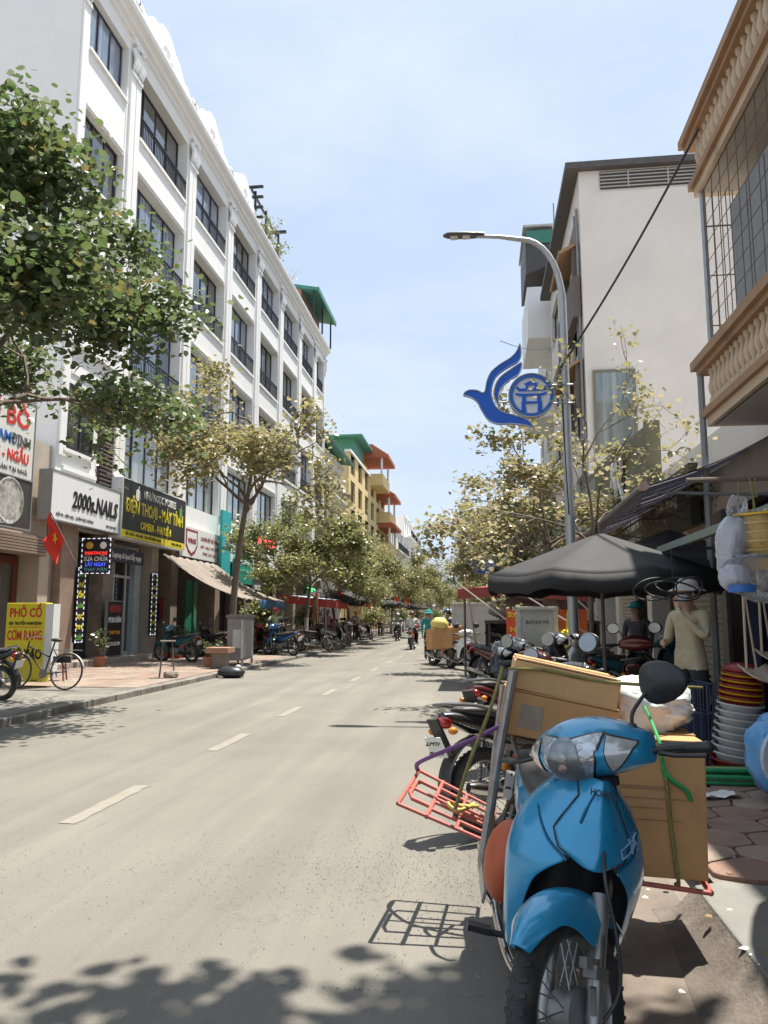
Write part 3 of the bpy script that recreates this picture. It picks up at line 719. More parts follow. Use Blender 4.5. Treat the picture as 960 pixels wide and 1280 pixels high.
led_strip((-11.0, 20.15, .75), 'tall black LED strip between the nail shop and the phone shop door', ['SIM', 'THẺ', 'ỐP', 'DÁN', 'SẠC', 'PIN', 'CÁP'])
led_strip((-10.98, 24.95, .85), 'tall black LED strip on the far side of the phone shop door', ['LOA', 'TAI', 'NGHE', 'SIM', 'WIFI', 'CAM', 'PIN'])
hb = board('door_header_sign', (-11.1, 21.0, 3.12), (.1, 3.2, .42), pm('header_violet', (.05, .05, .09), .5), 'dark header strip with white script above the phone shop door'); word(hb, 'Sửa ĐT, Laptop & Ipad lấy ngay', 1.6, .2, .24, LETW, 2.8, .004, .105)
dd = board('door_poster', (-10.9, 21.55, .3), (.06, .95, 1.6), BLACK_P, 'black poster board leaning at the phone shop door', GREYM)
word(dd, 'MUA BÁN', .48, 1.05, .22, LETW, .8, .006, .064); word(dd, 'THAY PIN', .48, .68, .15, pm('orange_print', (.75, .35, .04), .5), .7, .004, .064); word(dd, '8.00-22.00', .48, .35, .15, LETW, .75, .004, .064); MB().b2((.062, .1, 1.28), (.066, .85, 1.5)).build('print', MAROON, dd)
sb = empty('street_food_sign', (-8.82, 14.3, .1), R(-4), 'yellow street food sign standing on the pavement, red PHỞ CỐ and CƠM RANG lettering', 'sign')
MB().b2((-.43, -.1, .1), (.43, .12, 1.62)).build('panel', YEL, sb, bevel=.01); MB().b2((.432, -.1, .3), (.6, .12, 1.6)).build('side_board', WHT, sb)
text('PHỞ CỐ', .24, RED, sb, (0, -.106, 1.42), FACE_CAM, width=.70, bold=.006); text('GIA TRUYỀN NAM ĐỊNH', .08, INK, sb, (0, -.106, 1.22), FACE_CAM, width=.72, bold=.002); text('CƠM RANG', .26, RED, sb, (0, -.106, .98), FACE_CAM, width=.76, bold=.006)
text('PHỞ XÀO', .26, INK, sb, (0, -.106, .62), FACE_CAM, width=.78, bold=.008); MB().b2((-.38, -.106, 1.145), (.38, -.1, 1.155)).build('rule', RED, sb)
s6 = board('teal_banner', (-10.6, 30.45, 3.1), (.1, 1.15, 2.75), TEAL, 'bright teal vertical banner with a white dove mark'); word(s6, 'NHÀ THUỐC', .55, 1.2, .2, pm('teal_print', (.03, .22, .3), .5), 1.0, .004, .105)
s7 = empty('curved_green_sign', (-10.5, 31.75, 2.9), 0, 'green curved top shop sign with white flower print', 'sign')
m = MB(); m.prism([(0, 0), (2.7, .0), (2.7, 2.35), (2.0, 2.3), (1.2, 2.0), (.5, 1.5), (.15, 1.0)], 'X', 0, .14); m.build('panel', GRN, s7)
for k in range(6):
    a = k * PI / 3; MB().ball((.15, 1.75 + .14 * math.cos(a), 1.45 + .14 * math.sin(a)), (.012, .09, .05), 8, 5).build('petal', LETW, s7)
word(s7, 'Spa & Beauty', 1.5, .95, .3, LETW, 1.6, .004, .145); word(s7, 'CHĂM SÓC DA', 1.5, .55, .2, pm('green_print', (.1, .45, .3), .5), 1.7, 0, .145)
s8 = board('red_led_sign', (-10.6, 35.2, 4.55), (.15, 3.6, 1.0), BLACK_P, 'black sign with glowing red lettering behind the street tree'); word(s8, 'HÀ NỘI', 1.0, .5, .42, glow('neon_red', (1, .06, .05), 1.6), 1.5, .012, .155); word(s8, 'PHỐ', 2.75, .5, .5, glow('neon_red', (1, .06, .05), 1.6), 1.2, .014, .155)
s9 = board('coffee_sign', (-10.65, 34.6, 3.35), (.12, 3.0, 1.0), pm('sign_brown', (.06, .042, .03), .5), 'dark brown coffee sign with a white bottle mark'); word(s9, 'Coffee', 1.9, .6, .4, LETW, 1.2, .006, .125); word(s9, 'MENU', 1.9, .25, .22, YEL, 1.0, .006, .125); MB().b2((.122, .2, .15), (.13, .5, .85)).build('emblem', LETW, s9, bevel=.05)
s10 = board('menu_sign', (-10.55, 34.7, 2.3), (.1, 3.0, .95), pm('sign_slate', (.06, .07, .09), .5), 'slate coloured menu sign under the coffee sign'); word(s10, 'TRÀ SỮA', .9, .5, .3, LETW, 1.3, .006, .105); word(s10, 'KEM', 2.3, .45, .4, YEL, 1.0, .01, .105)
s11 = board('green_neon_sign', (-9.3, 40.2, 2.5), (.15, 2.6, 1.5), pm('sign_green_dark', (.03, .22, .12), .5), 'green pharmacy box sign with glowing green lettering'); word(s11, 'NHÀ THUỐC', 1.3, 1.0, .35, LETW, 2.2, .006, .155); word(s11, 'TÂY Y', 1.3, .35, .4, glow('neon_green', (.05, .9, .2), 1.5), 2.2, .01, .155)
ga = empty('grey_awning', (-11, 36.6, 3.3), 0, 'blue grey fixed awning over the shops behind the tree', 'awning'); m = MB(); m.prism([(0, .9), (0, .8), (1.7, .05), (1.75, .0), (1.78, .12)], 'Y', 0, 4.4); m.build('sheet', pm('awning_bluegrey', (.26, .31, .38), .6, var=.1), ga)
# brown tarpaulin awning on poles with a blue strip
ba = empty('tarpaulin_awning', (-10.6, 25.0, 0), 0, 'brown ribbed tarpaulin awning on poles in front of the sports shop', 'awning')
rows = []
for i in range(15):
    t = i / 14; rows.append([(lerp(0, 2.75, t), lerp(-.2, .2, t) + 5.4 * j / 26 + .05 * math.sin(j), 3.55 - 1.5 * t - .22 * math.sin(t * PI) + .03 * math.sin(j * 1.9 + t * 3)) for j in range(27)])
MB().grid(rows).build('sheet', pm('tarpaulin_brown', (.24, .20, .165), .85, var=.18, scale=3, col2=(.16, .13, .11), c2=.5), ba, smooth=60, thick=.01)
rows = [[(2.76, .2 + 5.4 * j / 26, 2.05 - .32 * i / 3 + .03 * math.sin(j * 2.1)) for j in range(9, 27)] for i in range(4)]
MB().grid(rows).build('valance', pm('tarpaulin_blue', (.06, .16, .3), .7, var=.15), ba, smooth=60, thick=.006)
for yy in (.35, 5.4): MB().tube([(2.72, yy, .1), (2.72, yy, 2.08)], .03, 8).build('pole', STEEL, ba)
# things in the dark shop
def garment(loc, mat, label, w=.5, h=.7, rz=0):
    o = empty('hanging_shirt', loc, rz, label, 'shirt'); m = MB(); rows = []
    out = [(-.5, .0), (-.62, -.28), (-.45, -.34), (-.36, -.2), (-.34, -1), (.34, -1), (.36, -.2), (.45, -.34), (.62, -.28), (.5, 0), (.15, .05), (0, -.03), (-.15, .05)]
    m.prism([(a * w, b * h) for a, b in out], 'X', -.03, .03); m.build('body', mat, o, bevel=.02); return o
for k, (yy, zz, mt, lb) in enumerate(((25.9, 2.6, RED, 'red sports shirt hanging highest in the dark shop'), (26.7, 2.1, MAROON, 'maroon shirt hanging in the dark shop below the red one'), (27.4, 1.6, LETW, 'white shirt hanging low in the dark shop'), (26.2, 1.5, pm('cloth_navy', (.04, .05, .1), .9), 'navy shirt hanging low in the dark shop'))):
    garment((-11.4, yy, zz), mt, lb)
gd = empty('green_door', (-11.2, 28.4, .25), 0, 'green folding door panels in front of the sports shop', 'door')
for k in range(2): MB().box((0 + (.06 if k % 2 else 0), .35 + k * .55, 1.3), (.06, .5, 2.6), (0, 0, R(8 if k % 2 else -8))).build('leaf', pm('door_green', (.03, .2, .12), .5, var=.12), gd, bevel=.01)
# ---------------------------------------------------------------- far buildings on the left
def block(name, loc, rz, w, h, deep, wall, floors, nb, label, glass=GL_D, frame=FRAME, bal=False, z0=3.6, win=(1.3, 1.6), cat='building', trim=None, shop=True):
    """plain street building: front at local x = 0 looking to +x, width along local y"""
    o = empty(name, loc, rz, label, cat); m = MB()
    fh = (h - z0) / floors; bw = w / nb
    m.b2((-deep, 0, z0), (-.35, w, h)); m.b2((-deep, .01, 0), (-2.5, w - .01, z0))
    for i in range(nb + 1):
        a = max(0, i * bw - (bw - win[0]) / 2); b = min(w, i * bw + (bw - win[0]) / 2)
        m.b2((-.35, a, z0), (0, b, h))
    for f in range(floors):
        zb = z0 + f * fh
        for i in range(nb):
            a = i * bw + (bw - win[0]) / 2; b = a + win[0]
            m.b2((-.349, a, zb), (-.001, b, zb + .75)); m.b2((-.349, a, zb + .75 + win[1]), (-.001, b, zb + fh))
            window(o, a, b, zb + .75, zb + .75 + win[1], -.28, 2, frame, glass)
    for i in range(nb + 1): m.b2((-2.5, min(max(0, i * bw - .15), w - .3), 0), (-.05, min(max(.3, i * bw + .15), w), z0))
    m.build('wall', wall, o)
    MB().b2((-.4, -.1, h), (.18, w + .1, h + .22)).build('cornice', trim or wall, o)
    if bal:
        for f in range(1, floors):
            zb = z0 + f * fh; MB().b2((0, .2, zb - .08), (1.0, w - .2, zb + .08)).build('balcony_slab', trim or wall, o); railing(o, .2, w - .2, zb + .08, zb + 1.0, .92, .2)
    return o
block('row_house', (-11.2, 53.6, 0), 0, 8.5, 13.5, 10, WHITE_OLD, 3, 3, 'weathered white row house next to the end of the white terrace', bal=True)
gg = MB(); gg.prism([(.9, 13.9), (.95, 14.1), (-6, 15.2), (-6, 15.0)], 'Y', -.2, 8.7); tag(gg.build('roof_sheet', GREEN_R, None, loc=(-11.2, 53.6, 0)), 'green sheet roof on the weathered white row house', 'roof')
yb = block('yellow_house', (-11.3, 66, 0), 0, 26, 16.0, 12, YELLOW, 5, 6, 'yellow house with red tiled canopies and arched loggia', bal=False, trim=WHITE, win=(2.4, 1.9), z0=3.4)
for zz, ya, yb_ in ((18.2, 13, 19), (15.0, 19.5, 25.5), (11.6, 20, 26)):
    m = MB(); m.b2((-1, ya, zz - 3.0), (1.4, yb_, zz - 2.75)); m.b2((1.2, ya, zz - 2.75), (1.4, yb_, zz - 1.8)); m.b2((-1, ya, zz - 2.75), (1.2, ya + .15, zz - 1.8)); m.build('balcony', YELLOW, yb)
    m = MB(); m.tube([(1.25, ya + .2, zz - 1.8), (1.25, ya + .2, zz)], .12, 8); m.tube([(1.25, yb_ - .2, zz - 1.8), (1.25, yb_ - .2, zz)], .12, 8); m.build('column', WHITE, yb)
    m = MB(); m.prism([(2.0, zz - .1), (2.0, zz + .1), (.2, zz + 1.3), (-1, zz + 1.3), (-1, zz - .1)], 'Y', ya - .4, yb_ + .4); ro = m.build('tiled_roof', ROOF_T, yb)
    m = MB()
    for k in range(int((yb_ - ya + .8) / .3)): m.tube([(2.02, ya - .3 + k * .3, zz + .12), (.2, ya - .3 + k * .3, zz + 1.34)], .07, 6)
    tag(m.build('tile_row', ROOF_T, ro), kind='stuff')
MB().b2((-6, 12, 16.1), (-1, 19, 18.3)).build('roof_room', YELLOW, yb); MB().b2((-7, 5, 18.6), (.4, 12.5, 18.8)).build('roof_sheet', GREEN_R, yb); MB().b2((-6, 6, 16.1), (-.5, 12, 18.6)).build('roof_room', GREEN_R, yb)
block('row_house', (-10.6, 92.5, 0), 0, 14, 12.5, 10, WHITE_OLD, 3, 4, 'grey white row house past the yellow house', bal=True)
block('row_house', (-10.4, 107, 0), 0, 18, 15.6, 10, WHITE, 4, 5, 'far white row house with a flat roof', bal=True)
block('row_house', (-9.6, 126, 0), 0, 22, 11.5, 10, CREAM, 3, 6, 'far cream row house near the end of the street', bal=True)
block('row_house', (-9.2, 149, 0), 0, 40, 10.5, 10, WHITE_OLD, 3, 9, 'long weathered row house at the far street end', bal=False)

# ---------------------------------------------------------------- right side: near house with ochre balconies
nr = empty('balcony_house', (4.1, 10.35, 0), R(180), 'grey house with ochre balustraded balconies and a steel cage', 'house')
m = MB(); W_ = 15.0
m.b2((-8, 0, 3.9), (0, W_, 14)); m.b2((-8, .01, 0), (-3.5, W_, 3.9)); m.b2((-3.5, 0, 0), (0, .35, 3.9)); m.b2((-3.5, 5.2, 0), (0, 5.6, 3.9)); m.build('wall', GREYC, nr)
MB().b2((-3.5, .36, 3.55), (-.02, W_, 3.899)).build('lintel', BEIGE, nr)
MB().b2((-3.2, .36, .1), (-3.1, W_, 3.54)).build('shade_backdrop', DARK, nr); MB().b2((-3.1, .36, .1), (-.05, .42, 3.54)).build('side_lining', DARK, nr)
window(nr, 1.2, 3.6, 4.3, 6.9, .01, 3, FRAME_W, GL_D); window(nr, 4.6, 7.0, 4.3, 6.9, .01, 3, FRAME_W, GL_D)
bal_me = None
for zz in (3.95, 7.2):
    bl = MB().b2((0, .05, zz), (1.0, W_, zz + .12)).build('balcony', pm('soffit_plaster', (.46, .40, .35), .85, var=.12, scale=1.5, col2=(.34, .29, .25), c2=.55), nr)
    for (x0, x1, a, b, mt) in ((.98, 1.06, .0, .12, OCHRE_L), (1.0, 1.12, .12, .22, OCHRE), (1.0, 1.08, .22, .27, OCHRE_L), (.92, 1.14, .72, .80, OCHRE), (.90, 1.20, .80, .92, OCHRE)):
        MB().b2((x0 - .0, .0 - (x1 - 1.0), zz + a), (x1, W_, zz + b)).build('moulding', mt, bl)
        MB().b2((.02, -(x1 - 1.0) + .002, zz + a + .001), (x0 - .002, .12, zz + b - .001)).build('moulding', mt, bl)
    if bal_me is None:
        bal_me = MB().lathe([(.05, 0), (.05, .05), (.03, .07), (.055, .16), (.06, .21), (.035, .33), (.028, .37), (.05, .40), (.05, .45)], (0, 0, 0), 'Z', 10).mesh('baluster', OCHRE_L, 50)
    k = 0
    while .18 + k * .17 < 11.5:
        link('baluster', bal_me, bl, (1.03, .18 + k * .17, zz + .27)); k += 1
    for k in range(5): link('baluster', bal_me, bl, (.18 + k * .17, .05, zz + .27))
cg = MB()
for k in range(12): cg.tube([(1.0, .2 + k * .32, 4.87), (1.0, .2 + k * .32, 7.2)], .006, 4)
for k in range(9): cg.tube([(1.0, .1, 5.1 + k * .26), (1.0, 4.2, 5.1 + k * .26)], .0055, 4)
for k in range(11): cg.tube([(.06 + k * .09, .08, 4.87), (.06 + k * .09, .08, 7.2)], .007, 4)
for k in range(3): cg.tube([(.0, .08, 5.3 + k * .7), (1.0, .08, 5.3 + k * .7)], .012, 4)
RUST = pm('rusty_steel', (.17, .135, .115), .75, .3, var=.2)
tag(cg.build('cage_grid', RUST, nr), kind='stuff')
MB().tube([(1.0, .08, 4.2), (1.0, .08, 7.22)], .03, 8).build('cage_post', STEEL, nr)
MB().tube([(1.1, -.1, .1), (1.1, -.1, 4.9)], .045, 8).build('drain_pipe', GREYM, nr)
# things kept on the balcony: a grey cupboard and sheets
cb = empty('balcony_cupboard', (3.72, 8.7, 4.07), 0, 'old grey sheet metal cupboard standing inside the balcony cage', 'cupboard'); m = MB(); m.b2((-.36, -1.2, 0), (.3, 1.2, 2.75)); m.build('body', pm('cupboard_grey', (.34, .32, .30), .7, .1, var=.2, scale=4, col2=(.2, .18, .165), c2=.52), cb, bevel=.01)
for k in range(4): MB().b2((-.385, -1.18 + k * .6, .05), (-.36, -.62 + k * .6, 2.7)).build('door', GREYM, cb, bevel=.006)
# ---------------------------------------------------------------- right side: low shops between
shp = empty('low_shop_row', (4.05, 28.0, 0), R(180), 'low shop row with roller shutters under the striped awning', 'shop')
m = MB(); Ws = 17.5
m.b2((-5, 0, 3.2), (0, Ws, 4.6)); m.b2((-5, .01, 0), (-3, Ws, 3.2))
for yy in (0, 4.2, 8.6, 12.2, 13.3, 17.0): m.b2((-3, yy, 0), (.02, yy + .5, 3.2))
m.build('wall', CREAM, shp)
for (a_, b_) in ((.5, 4.2), (6.7, 8.6), (9.1, 12.2), (14.9, 17.0)): MB().b2((-1.2, a_ + .01, .1), (-1.1, b_ - .01, 3.19)).build('shade_backdrop', DARK, shp)  # backdrops added in the open bays, their dark colour standing in for shade
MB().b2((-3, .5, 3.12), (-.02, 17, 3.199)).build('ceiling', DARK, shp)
sh_m = pm('shutter_cream', (.40, .36, .29), .6, .1, var=.08, scale=2)
def shutter(par, y0, y1, z0, z1, x=-.1):
    b_ = MB().b2((x - .05, y0, z0), (x - .02, y1, z1)).build('roller_shutter', sh_m, par); n = int((z1 - z0) / .1)
    me = MB().prism([(0, 0), (.028, .02), (.03, .05), (.028, .08), (0, .095)], 'Y', y0 + .01, y1 - .01).mesh('slat', sh_m)
    for k in range(n): link('slat', me, b_, (x - .02, 0, z0 + k * .1))
shutter(shp, 12.7, 14.6, .12, 3.2, .06); shutter(shp, 4.7, 6.6, .12, 3.2); MB().b2((.03, 14.6, .1), (.09, 14.9, 3.2)).build('shutter_rail', GREYM, shp)
# olive sign boards with a diamond logo
OLIVE = pm('sign_olive', (.14, .13, .075), .6, var=.12, scale=1.5, col2=(.2, .18, .12), c2=.55)
GREYGR = pm('sign_greygreen', (.26, .28, .22), .5, var=.15, scale=1.2)
og = empty('olive_shop_board', (3.95, 28.2, 4.25), R(180), 'olive shop board with a black and white diamond logo above the low shops', 'sign')
m = MB(); m.prism([(0, 0), (0, 1.9), (4.5, 1.85), (11, 1.4), (11, .0)], 'X', 0, .25); m.build('panel', OLIVE, og)
MB().b2((.252, .3, .1), (.262, 3.6, 1.6)).build('side_panel', GREYGR, og)
m = MB(); cy, cz = 7.6, .72
for (a, b, c, d) in ((-1.0, -.55, -.55, .6), (-.55, .6, -.1, -.45), (-.1, -.45, .05, .75), (.05, .75, .75, .35), (.75, .35, .35, -.1), (.35, -.1, .85, -.6)):
    m.tube([(.30, cy + a, cz + b), (.30, cy + c, cz + d)], .06, 6)
m.build('logo_line', LETW, og); m = MB(); m.prism([(cy - .9, cz - .5), (cy - .5, cz + .55), (cy + .1, cz + .7), (cy + .9, cz + .35), (cy + .8, cz - .55)], 'X', .255, .275); m.build('logo_field', INK, og)
for yy in (10.95,): MB().b2((-.05, yy, .0), (.28, yy + .12, 1.5)).build('post', OLIVE, og)
g2 = empty('green_shop_board', (3.86, 22.3, 3.05), R(180), 'dark green shop board with cream lettering behind the parasol', 'sign')
MB().b2((0, 0, 0), (.16, 8.4, 1.1)).build('panel', pm('sign_dark_green', (.055, .065, .045), .5, var=.1), g2)
text('LỢI HÒA BÌNH', .55, pm('letter_cream', (.55, .55, .48), .5), g2, (.165, 2.6, .62), FACE_ROAD_L, width=3.4, bold=.004, depth=.012); text('Thời trang', .34, pm('letter_cream', (.55, .55, .48), .5), g2, (.165, 6.6, .6), FACE_ROAD_L, width=1.8, depth=.012); text('0983 652 668', .22, pm('letter_cream', (.55, .55, .48), .5), g2, (.165, 3.2, .2), FACE_ROAD_L, width=2.0, depth=.012)
# striped retractable awning
aw = empty('striped_awning', (0, 0, 0), 0, 'navy awning with thin white stripes and a bare front roller', 'awning')
def stripe_mat():
    m = bpy.data.materials.new('awning_stripes'); m.use_nodes = True; nt = m.node_tree; l = nt.links.new; b = nt.nodes['Principled BSDF']
    t = nt.nodes.new('ShaderNodeTexCoord'); s = nt.nodes.new('ShaderNodeSeparateXYZ'); l(t.outputs['Object'], s.inputs[0])
    f = nt.nodes.new('ShaderNodeMath'); f.operation = 'MULTIPLY'; f.inputs[1].default_value = 1.55; g = nt.nodes.new('ShaderNodeMath'); g.operation = 'FRACT'
    l(s.outputs[1], f.inputs[0]); l(f.outputs[0], g.inputs[0]); r = nt.nodes.new('ShaderNodeValToRGB'); r.color_ramp.interpolation = 'CONSTANT'
    e = r.color_ramp.elements; e[0].position = 0; e[0].color = (.62, .63, .66, 1); e[1].position = .11; e[1].color = (.022, .024, .05, 1); l(g.outputs[0], r.inputs[0])
    n = nt.nodes.new('ShaderNodeTexNoise'); n.inputs['Scale'].default_value = 2; x = nt.nodes.new('ShaderNodeMixRGB'); x.inputs[2].default_value = (.09, .08, .08, 1)
    q = nt.nodes.new('ShaderNodeMath'); q.operation = 'MULTIPLY'; q.inputs[1].default_value = .5; l(t.outputs['Object'], n.inputs[0]); l(n.outputs[0], q.inputs[0]); l(q.outputs[0], x.inputs[0]); l(r.outputs[0], x.inputs[1])
    l(x.outputs[0], b.inputs['Base Color']); b.inputs['Roughness'].default_value = .8
    tl_ = nt.nodes.new('ShaderNodeBsdfTranslucent'); mz = nt.nodes.new('ShaderNodeMixShader'); mz.inputs[0].default_value = .2; l(x.outputs[0], tl_.inputs[0]); l(b.outputs[0], mz.inputs[1]); l(tl_.outputs[0], mz.inputs[2]); l(mz.outputs[0], nt.nodes['Material Output'].inputs[0]); return m
rows = []
for i in range(9):
    t = i / 8; rows.append([(lerp(2.12, 4.1, t), lerp(10.1, 18.3, j / 40), lerp(3.12, 3.98, t) - .1 * math.sin(t * PI) + .05 * math.sin(j / 40 * PI) * (1 - t) * -1 + .008 * math.sin(j * 2.7)) for j in range(41)])
MB().grid(rows).build('canopy', stripe_mat(), aw, smooth=60)
MB().tube([(2.1, 10.0, 3.1), (2.1, 14, 3.05), (2.1, 18.4, 3.12)], .045, 10).build('front_roller', pm('roller_grey', (.16, .15, .15), .6, var=.1), aw, smooth=40)
MB().tube([(2.1, 9.97, 3.1), (2.1, 10.06, 3.1)], .062, 12).build('end_cap', pm('cap_pink', (.50, .33, .30), .5), aw)
for yy in (10.25, 18.1): MB().tube([(2.14, yy, 3.07), (3.1, yy, 3.02), (4.08, yy, 3.0)], .022, 6).build('arm', GREYM, aw)
fl = MB(); rows = [[(2.09, lerp(10.1, 18.3, j / 60), 3.08 - .16 * i / 2 - .03 * (j % 2) * i / 2) for j in range(61)] for i in range(3)]
fl.grid(rows).build('valance', pm('valance_dark', (.05, .045, .045), .85, var=.1), aw, thick=.004)
# second, lower grey sheet awning over the shop goods
a2 = empty('grey_sheet_awning', (0, 0, 0), 0, 'grey green sheet awning below the striped one', 'awning')
m = MB(); m.grid([[(lerp(2.2, 4.05, i / 4), lerp(5.6, 9.8, j / 8), lerp(2.28, 3.1, i / 4) - .05 * math.sin(i * .8)) for j in range(9)] for i in range(5)]).build('sheet', pm('sheet_greygreen', (.13, .15, .14), .7, var=.15), a2, thick=.012)
for yy in (5.65, 9.75): MB().tube([(2.22, yy, 2.27), (4.06, yy, 2.3)], .02, 8).build('bracket', STEEL, a2)
MB().b2((2.18, 5.6, 2.22), (2.24, 9.8, 2.30)).build('front_bar', pm('bar_green', (.22, .28, .25), .5, .3), a2)

ts = empty('shade_sheet', (0, 0, 0), 0, 'dark sheet added out of view to cast shade on the pavement apron', 'shade sheet')  # unseen sheet, added to throw shade on the apron
edge = [(1.52, .2), (1.5, 1.5), (1.5, 2.8), (1.52, 3.7), (1.62, 4.15), (1.85, 4.6), (2.3, 4.9)]  # outline shaped for the shadow edge and kept out of view
rows = [[(lerp(ex, 4.1, i / 6), ey + .1 * i / 6, 2.62 + .55 * i / 6 - .08 * math.sin(i / 6 * PI)) for i in range(7)] for ex, ey in [(q.x, q.y) for q in curve([(a, b, 0) for a, b in edge], 3)]]
MB().grid(rows).build('sheet', pm('shade_sheet_dark', (.05, .055, .06), .8, var=.15), ts, smooth=60, thick=.008)
for py in (.5, 3.5): MB().tube([(1.58, py, 2.6), (4.08, py, 3.1)], .016, 6).build('spar', RUST, ts)
# ---------------------------------------------------------------- right side: tall cream house with a blind gable wall
tw = empty('tall_cream_house', (4.0, 40.0, 0), R(180), 'tall cream house with a blind side wall above the low shops', 'house')
m = MB(); Wt = 12.0; Hh = 17.4
m.b2((-13, 0, 4), (-.3, Wt, Hh)); m.b2((-13, .01, 0), (-3, Wt, 4))
for yy in (0, 3.7, 7.8, 11.55): m.b2((-.3, yy, 0), (0, yy + .45, Hh))
for k in range(4):
    zz = 4 + k * 3.4; m.b2((-.299, .45, zz), (-.002, Wt - .45, zz + .9)); m.b2((-.299, .45, zz + 2.9), (-.002, Wt - .45, zz + 3.4))
    for (a, b) in ((.45, 3.7), (4.15, 7.8), (8.25, 11.55)): window(tw, a, b, zz + .9, zz + 2.9, -.25, 2, FRAME, GL_B)
m.build('wall', CREAM, tw)
m = MB(); m.b2((-13.4, -.2, Hh + .9), (.5, Wt + .25, Hh + 1.15)); m.build('roof_slab', pm('roof_dark', (.10, .09, .085), .7, var=.2), tw)
MB().b2((-13, .05, Hh), (-.02, Wt - .05, Hh + .9)).build('attic', CREAM, tw)
vt = MB().b2((-12.2, Wt - .06, Hh + .12), (-.8, Wt + .01, Hh + .82)).build('vent_strip', pm('vent_dark', (.06, .055, .05), .7), tw)
for k in range(5): MB().b2((-12.2, Wt + .012, Hh + .16 + k * .14), (-.8, Wt + .05, Hh + .2 + k * .14)).build('slat', pm('vent_slat', (.42, .40, .37), .6), vt)
vb = MB()
for k in range(8): vb.b2((-12 + k * 1.45, Wt + .05, Hh + .12), (-11.95 + k * 1.45, Wt + .07, Hh + .82))
vb.build('bar', pm('vent_slat', (.42, .40, .37), .6), vt)
for zz in (Hh - 3.2, 9.6): # timber brackets and canopies on the street front
    MB().box((.42, 9.9, zz + 1.2), (.85, 3.6, .12), (0, R(28), 0)).build('canopy', OCHRE, tw); MB().b2((.02, 8.3, zz - .6), (.3, 8.5, zz + 1.4)).build('bracket', RUST, tw); MB().b2((.02, 11.4, zz - .6), (.3, 11.6, zz + 1.4)).build('bracket', RUST, tw)
MB().b2((.05, 6.5, 12.6), (.35, 11.8, 14.2)).build('louvre_box', RUST, tw)
for yy in (11.75, 11.2): MB().tube([(.1, yy, 4.2), (.1, yy, 16.9)], .05, 8).build('drain_pipe', GREYM, tw)
# big framed glass panel on the blind wall
gp = empty('wall_window', (4.25, 27.93, 7.3), 0, 'tall framed glass panel in the blind cream wall', 'window')
f = MB(); f.b2((0, -.06, 0), (.09, .02, 3.1)); f.b2((1.41, -.06, 0), (1.5, .02, 3.1)); f.b2((.09, -.058, 0), (1.41, .018, .09)); f.b2((.09, -.058, 3.01), (1.41, .018, 3.1)); f.build('frame', pm('frame_olive', (.2, .18, .12), .5), gp)
MB().b2((.08, -.03, .08), (1.42, -.005, 3.02)).build('pane', GL_G, gp)
# ---------------------------------------------------------------- right side: house with stacked balconies behind
bh = block('balcony_row_house', (4.3, 52.5, 0), R(180), 12, 21, 10, WHITE_OLD, 5, 3, 'white house with stacked balconies and a dark corrugated roof shelter', z0=3.6)
for zz, d, hh in ((16.4, 1.45, 2.9), (8.6, 1.3, .9)):
    m = MB(); m.b2((0, 6.6, zz), (d, 11.9, zz + .18)); m.b2((d - .12, 6.6, zz + .18), (d, 11.9, zz + hh)); m.b2((.002, 11.78, zz + .18), (d - .12, 11.9, zz + hh)); m.build('balcony', WHITE, bh)
railing(bh, 6.6, 11.9, 12.2, 13.6, 1.3, .25, FRAME_W); m = MB(); m.b2((0, 6.6, 12.02), (1.4, 11.9, 12.2)); m.build('balcony_slab', WHITE, bh)
gd2 = MB()
for k in range(7): gd2.b2((.05 + k * .2, 11.86, 12.2), (.07 + k * .2, 11.88, 13.6))
for k in range(5): gd2.b2((.05, 11.859, 12.4 + k * .28), (1.38, 11.881, 12.42 + k * .28))
tag(gd2.build('grille', FRAME_W, bh), kind='stuff')
m = MB(); m.prism([(0, 20.6), (1.5, 20.0), (1.5, 22.4), (0, 22.9)], 'Y', 7.5, 11.95); m.build('roof_shelter', pm('corrugated_dark', (.13, .12, .115), .6, .3, var=.15), bh)
m = MB()
for k in range(16): m.tube([(.1 + k * .09, 11.97, 20.55 - k * .035), (.1 + k * .09, 11.97, 21.75)], .03, 4)
m.build('corrugated_sheet', pm('corrugated_dark2', (.17, .16, .155), .6, .3), bh)
MB().b2((-.1, 11.99, 21.75), (1.45, 12.05, 22.5)).build('green_sheet', GREEN_R, bh); MB().b2((-.2, 7.3, 22.7), (1.6, 12.1, 22.82)).build('roof_edge', pm('roof_pale', (.5, .5, .48), .5), bh)
MB().tube([(-.2, 11, 22.8), (-.2, 11, 24.6)], .04, 6).build('lightning_rod', GREYM, bh)
for k, (y0, w, h, fl_, n, mat_, lb) in enumerate(((53, 12, 11, 3, 3, CREAM, 'cream row house behind the trees next to the stacked balconies'), (65.5, 14, 9, 2, 4, WHITE_OLD, 'low white row house behind the trees next to the cream one'), (80, 18, 12, 3, 5, BEIGE, 'beige row house far along the street past the low white one'), (99, 26, 10, 3, 7, WHITE, 'far white row house opposite the far flat roofed one'), (126, 60, 9.5, 3, 14, CREAM, 'long farthest cream row house at the street end'))):
    block('row_house', (4.4, y0 + w, 0), R(180), w, h, 10, mat_, fl_, n, lb)
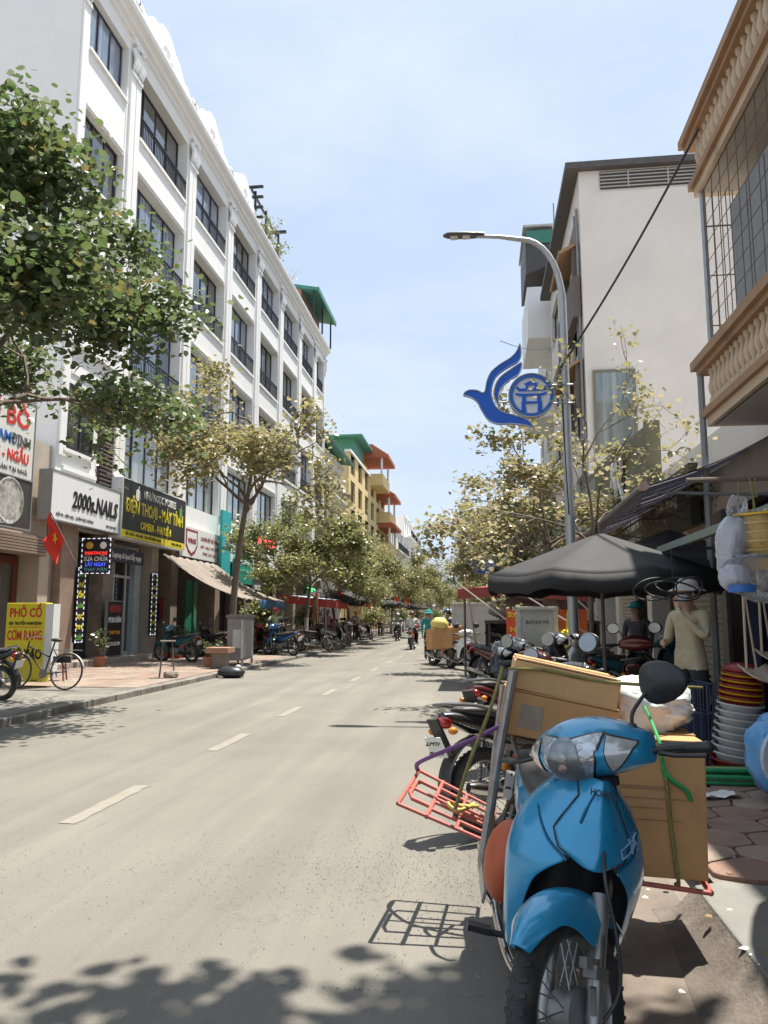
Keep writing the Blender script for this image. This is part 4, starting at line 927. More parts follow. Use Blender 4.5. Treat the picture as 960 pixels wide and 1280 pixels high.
# ---------------------------------------------------------------- street trees
TRUNK_M = pm('bark_brown', (.16, .125, .095), .92, var=.3, scale=10, bump=.6, bscale=35)
LIME = pm('bark_lime_wash', (.46, .42, .36), .92, var=.25, scale=14, bump=.5, bscale=35, col2=(.22, .19, .16), c2=.5)
def leaf_shape(mb, p, d, n, s, fold):
    """heart shaped leaf of five points, folded along its rib"""
    u = d.cross(n)
    if u.length < 1e-4: u = d.orthogonal()
    u.normalize(); n = u.cross(d).normalized()
    q = [p, p + d * s * .12 + u * s * .34 + n * s * fold * .8, p + d * s * .48 + u * s * .46 + n * s * fold, p + d * s * .82 + u * s * .24 + n * s * fold * .5, p + d * s,
         p + d * s * .82 - u * s * .24 + n * s * fold * .5, p + d * s * .48 - u * s * .46 + n * s * fold, p + d * s * .12 - u * s * .34 + n * s * fold * .8]
    mb.add(q, [(0, 1, 2, 3, 4), (0, 4, 5, 6, 7)])
def tree_meshes(key, seed, H, trunk_h, spread, lean, nleaf, leaf, mat, levels=3, dens=1.0, r0=.11, droop=.25, up=.55, flat=.8, wash=1.2, fuzz=1.5, zmin=0.):
    rng = random.Random(seed); tk = MB(); tips = []
    top = Vector((lean[0], lean[1], trunk_h))
    tp = curve([(0, 0, -.1), (lean[0] * .15, lean[1] * .15, trunk_h * .35), (lean[0] * .5, lean[1] * .55, trunk_h * .7), top], 5)
    def rad(z): return lerp(r0, r0 * .62, min(1, max(0, z / trunk_h)))
    k = max(2, sum(1 for p in tp if p.z < wash))
    lw = MB(); lw.tube(tp[:k + 1], [rad(p.z) * (1.05 + .05 * math.sin(i * 3)) for i, p in enumerate(tp[:k + 1])], 10)
    tk.tube(tp[k - 1:], [rad(p.z) for p in tp[k - 1:]], 9)
    def grow(p, d, ln, r, lev):
        pts = [p]; q = p.copy(); dd = d.copy(); n = 4
        for i in range(n):
            dd = (dd + Vector((rng.gauss(0, .16), rng.gauss(0, .16), rng.gauss(0, .12) + (.06 if lev < 2 else -droop * .15)))).normalized()
            q = q + dd * ln / n; pts.append(q.copy())
        tk.tube(pts, [lerp(r, r * .55, i / n) for i in range(n + 1)], 6 if lev < 2 else 4, caps=False)
        if lev >= levels:
            tips.append(pts); return
        nb = rng.randint(2, 3) if lev else rng.randint(3, 4)
        for b in range(nb):
            t = rng.choice((2, 3, 4)) if b else 4; ax = dd.orthogonal().normalized(); ax.rotate(Matrix.Rotation(rng.uniform(0, 6.28), 3, dd))
            nd = (dd * .75 + ax * rng.uniform(.5, .95) + Vector((0, 0, .1))).normalized(); nd.z *= flat; nd.normalize()
            grow(pts[t], nd, ln * rng.uniform(.62, .85), r * .6, lev + 1)
    nm = rng.randint(4, 5); a0 = rng.uniform(0, 6.28)
    for b in range(nm):
        a = a0 + 2 * PI * b / nm + rng.uniform(-.4, .4); d = Vector((math.cos(a), math.sin(a), rng.uniform(up * .6, up * 1.5))).normalized()
        grow(tp[-1 - (b % 3)], d, spread * rng.uniform(.42, .6), r0 * .5, 1)
    d = Vector((lean[0] * .1, lean[1] * .1, 1)).normalized(); grow(tp[-1], d, (H - trunk_h) * .42, r0 * .55, 1)
    fo = MB(); per = max(1, int(nleaf / max(1, len(tips))))
    for pts in tips:
        if rng.random() > dens: continue
        for j in range(per):
            t = rng.uniform(.1, 1.1); i = min(3, int(t * 4)); base = pts[i].lerp(pts[i + 1], min(1.2, t * 4 - i))
            off = Vector((rng.gauss(0, 1), rng.gauss(0, 1), rng.gauss(0, .8))) * leaf * fuzz
            p = base + off
            if p.z < zmin and rng.random() < .94: continue
            d = Vector((rng.gauss(0, 1), rng.gauss(0, 1), rng.gauss(-.35, .6))).normalized()
            n = Vector((rng.gauss(0, .45), rng.gauss(0, .45), 1)).normalized()
            leaf_shape(fo, p, d, n, leaf * rng.uniform(.55, 1.25), rng.uniform(.02, .2))
    return dict(wash=lw.mesh('lime_wash', LIME, 60), trunk=tk.mesh('trunk', TRUNK_M, 60), crown=fo.mesh('crown', mat))
def put_tree(ms, loc, rz, sc, label, group):
    o = empty('street_tree', loc, rz, label, 'tree', group); o.scale = (sc, sc, sc)
    t = link('trunk', ms['trunk'], o); link('trunk_base', ms['wash'], o); tag(link('crown', ms['crown'], o), kind='stuff'); return o
T_NEAR = tree_meshes('near', 11, 9.6, 4.9, 3.7, (.9, .8), 40000, .115, LEAF_N, 4, fuzz=2.7, zmin=5.0, r0=.12, droop=.4, up=.55)
T_OVER = tree_meshes('over', 12, 9.0, 6.4, 2.6, (-1.1, 1.3), 12000, .15, LEAF_N, 4, r0=.12, droop=.1, up=.5)
T_A = tree_meshes('a', 5, 9.6, 4.5, 2.55, (.35, .2), 7500, .13, LEAF_F, 4, fuzz=1.7, dens=.92, r0=.11)
T_B = tree_meshes('b', 23, 8.4, 2.7, 3.2, (.3, .2), 12500, .13, LEAF_M, 4, fuzz=1.8, r0=.10)
T_C = tree_meshes('c', 31, 8.0, 3.4, 2.8, (-.35, .1), 6000, .13, LEAF_F, 4, zmin=3.1, dens=.85, r0=.09)
T_THIN = tree_meshes('thin', 44, 6.0, 2.6, 2.3, (.05, .0), 2400, .09, LEAF_F, 4, dens=.6, r0=.055, up=.8, wash=.4)
put_tree(T_NEAR, (-8.0, 8.7, .0), R(-8), .92, 'dense green street tree overhanging the noodle sign', None)
put_tree(T_A, (-7.9, 24.0, .1), R(15), 1.16, 'dusty street tree with a lime washed trunk by the tarpaulin awning', None)
LG = 'street trees along the left pavement'; RG = 'street trees along the right pavement'
for k, (y, m_, s, rz, lb) in enumerate(((30.5, T_B, .98, 40, 'olive street tree by the red lit sign'), (36.5, T_B, .86, 130, 'dusty street tree past the red lit sign'), (42, T_B, .9, 200, 'olive street tree by the far end of the white terrace'), (48, T_C, .98, 75, 'dusty street tree beside the red flags'),
        (54.5, T_B, .95, 310, 'olive street tree before the weathered row house'), (62, T_A, .85, 20, None), (70, T_B, .98, 100, None), (79, T_B, 1.0, 260, None), (89, T_A, 1.0, 170, None), (100, T_B, 1.1, 10, None), (113, T_B, 1.1, 120, None), (128, T_A, 1.05, 220, None), (145, T_B, 1.15, 60, None), (165, T_B, 1.2, 330, None))):
    put_tree(m_, (-6.95 + .15 * math.sin(k * 2.1), y, .1), R(rz), s, lb or 'far street tree in the row before the yellow house and beyond', LG)
put_tree(T_THIN, (1.85, 13.4, .1), R(25), 1.0, 'thin almost bare young tree beside the lamp post', None)
for k, (y, m_, s, rz, lb) in enumerate(((20.5, T_C, .95, 160, 'dusty street tree behind the black parasol'), (27, T_C, 1.0, 40, 'dusty street tree beside the white cabinet cart'), (33.5, T_A, .92, 250, 'dusty tree with a stout trunk past the white cabinet cart'), (40, T_C, 1.05, 300, 'dusty street tree before the house with stacked balconies'),
        (48, T_B, 1.0, 20, None), (57, T_B, 1.05, 140, None), (67, T_A, 1.0, 80, None), (78, T_B, 1.1, 200, None), (90, T_B, 1.1, 10, None), (104, T_B, 1.15, 110, None), (120, T_B, 1.2, 260, None), (140, T_B, 1.3, 30, None))):
    put_tree(m_, (1.55 + .15 * math.sin(k * 1.7), y, .1), R(rz), s, lb or 'far street tree in the row past the stacked balconies', RG)
# the tree beside the photographer, whose shade falls on the road and the kerb
put_tree(T_OVER, (2.1, .55, .5), 0, 1.06, 'street tree across the road from the noodle sign', None)
for k, (x, y, s) in enumerate(((-3.5, 215, 1.6), (-.5, 222, 1.7), (2.5, 210, 1.6), (-6.5, 205, 1.5))):
    put_tree(T_B, (x, y, 0), R(k * 70), s, 'big tree closing the far end of the street', 'trees closing the street')
# ---------------------------------------------------------------- street lamp with dove sign
LAMP_M = pm('lamp_pole_zinc', (.46, .465, .46), .45, .6, var=.1, scale=4, col2=(.36, .34, .31), c2=.6)
BLUE_S = pm('emblem_blue', (.022, .14, .66), .35, var=.05); CHROME = pm('chrome_edge', (.55, .56, .58), .3, .8, var=.05)
def lamp_post(loc, label, detail=True):
    o = empty('street_lamp', loc, 0, label, 'street lamp', None)
    pts = [(0, 0, .0), (0, 0, 3), (0, 0, 6.45)] + [(-.02 - .62 * (1 - math.cos(t)), 0, 6.45 + 1.0 * math.sin(t)) for t in [i * PI / 2 / 8 for i in range(1, 9)]]
    pts += [(-1.0, 0, 7.52), (-1.35, 0, 7.55)]
    rs = [.085, .075, .055] + [lerp(.053, .038, i / 8) for i in range(8)] + [.033, .03]
    MB().tube(pts, rs, 12).build('pole', LAMP_M, o, smooth=50)
    MB().lathe([(.17, 0), (.17, .04), (.1, .06), (.1, .35), (.088, .37)], (0, 0, 0), 'Z', 14).build('base', LAMP_M, o, smooth=40)
    hd = MB(); rings = []
    for i in range(11):
        t = i / 10; x = -1.22 - .68 * t; w = .115 * math.sin(min(1, t * 1.6 + .22) * PI / 2) * (1 if t < .75 else math.sqrt(max(0.02, 1 - ((t - .75) / .25) ** 2))); th = .055 * (1 - .55 * t)
        rings.append([(x, w * math.cos(a), 7.56 + .012 * t * 3 + (th if math.sin(a) > 0 else .03) * math.sin(a)) for a in [2 * PI * j / 14 for j in range(14)]])
    hd.loft(rings).build('lamp_head', pm('lamp_head_grey', (.10, .095, .1), .45, .3), o, smooth=50)
    for k in (0, 1): MB().box((-1.52 - k * .2, 0, 7.545), (.12, .12, .02)).build('led_panel', pm('led_lens', (.6, .6, .6), .2), o)
    return o
def bez(p, n=6): return [(q.x, q.y) for q in curve([(a, b, 0) for a, b in p], n)]
def dove_sign(loc, s, label, simple=False):
    """dove outline with a gate emblem in a ring, drawn in a plane looking at -Y; units of the drawing are about 1.3 m wide"""
    o = empty('dove_sign', loc, 0, label, 'sign'); 
    # drawing units: x right, z up, origin at ring centre
    def px(L_): return bez([((x - 650) / 104 * .52, (1032 - z) / 104 * .52) for x, z in L_], 4)
    body = px([(328, 1020), (336, 1004), (360, 994), (395, 998), (418, 1010), (432, 1002), (440, 960), (460, 912), (500, 876), (558, 840), (588, 806), (602, 772)]) + \
           px([(602, 772), (607, 810), (602, 846), (588, 864), (540, 890), (492, 926), (468, 970), (461, 1020), (473, 1066), (492, 1092), (525, 1112), (580, 1130), (630, 1152), (661, 1192)])[1:] + \
           px([(661, 1192), (618, 1176), (560, 1167), (492, 1166), (446, 1146), (414, 1098), (392, 1054), (362, 1030), (328, 1020)])[1:-1]
    wing = px([(608, 866), (607, 896), (592, 926), (560, 946), (522, 976), (500, 1012), (494, 1055), (495, 1084)]) + px([(495, 1084), (476, 1036), (478, 984), (504, 938), (552, 902), (608, 866)])[1:-1]
    for nm, pl in (('dove_body', body), ('dove_wing', wing)):
        m = MB(); m.prism([(a * s, b * s) for a, b in pl], 'Y', -.03, .05); m.build(nm, BLUE_S, o)
        e = MB(); e.tube([(a * s, -.035, b * s) for a, b in pl], .011 * s / .63, 5, closed=True); e.build('edge', CHROME, o)
    e = MB(); ring = [(.5 * s * math.cos(a), -.03, .5 * s * math.sin(a)) for a in [2 * PI * k / 40 for k in range(40)]]
    MB().lathe([(.44 * s, -.03), (.44 * s, -.05), (.52 * s, -.05), (.52 * s, .05), (.44 * s, .05)], (0, 0, 0), 'Y', 40).build('ring', pm('emblem_ring', (.05, .17, .58), .4), o)
    MB().lathe([(0, -.025), (.45 * s, -.025), (.45 * s, .03), (0, .03)], (0, 0, 0), 'Y', 36).build('disc', pm('emblem_white', (.80, .84, .90), .5, var=.03), o)
    MB().lathe([(.52 * s, -.06), (.545 * s, -.06), (.545 * s, .06), (.52 * s, .06)], (0, 0, 0), 'Y', 40).build('rim', CHROME, o)
    gt = MB(); y0, y1 = -.05, -.024
    def bar(pts): gt.prism([(a * s, b * s) for a, b in pts], 'Y', y0, y1)
    bar([(-.13, .25), (.13, .25), (.17, .30), (.11, .30), (.08, .34), (-.08, .34), (-.11, .30), (-.17, .30)])             # upper roof
    bar([(-.13, .25), (-.08, .25), (-.08, .18), (-.13, .18)]); bar([(.08, .25), (.13, .25), (.13, .18), (.08, .18)])
    bar([(-.34, .16), (-.28, .11), (.28, .11), (.34, .16), (.36, .22), (.31, .22), (.27, .17), (-.27, .17), (-.31, .22), (-.36, .22)])  # lower roof
    bar([(-.38, .07), (-.22, .04), (.22, .04), (.38, .07), (.36, .02), (.25, -.01), (-.25, -.01), (-.36, .02)])
    bar([(-.22, -.01), (-.13, -.01), (-.13, -.15), (-.22, -.15)]); bar([(.13, -.01), (.22, -.01), (.22, -.15), (.13, -.15)])
    bar([(-.24, -.15), (.24, -.15), (.24, -.2), (-.24, -.2)]); bar([(-.24, -.2), (-.15, -.2), (-.13, -.4), (-.24, -.4)]); bar([(.15, -.2), (.24, -.2), (.24, -.4), (.13, -.4)])
    gt.build('gate_emblem', BLUE_S, o)
    br = MB(); br.tube([(.5 * s, .0, .25 * s), (.98 * s, .0, .25 * s)], .018, 6); MB().tube([(.4 * s, .0, -.2 * s), (1.0 * s, .0, -.2 * s)], .018, 6).build('bracket', STEEL, o); br.build('bracket', STEEL, o)
    MB().tube([(-.85 * s, .06, -.1 * s), (-.4 * s, .06, -.1 * s), (.0, .06, -.1 * s)], .014, 6).build('bracket', STEEL, o)
    return o
lamp_post((1.40, 12.0, .1), 'zinc street lamp with a curved arm behind the black parasol')
dove_sign((.86, 11.95, 4.90), .66, 'blue dove sign with a gate emblem in a ring on the lamp post')
lamp_post((1.2, 41.0, .1), 'far street lamp among the trees past the white cabinet cart'); dove_sign((.5, 40.9, 4.2), .72, 'small far dove sign with a ring emblem over the white cabinet cart')
# overhead cables
def cable(a, b, sag, r, label, n=14):
    pts = [vlerp(a, b, i / n) - Vector((0, 0, sag * 4 * (i / n) * (1 - i / n))) for i in range(n + 1)]
    return tag(MB().tube(pts, r, 5).build('overhead_cable', pm('cable_black', (.03, .03, .032), .6), None, smooth=60), label, 'cable')
cable((1.32, 11.98, 5.35), (3.0, 9.9, 7.9), .12, .018, 'thick black cable from the lamp post up to the balcony house')
cable((1.32, 11.98, 5.35), (1.38, 11.93, 3.0), -.02, .012, 'black cable running down the lamp post')
cable((.4, 12.02, 5.85), (4.0, 30, 13), .5, .006, 'thin cable from the dove sign to the tall cream house')
cable((-10.9, 60, 7.5), (4.2, 66, 8.0), .8, .012, 'far cable crossing the street between the trees')
cable((-10.9, 95, 9.5), (4.2, 88, 8.5), 1.0, .014, 'farthest cable crossing the street')
# ---------------------------------------------------------------- parasols
CANVAS = pm('parasol_canvas_black', (.019, .019, .021), .75, var=.15, scale=2.5, bump=.1, bscale=14, dust=.08)
def parasol(loc, rz, r, zr, za, label, mat=CANVAS, tilt=0, n=8, pole=True, val=.2):
    o = empty('parasol', loc, rz, label, 'parasol'); o.rotation_euler = (tilt, 0, rz)
    can = MB(); rows = []
    for i in range(9):
        t = i / 8; ring = []
        for j in range(n * 6):
            a = 2 * PI * j / (n * 6); fr = (j % 6) / 6; sag = math.sin(fr * PI)
            rr = r * t * (math.cos(PI / n) / math.cos((fr - .5) * 2 * PI / n))
            ring.append((rr * math.cos(a), rr * math.sin(a), za - (za - zr) * (t ** 1.02) - .05 * sag * t * r / 1.5))
        rows.append(ring)
    can.grid(rows, close_u=True); co = can.build('canopy', mat, o, smooth=35, thick=.006)
    vl = MB(); top = rows[-1]; bot = [(p[0] * 1.01, p[1] * 1.01, p[2] - val - .02 * math.sin(k * 2.3)) for k, p in enumerate(top)]
    vl.grid([top, bot], close_u=True).build('valance', mat, o, smooth=35, thick=.005)
    for k in range(n):
        a = 2 * PI * k / n; MB().tube([(0, 0, za - .06), (r * .98 * math.cos(a), r * .98 * math.sin(a), zr - .015)], .012, 5).build('rib', GREYM, o)
        MB().tube([(.03 * math.cos(a), .03 * math.sin(a), za - .75), (r * .5 * math.cos(a), r * .5 * math.sin(a), lerp(za, zr, .42) - .05)], .009, 5).build('strut', GREYM, o)
    if pole: MB().tube([(0, 0, 0), (0, 0, za + .08)], .024, 8).build('pole', RUST, o)
    return o
parasol((1.52, 9.9, .1), R(14), 1.45, 1.86, 2.40, 'large black market parasol in front of the lamp post')
parasol((2.75, 11.6, .1), R(30), 1.3, 2.12, 2.62, 'second black parasol tucked under the striped awning')
for k, (x, y, zz, lb) in enumerate(((-7.6, 37.5, 2.25, 'dark parasol over the stall beside the market seller in pink'), (-7.3, 41.5, 2.3, 'dark parasol between the two red flags'), (-7.4, 46, 2.3, 'dark parasol just past the leaning red flag'), (-7.2, 51, 2.3, None), (-7.3, 56, 2.35, None), (-7.2, 62, 2.3, None), (-7.4, 69, 2.3, None), (-7.3, 77, 2.3, None), (-7.2, 86, 2.4, None))):
    parasol((x, y, .1), R(k * 17), 1.55, zz, zz + .55, lb or 'far dark stall parasol in the row past the red flags', n=6).__setitem__('group', 'stall parasols along the left pavement')
for k, (x, y, zz) in enumerate(((1.7, 52, 2.2), (1.6, 60, 2.2), (1.7, 70, 2.2))):
    parasol((x, y, .1), R(k * 23), 1.5, zz, zz + .5, 'far dark stall parasol in the row past the stacked balconies', n=6).__setitem__('group', 'stall parasols along the right pavement')
# bucket weight for the parasol
bk = empty('parasol_bucket', (1.52, 9.9, .1), 0, 'dark green plastic tub weighing down the black parasol', 'tub')
MB().lathe([(0, .0), (.2, .0), (.235, .36), (.25, .37), (.25, .4), (.225, .4), (.2, .06), (0, .05)], (0, 0, 0), 'Z', 20).build('body', pm('tub_green', (.02, .05, .035), .5, var=.1), bk, smooth=40)
# ---------------------------------------------------------------- flags
FLAG = pm('flag_red', (.70, .035, .02), .75, var=.08); STAR = pm('flag_yellow', (.85, .62, .03), .6)
def flag(loc, label, tilt=28, rz=0, s=1.0, hang=.55, big=False):
    o = empty('red_flag', loc, rz, label, 'flag', None)
    top = Vector((math.sin(R(tilt)) * 1.5 * s, 0, math.cos(R(tilt)) * 1.5 * s)); MB().tube([(0, 0, 0), top], .014, 6).build('staff', RUST, o)
    rows = []
    for i in range(11):
        t = i / 10; p = top * lerp(.97, .45, t); rows.append([(p.x + u * .62 * s * (1 - hang) + .04 * math.sin(u * 7 + t * 4), p.y + .10 * s * math.sin(u * 6.5 + t * 1.5) * u, p.z - u * hang * .9 * s - .02 * math.sin(u * 9)) for u in [j / 12 for j in range(13)]])
    MB().grid(rows).build('cloth', FLAG, o, smooth=60, thick=.004)
    c = Vector(rows[5][6]); pts = []
    ex = (Vector(rows[5][8]) - Vector(rows[5][4])).normalized(); ez = (Vector(rows[3][6]) - Vector(rows[7][6])).normalized(); nn = ex.cross(ez).normalized()
    for sgn in (1, -1):
        m = MB(); vs = []
        for k in range(10):
            a = PI / 2 + k * PI / 5; rr = (.15 if k % 2 == 0 else .06) * s; vs.append(c + (ex * math.cos(a) + ez * math.sin(a)) * rr + nn * sgn * .022)
        m.add(vs + [c + nn * sgn * .024], [(k, (k + 1) % 10, 10) for k in range(10)]); m.build('star', STAR, o)
    return o
flag((-9.35, 16.85, 2.75), 'red flag with yellow star below the nail shop sign', 30, R(180), .92, .8)
flag((-7.0, 37.0, 1.5), 'red flag with yellow star on the stall with the red awning', 6, R(10), 1.15, .7)
flag((-6.9, 43.5, 1.5), 'red flag leaning out between the dark parasols', 25, R(-10), 1.15, .4)
flag((-7.0, 33.2, 1.6), 'bunched red flag at the near end of the red stall awning', 4, R(170), .9, .75)
flag((-6.8, 60, 1.8), 'far red flag above the dark stall parasols', 8, 0, 1.1, .6); flag((-6.7, 68, 1.8), 'farthest red flag above the dark stall parasols', 8, R(20), 1.1, .6)
# red and white stall awning on the left
ra = empty('red_stall_awning', (-7.6, 33.0, 0), 0, 'low red stall awning with a pale top beyond the utility cabinet', 'awning')
MB().grid([[(lerp(-1.1, 1.0, i / 4), 5.6 * j / 10, 2.42 - .22 * i / 4 - .05 * math.sin(j * .9)) for j in range(11)] for i in range(5)]).build('top_sheet', pm('sheet_pale_blue', (.45, .52, .6), .7, var=.1), ra, thick=.01)
MB().grid([[(1.01, 5.6 * j / 20, 2.2 - .36 * i / 2 + .02 * math.sin(j * 1.7)) for j in range(21)] for i in range(3)]).build('valance', pm('valance_red', (.42, .05, .04), .8, var=.1), ra, thick=.006)
MB().grid([[(lerp(-1.1, 1.0, i / 4), -.01, lerp(2.42, 2.2, i / 4) - .34 * k / 2) for i in range(5)] for k in range(3)]).build('valance', pm('valance_red', (.42, .05, .04), .8, var=.1), ra, thick=.006)
for yy in (.1, 5.5): MB().tube([(.95, yy, .1), (.95, yy, 2.25)], .03, 6).build('pole', STEEL, ra)
# ---------------------------------------------------------------- cabinets, carts and boards
uc = empty('utility_cabinet', (-6.75, 21.4, .1), R(6), 'grey steel utility cabinet on legs by the kerb', 'cabinet')
MB().b2((-.22, -.75, .16), (.22, .75, 1.32)).build('body', GREYM, uc, bevel=.015); MB().b2((-.26, -.8, 1.32), (.26, .8, 1.4)).build('roof', pm('cabinet_dark', (.16, .16, .155), .6, .2), uc, bevel=.01)
for k in (-1, 1): MB().b2((.221, -.36 + k * .36 - .34, .22), (.235, -.36 + k * .36 + .34 if k < 0 else .7, 1.26)).build('door', GREYM, uc, bevel=.008)
for a in (-.2, .2):
    for b in (-.7, .7): MB().b2((a - .03, b - .03, .0), (a + .03, b + .03, .16)).build('leg', STEEL, uc)
MB().b2((-.06, -.756, .5), (.16, -.751, 1.0)).build('notice', pm('notice_paper', (.6, .6, .56), .7), uc)
tub = empty('terracotta_tub', (-6.75, 19.7, .1), 0, 'short terracotta topped concrete tub beside the utility cabinet', 'tub'); MB().lathe([(0, 0), (.22, 0), (.24, .42), (0, .42)], (0, 0, 0), 'Z', 14).build('body', CONC, tub, smooth=40); MB().b2((-.3, -.3, .42), (.3, .3, .56)).build('rim', pm('terracotta', (.34, .19, .13), .85), tub, bevel=.01)
rb = empty('rubbish_bag', (-5.95, 18.2, .0), 0, 'small black rubbish bag lying on the road edge', 'bag')
MB().ball((0, 0, .13), (.34, .24, .14), 16, 10, lambda d: 1 + .16 * noise.noise(d * 3.1) + .08 * noise.noise(d * 8)).build('body', pm('bag_black', (.03, .03, .032), .35, var=.2), rb, smooth=60); MB().ball((.16, .05, .24), (.08, .07, .07), 8, 6, lambda d: 1 + .2 * noise.noise(d * 5)).build('knot', pm('bag_white', (.5, .5, .5), .5), rb, smooth=60)
def cart(loc, rz, w, d, z0, h, label, mat, panels=2, feet=True):
    o = empty('cabinet_cart', loc, rz, label, 'cart'); MB().b2((-w / 2, -d / 2, z0), (w / 2, d / 2, z0 + h)).build('body', mat, o, bevel=.01)
    MB().b2((-w / 2 - .05, -d / 2 - .05, z0 + h), (w / 2 + .05, d / 2 + .05, z0 + h + .06)).build('lid', pm('cart_rim', (.55, .53, .48), .6, var=.1), o, bevel=.008)
    pw = w / panels
    for k in range(panels): MB().b2((-w / 2 + k * pw + .04, -d / 2 - .015, z0 + .06), (-w / 2 + (k + 1) * pw - .04, -d / 2 - .002, z0 + h - .06)).build('door_panel', mat, o, bevel=.006)
    for a in (-1, 1): MB().b2((a * w / 2 - .04 + (.0 if a < 0 else .0), -d / 2 - .03, 0), (a * w / 2 + .04, -d / 2 + .03, z0 + h)).build('post', pm('cart_rim', (.55, .53, .48), .6, var=.1), o)
    if feet:
        for a in (-w / 2 + .2, w / 2 - .2): MB().lathe([(.0, -.04), (.2, -.04), (.22, -.02), (.22, .02), (.2, .04), (0, .04)], (a, 0, .22), 'Y', 16).build('wheel', pm('rubber', (.025, .025, .026), .7), o, smooth=40)
    return o
CART_W = pm('cart_white', (.50, .49, .45), .55, .1, var=.14, scale=3, col2=(.3, .28, .25), c2=.54)
cart((-.15, 24.3, .0), R(-4), 1.3, .8, .62, 1.2, 'white metal cabinet cart standing at the road edge', CART_W)
c2 = cart((1.0, 14.4, .1), R(3), .66, .5, .45, 1.02, 'white metal stall cabinet between the red sign and the yellow bag', CART_W, 1, False)
text('BÁNH MÌ', .1, INKG, c2, (0, -.272, 1.25), FACE_CAM, width=.4); text('XÔI', .12, INK, c2, (.1, -.272, .72), FACE_CAM, width=.25)
rs_ = empty('red_menu_sign', (.72, 15.6, .1), R(6), 'red menu sign board standing beside the white stall cabinet', 'sign'); MB().b2((-.2, -.02, .55), (.26, .02, 1.5)).build('panel', pm('menu_red', (.70, .10, .035), .6, var=.2, scale=8), rs_); MB().b2((-.16, -.01, 0), (-.13, .01, .55)).build('leg', RUST, rs_); MB().b2((.2, -.01, 0), (.23, .01, .55)).build('leg', RUST, rs_)
text('BÚN CHẢ', .12, YEL, rs_, (.03, -.026, 1.38), FACE_CAM, width=.4, bold=.004); text('NEM', .13, YEL, rs_, (.03, -.026, 1.1), FACE_CAM, width=.32, bold=.004); text('BÚN', .13, YEL, rs_, (.03, -.026, .8), FACE_CAM, width=.32, bold=.004)
os_ = empty('orange_stall_banner', (1.75, 16.2, .1), 0, 'orange stall banner behind the yellow bag', 'banner'); MB().b2((-.42, -.02, .6), (.42, .02, 1.5)).build('panel', pm('banner_orange', (.72, .16, .04), .6, var=.25, scale=7), os_); MB().b2((-.4, -.01, 0), (-.37, .01, .6)).build('leg', RUST, os_); MB().b2((.37, -.01, 0), (.4, .01, .6)).build('leg', RUST, os_)
ybg = empty('yellow_bag', (1.52, 14.0, .55), 0, 'bright yellow plastic bag hanging beside the white stall cabinet', 'bag'); MB().ball((0, 0, .38), (.2, .15, .3), 16, 10, lambda d: 1 + .2 * noise.noise(d * 3) + .07 * noise.noise(d * 9)).build('body', pm('bag_yellow', (.82, .62, .02), .4, var=.12), ybg, smooth=60); MB().tube([(0, 0, .64), (.02, 0, .95), (.1, 0, 1.2)], .02, 5).build('strap', pm('bag_yellow', (.82, .62, .02), .4, var=.12), ybg)
# red canopy with leaning poles behind the parasol
rc = empty('red_stall_canopy', (.9, 16.8, 0), 0, 'dark red stall canopy with pale poles behind the black parasol', 'canopy')
MB().grid([[(lerp(-1.35, 1.4, i / 8), lerp(-.9, 1.4, j / 5), 2.08 - .22 * abs(i / 8 - .35) + .1 * j / 5 + .02 * math.sin(i * 2 + j)) for i in range(9)] for j in range(6)]).build('sheet', pm('canopy_red', (.30, .07, .05), .8, var=.15), rc, smooth=60, thick=.012)
MB().grid([[(lerp(-1.35, 1.4, i / 8), -.91, 2.08 - .22 * abs(i / 8 - .35) - .2 * k) for i in range(9)] for k in range(2)]).build('valance', pm('canopy_red', (.30, .07, .05), .8, var=.15), rc, thick=.008)
for a, b in (((-1.3, -.9, 2.1), (.2, -1.1, .95)), ((-.5, -.95, 2.2), (1.3, -1.2, 1.05)), ((-1.2, -.8, 2.3), (-.9, .8, .1)), ((.6, -1, 2.2), (1.6, -1.3, 1.2))): MB().tube([a, b], .018, 6).build('pole', pm('pole_pale', (.5, .42, .36), .7), rc)
for a in (-1.25, 1.3): MB().tube([(a, 1.3, .1), (a, 1.3, 2.05)], .03, 6).build('post', RUST, rc)
for k, (x, y, z, r_, lb) in enumerate(((.95, 18.2, 1.62, (.75, .4, .28), 'grey tarpaulin bundle on the stall under the red canopy'), (1.9, 18.0, 1.7, (.5, .35, .28), 'mottled sack bundle on the stall beside the grey tarpaulin'))):
    o = empty('tarpaulin_bundle', (x, y, z), 0, lb, 'bundle'); MB().ball((0, 0, 0), r_, 20, 12, lambda d: 1 + .2 * noise.noise(d * 2.6) + .1 * noise.noise(d * 7)).build('body', pm('tarp_grey%d' % k, ((.30, .28, .25), (.36, .31, .25))[k], .85, var=.3, scale=6), o, smooth=60)
tb = empty('stall_table', (1.4, 18.1, .1), 0, 'stall table carrying the tarpaulin bundles', 'table'); MB().b2((-1.3, -.45, 1.2), (1.3, .45, 1.27)).build('top', RUST, tb)
for a in (-1.2, 1.2):
    for b in (-.4, .4): MB().b2((a - .03, b - .03, 0), (a + .03, b + .03, 1.2)).build('leg', RUST, tb)
MB().b2((-1.28, .3, .1), (1.28, .42, 1.19)).build('back_panel', DARK, tb)
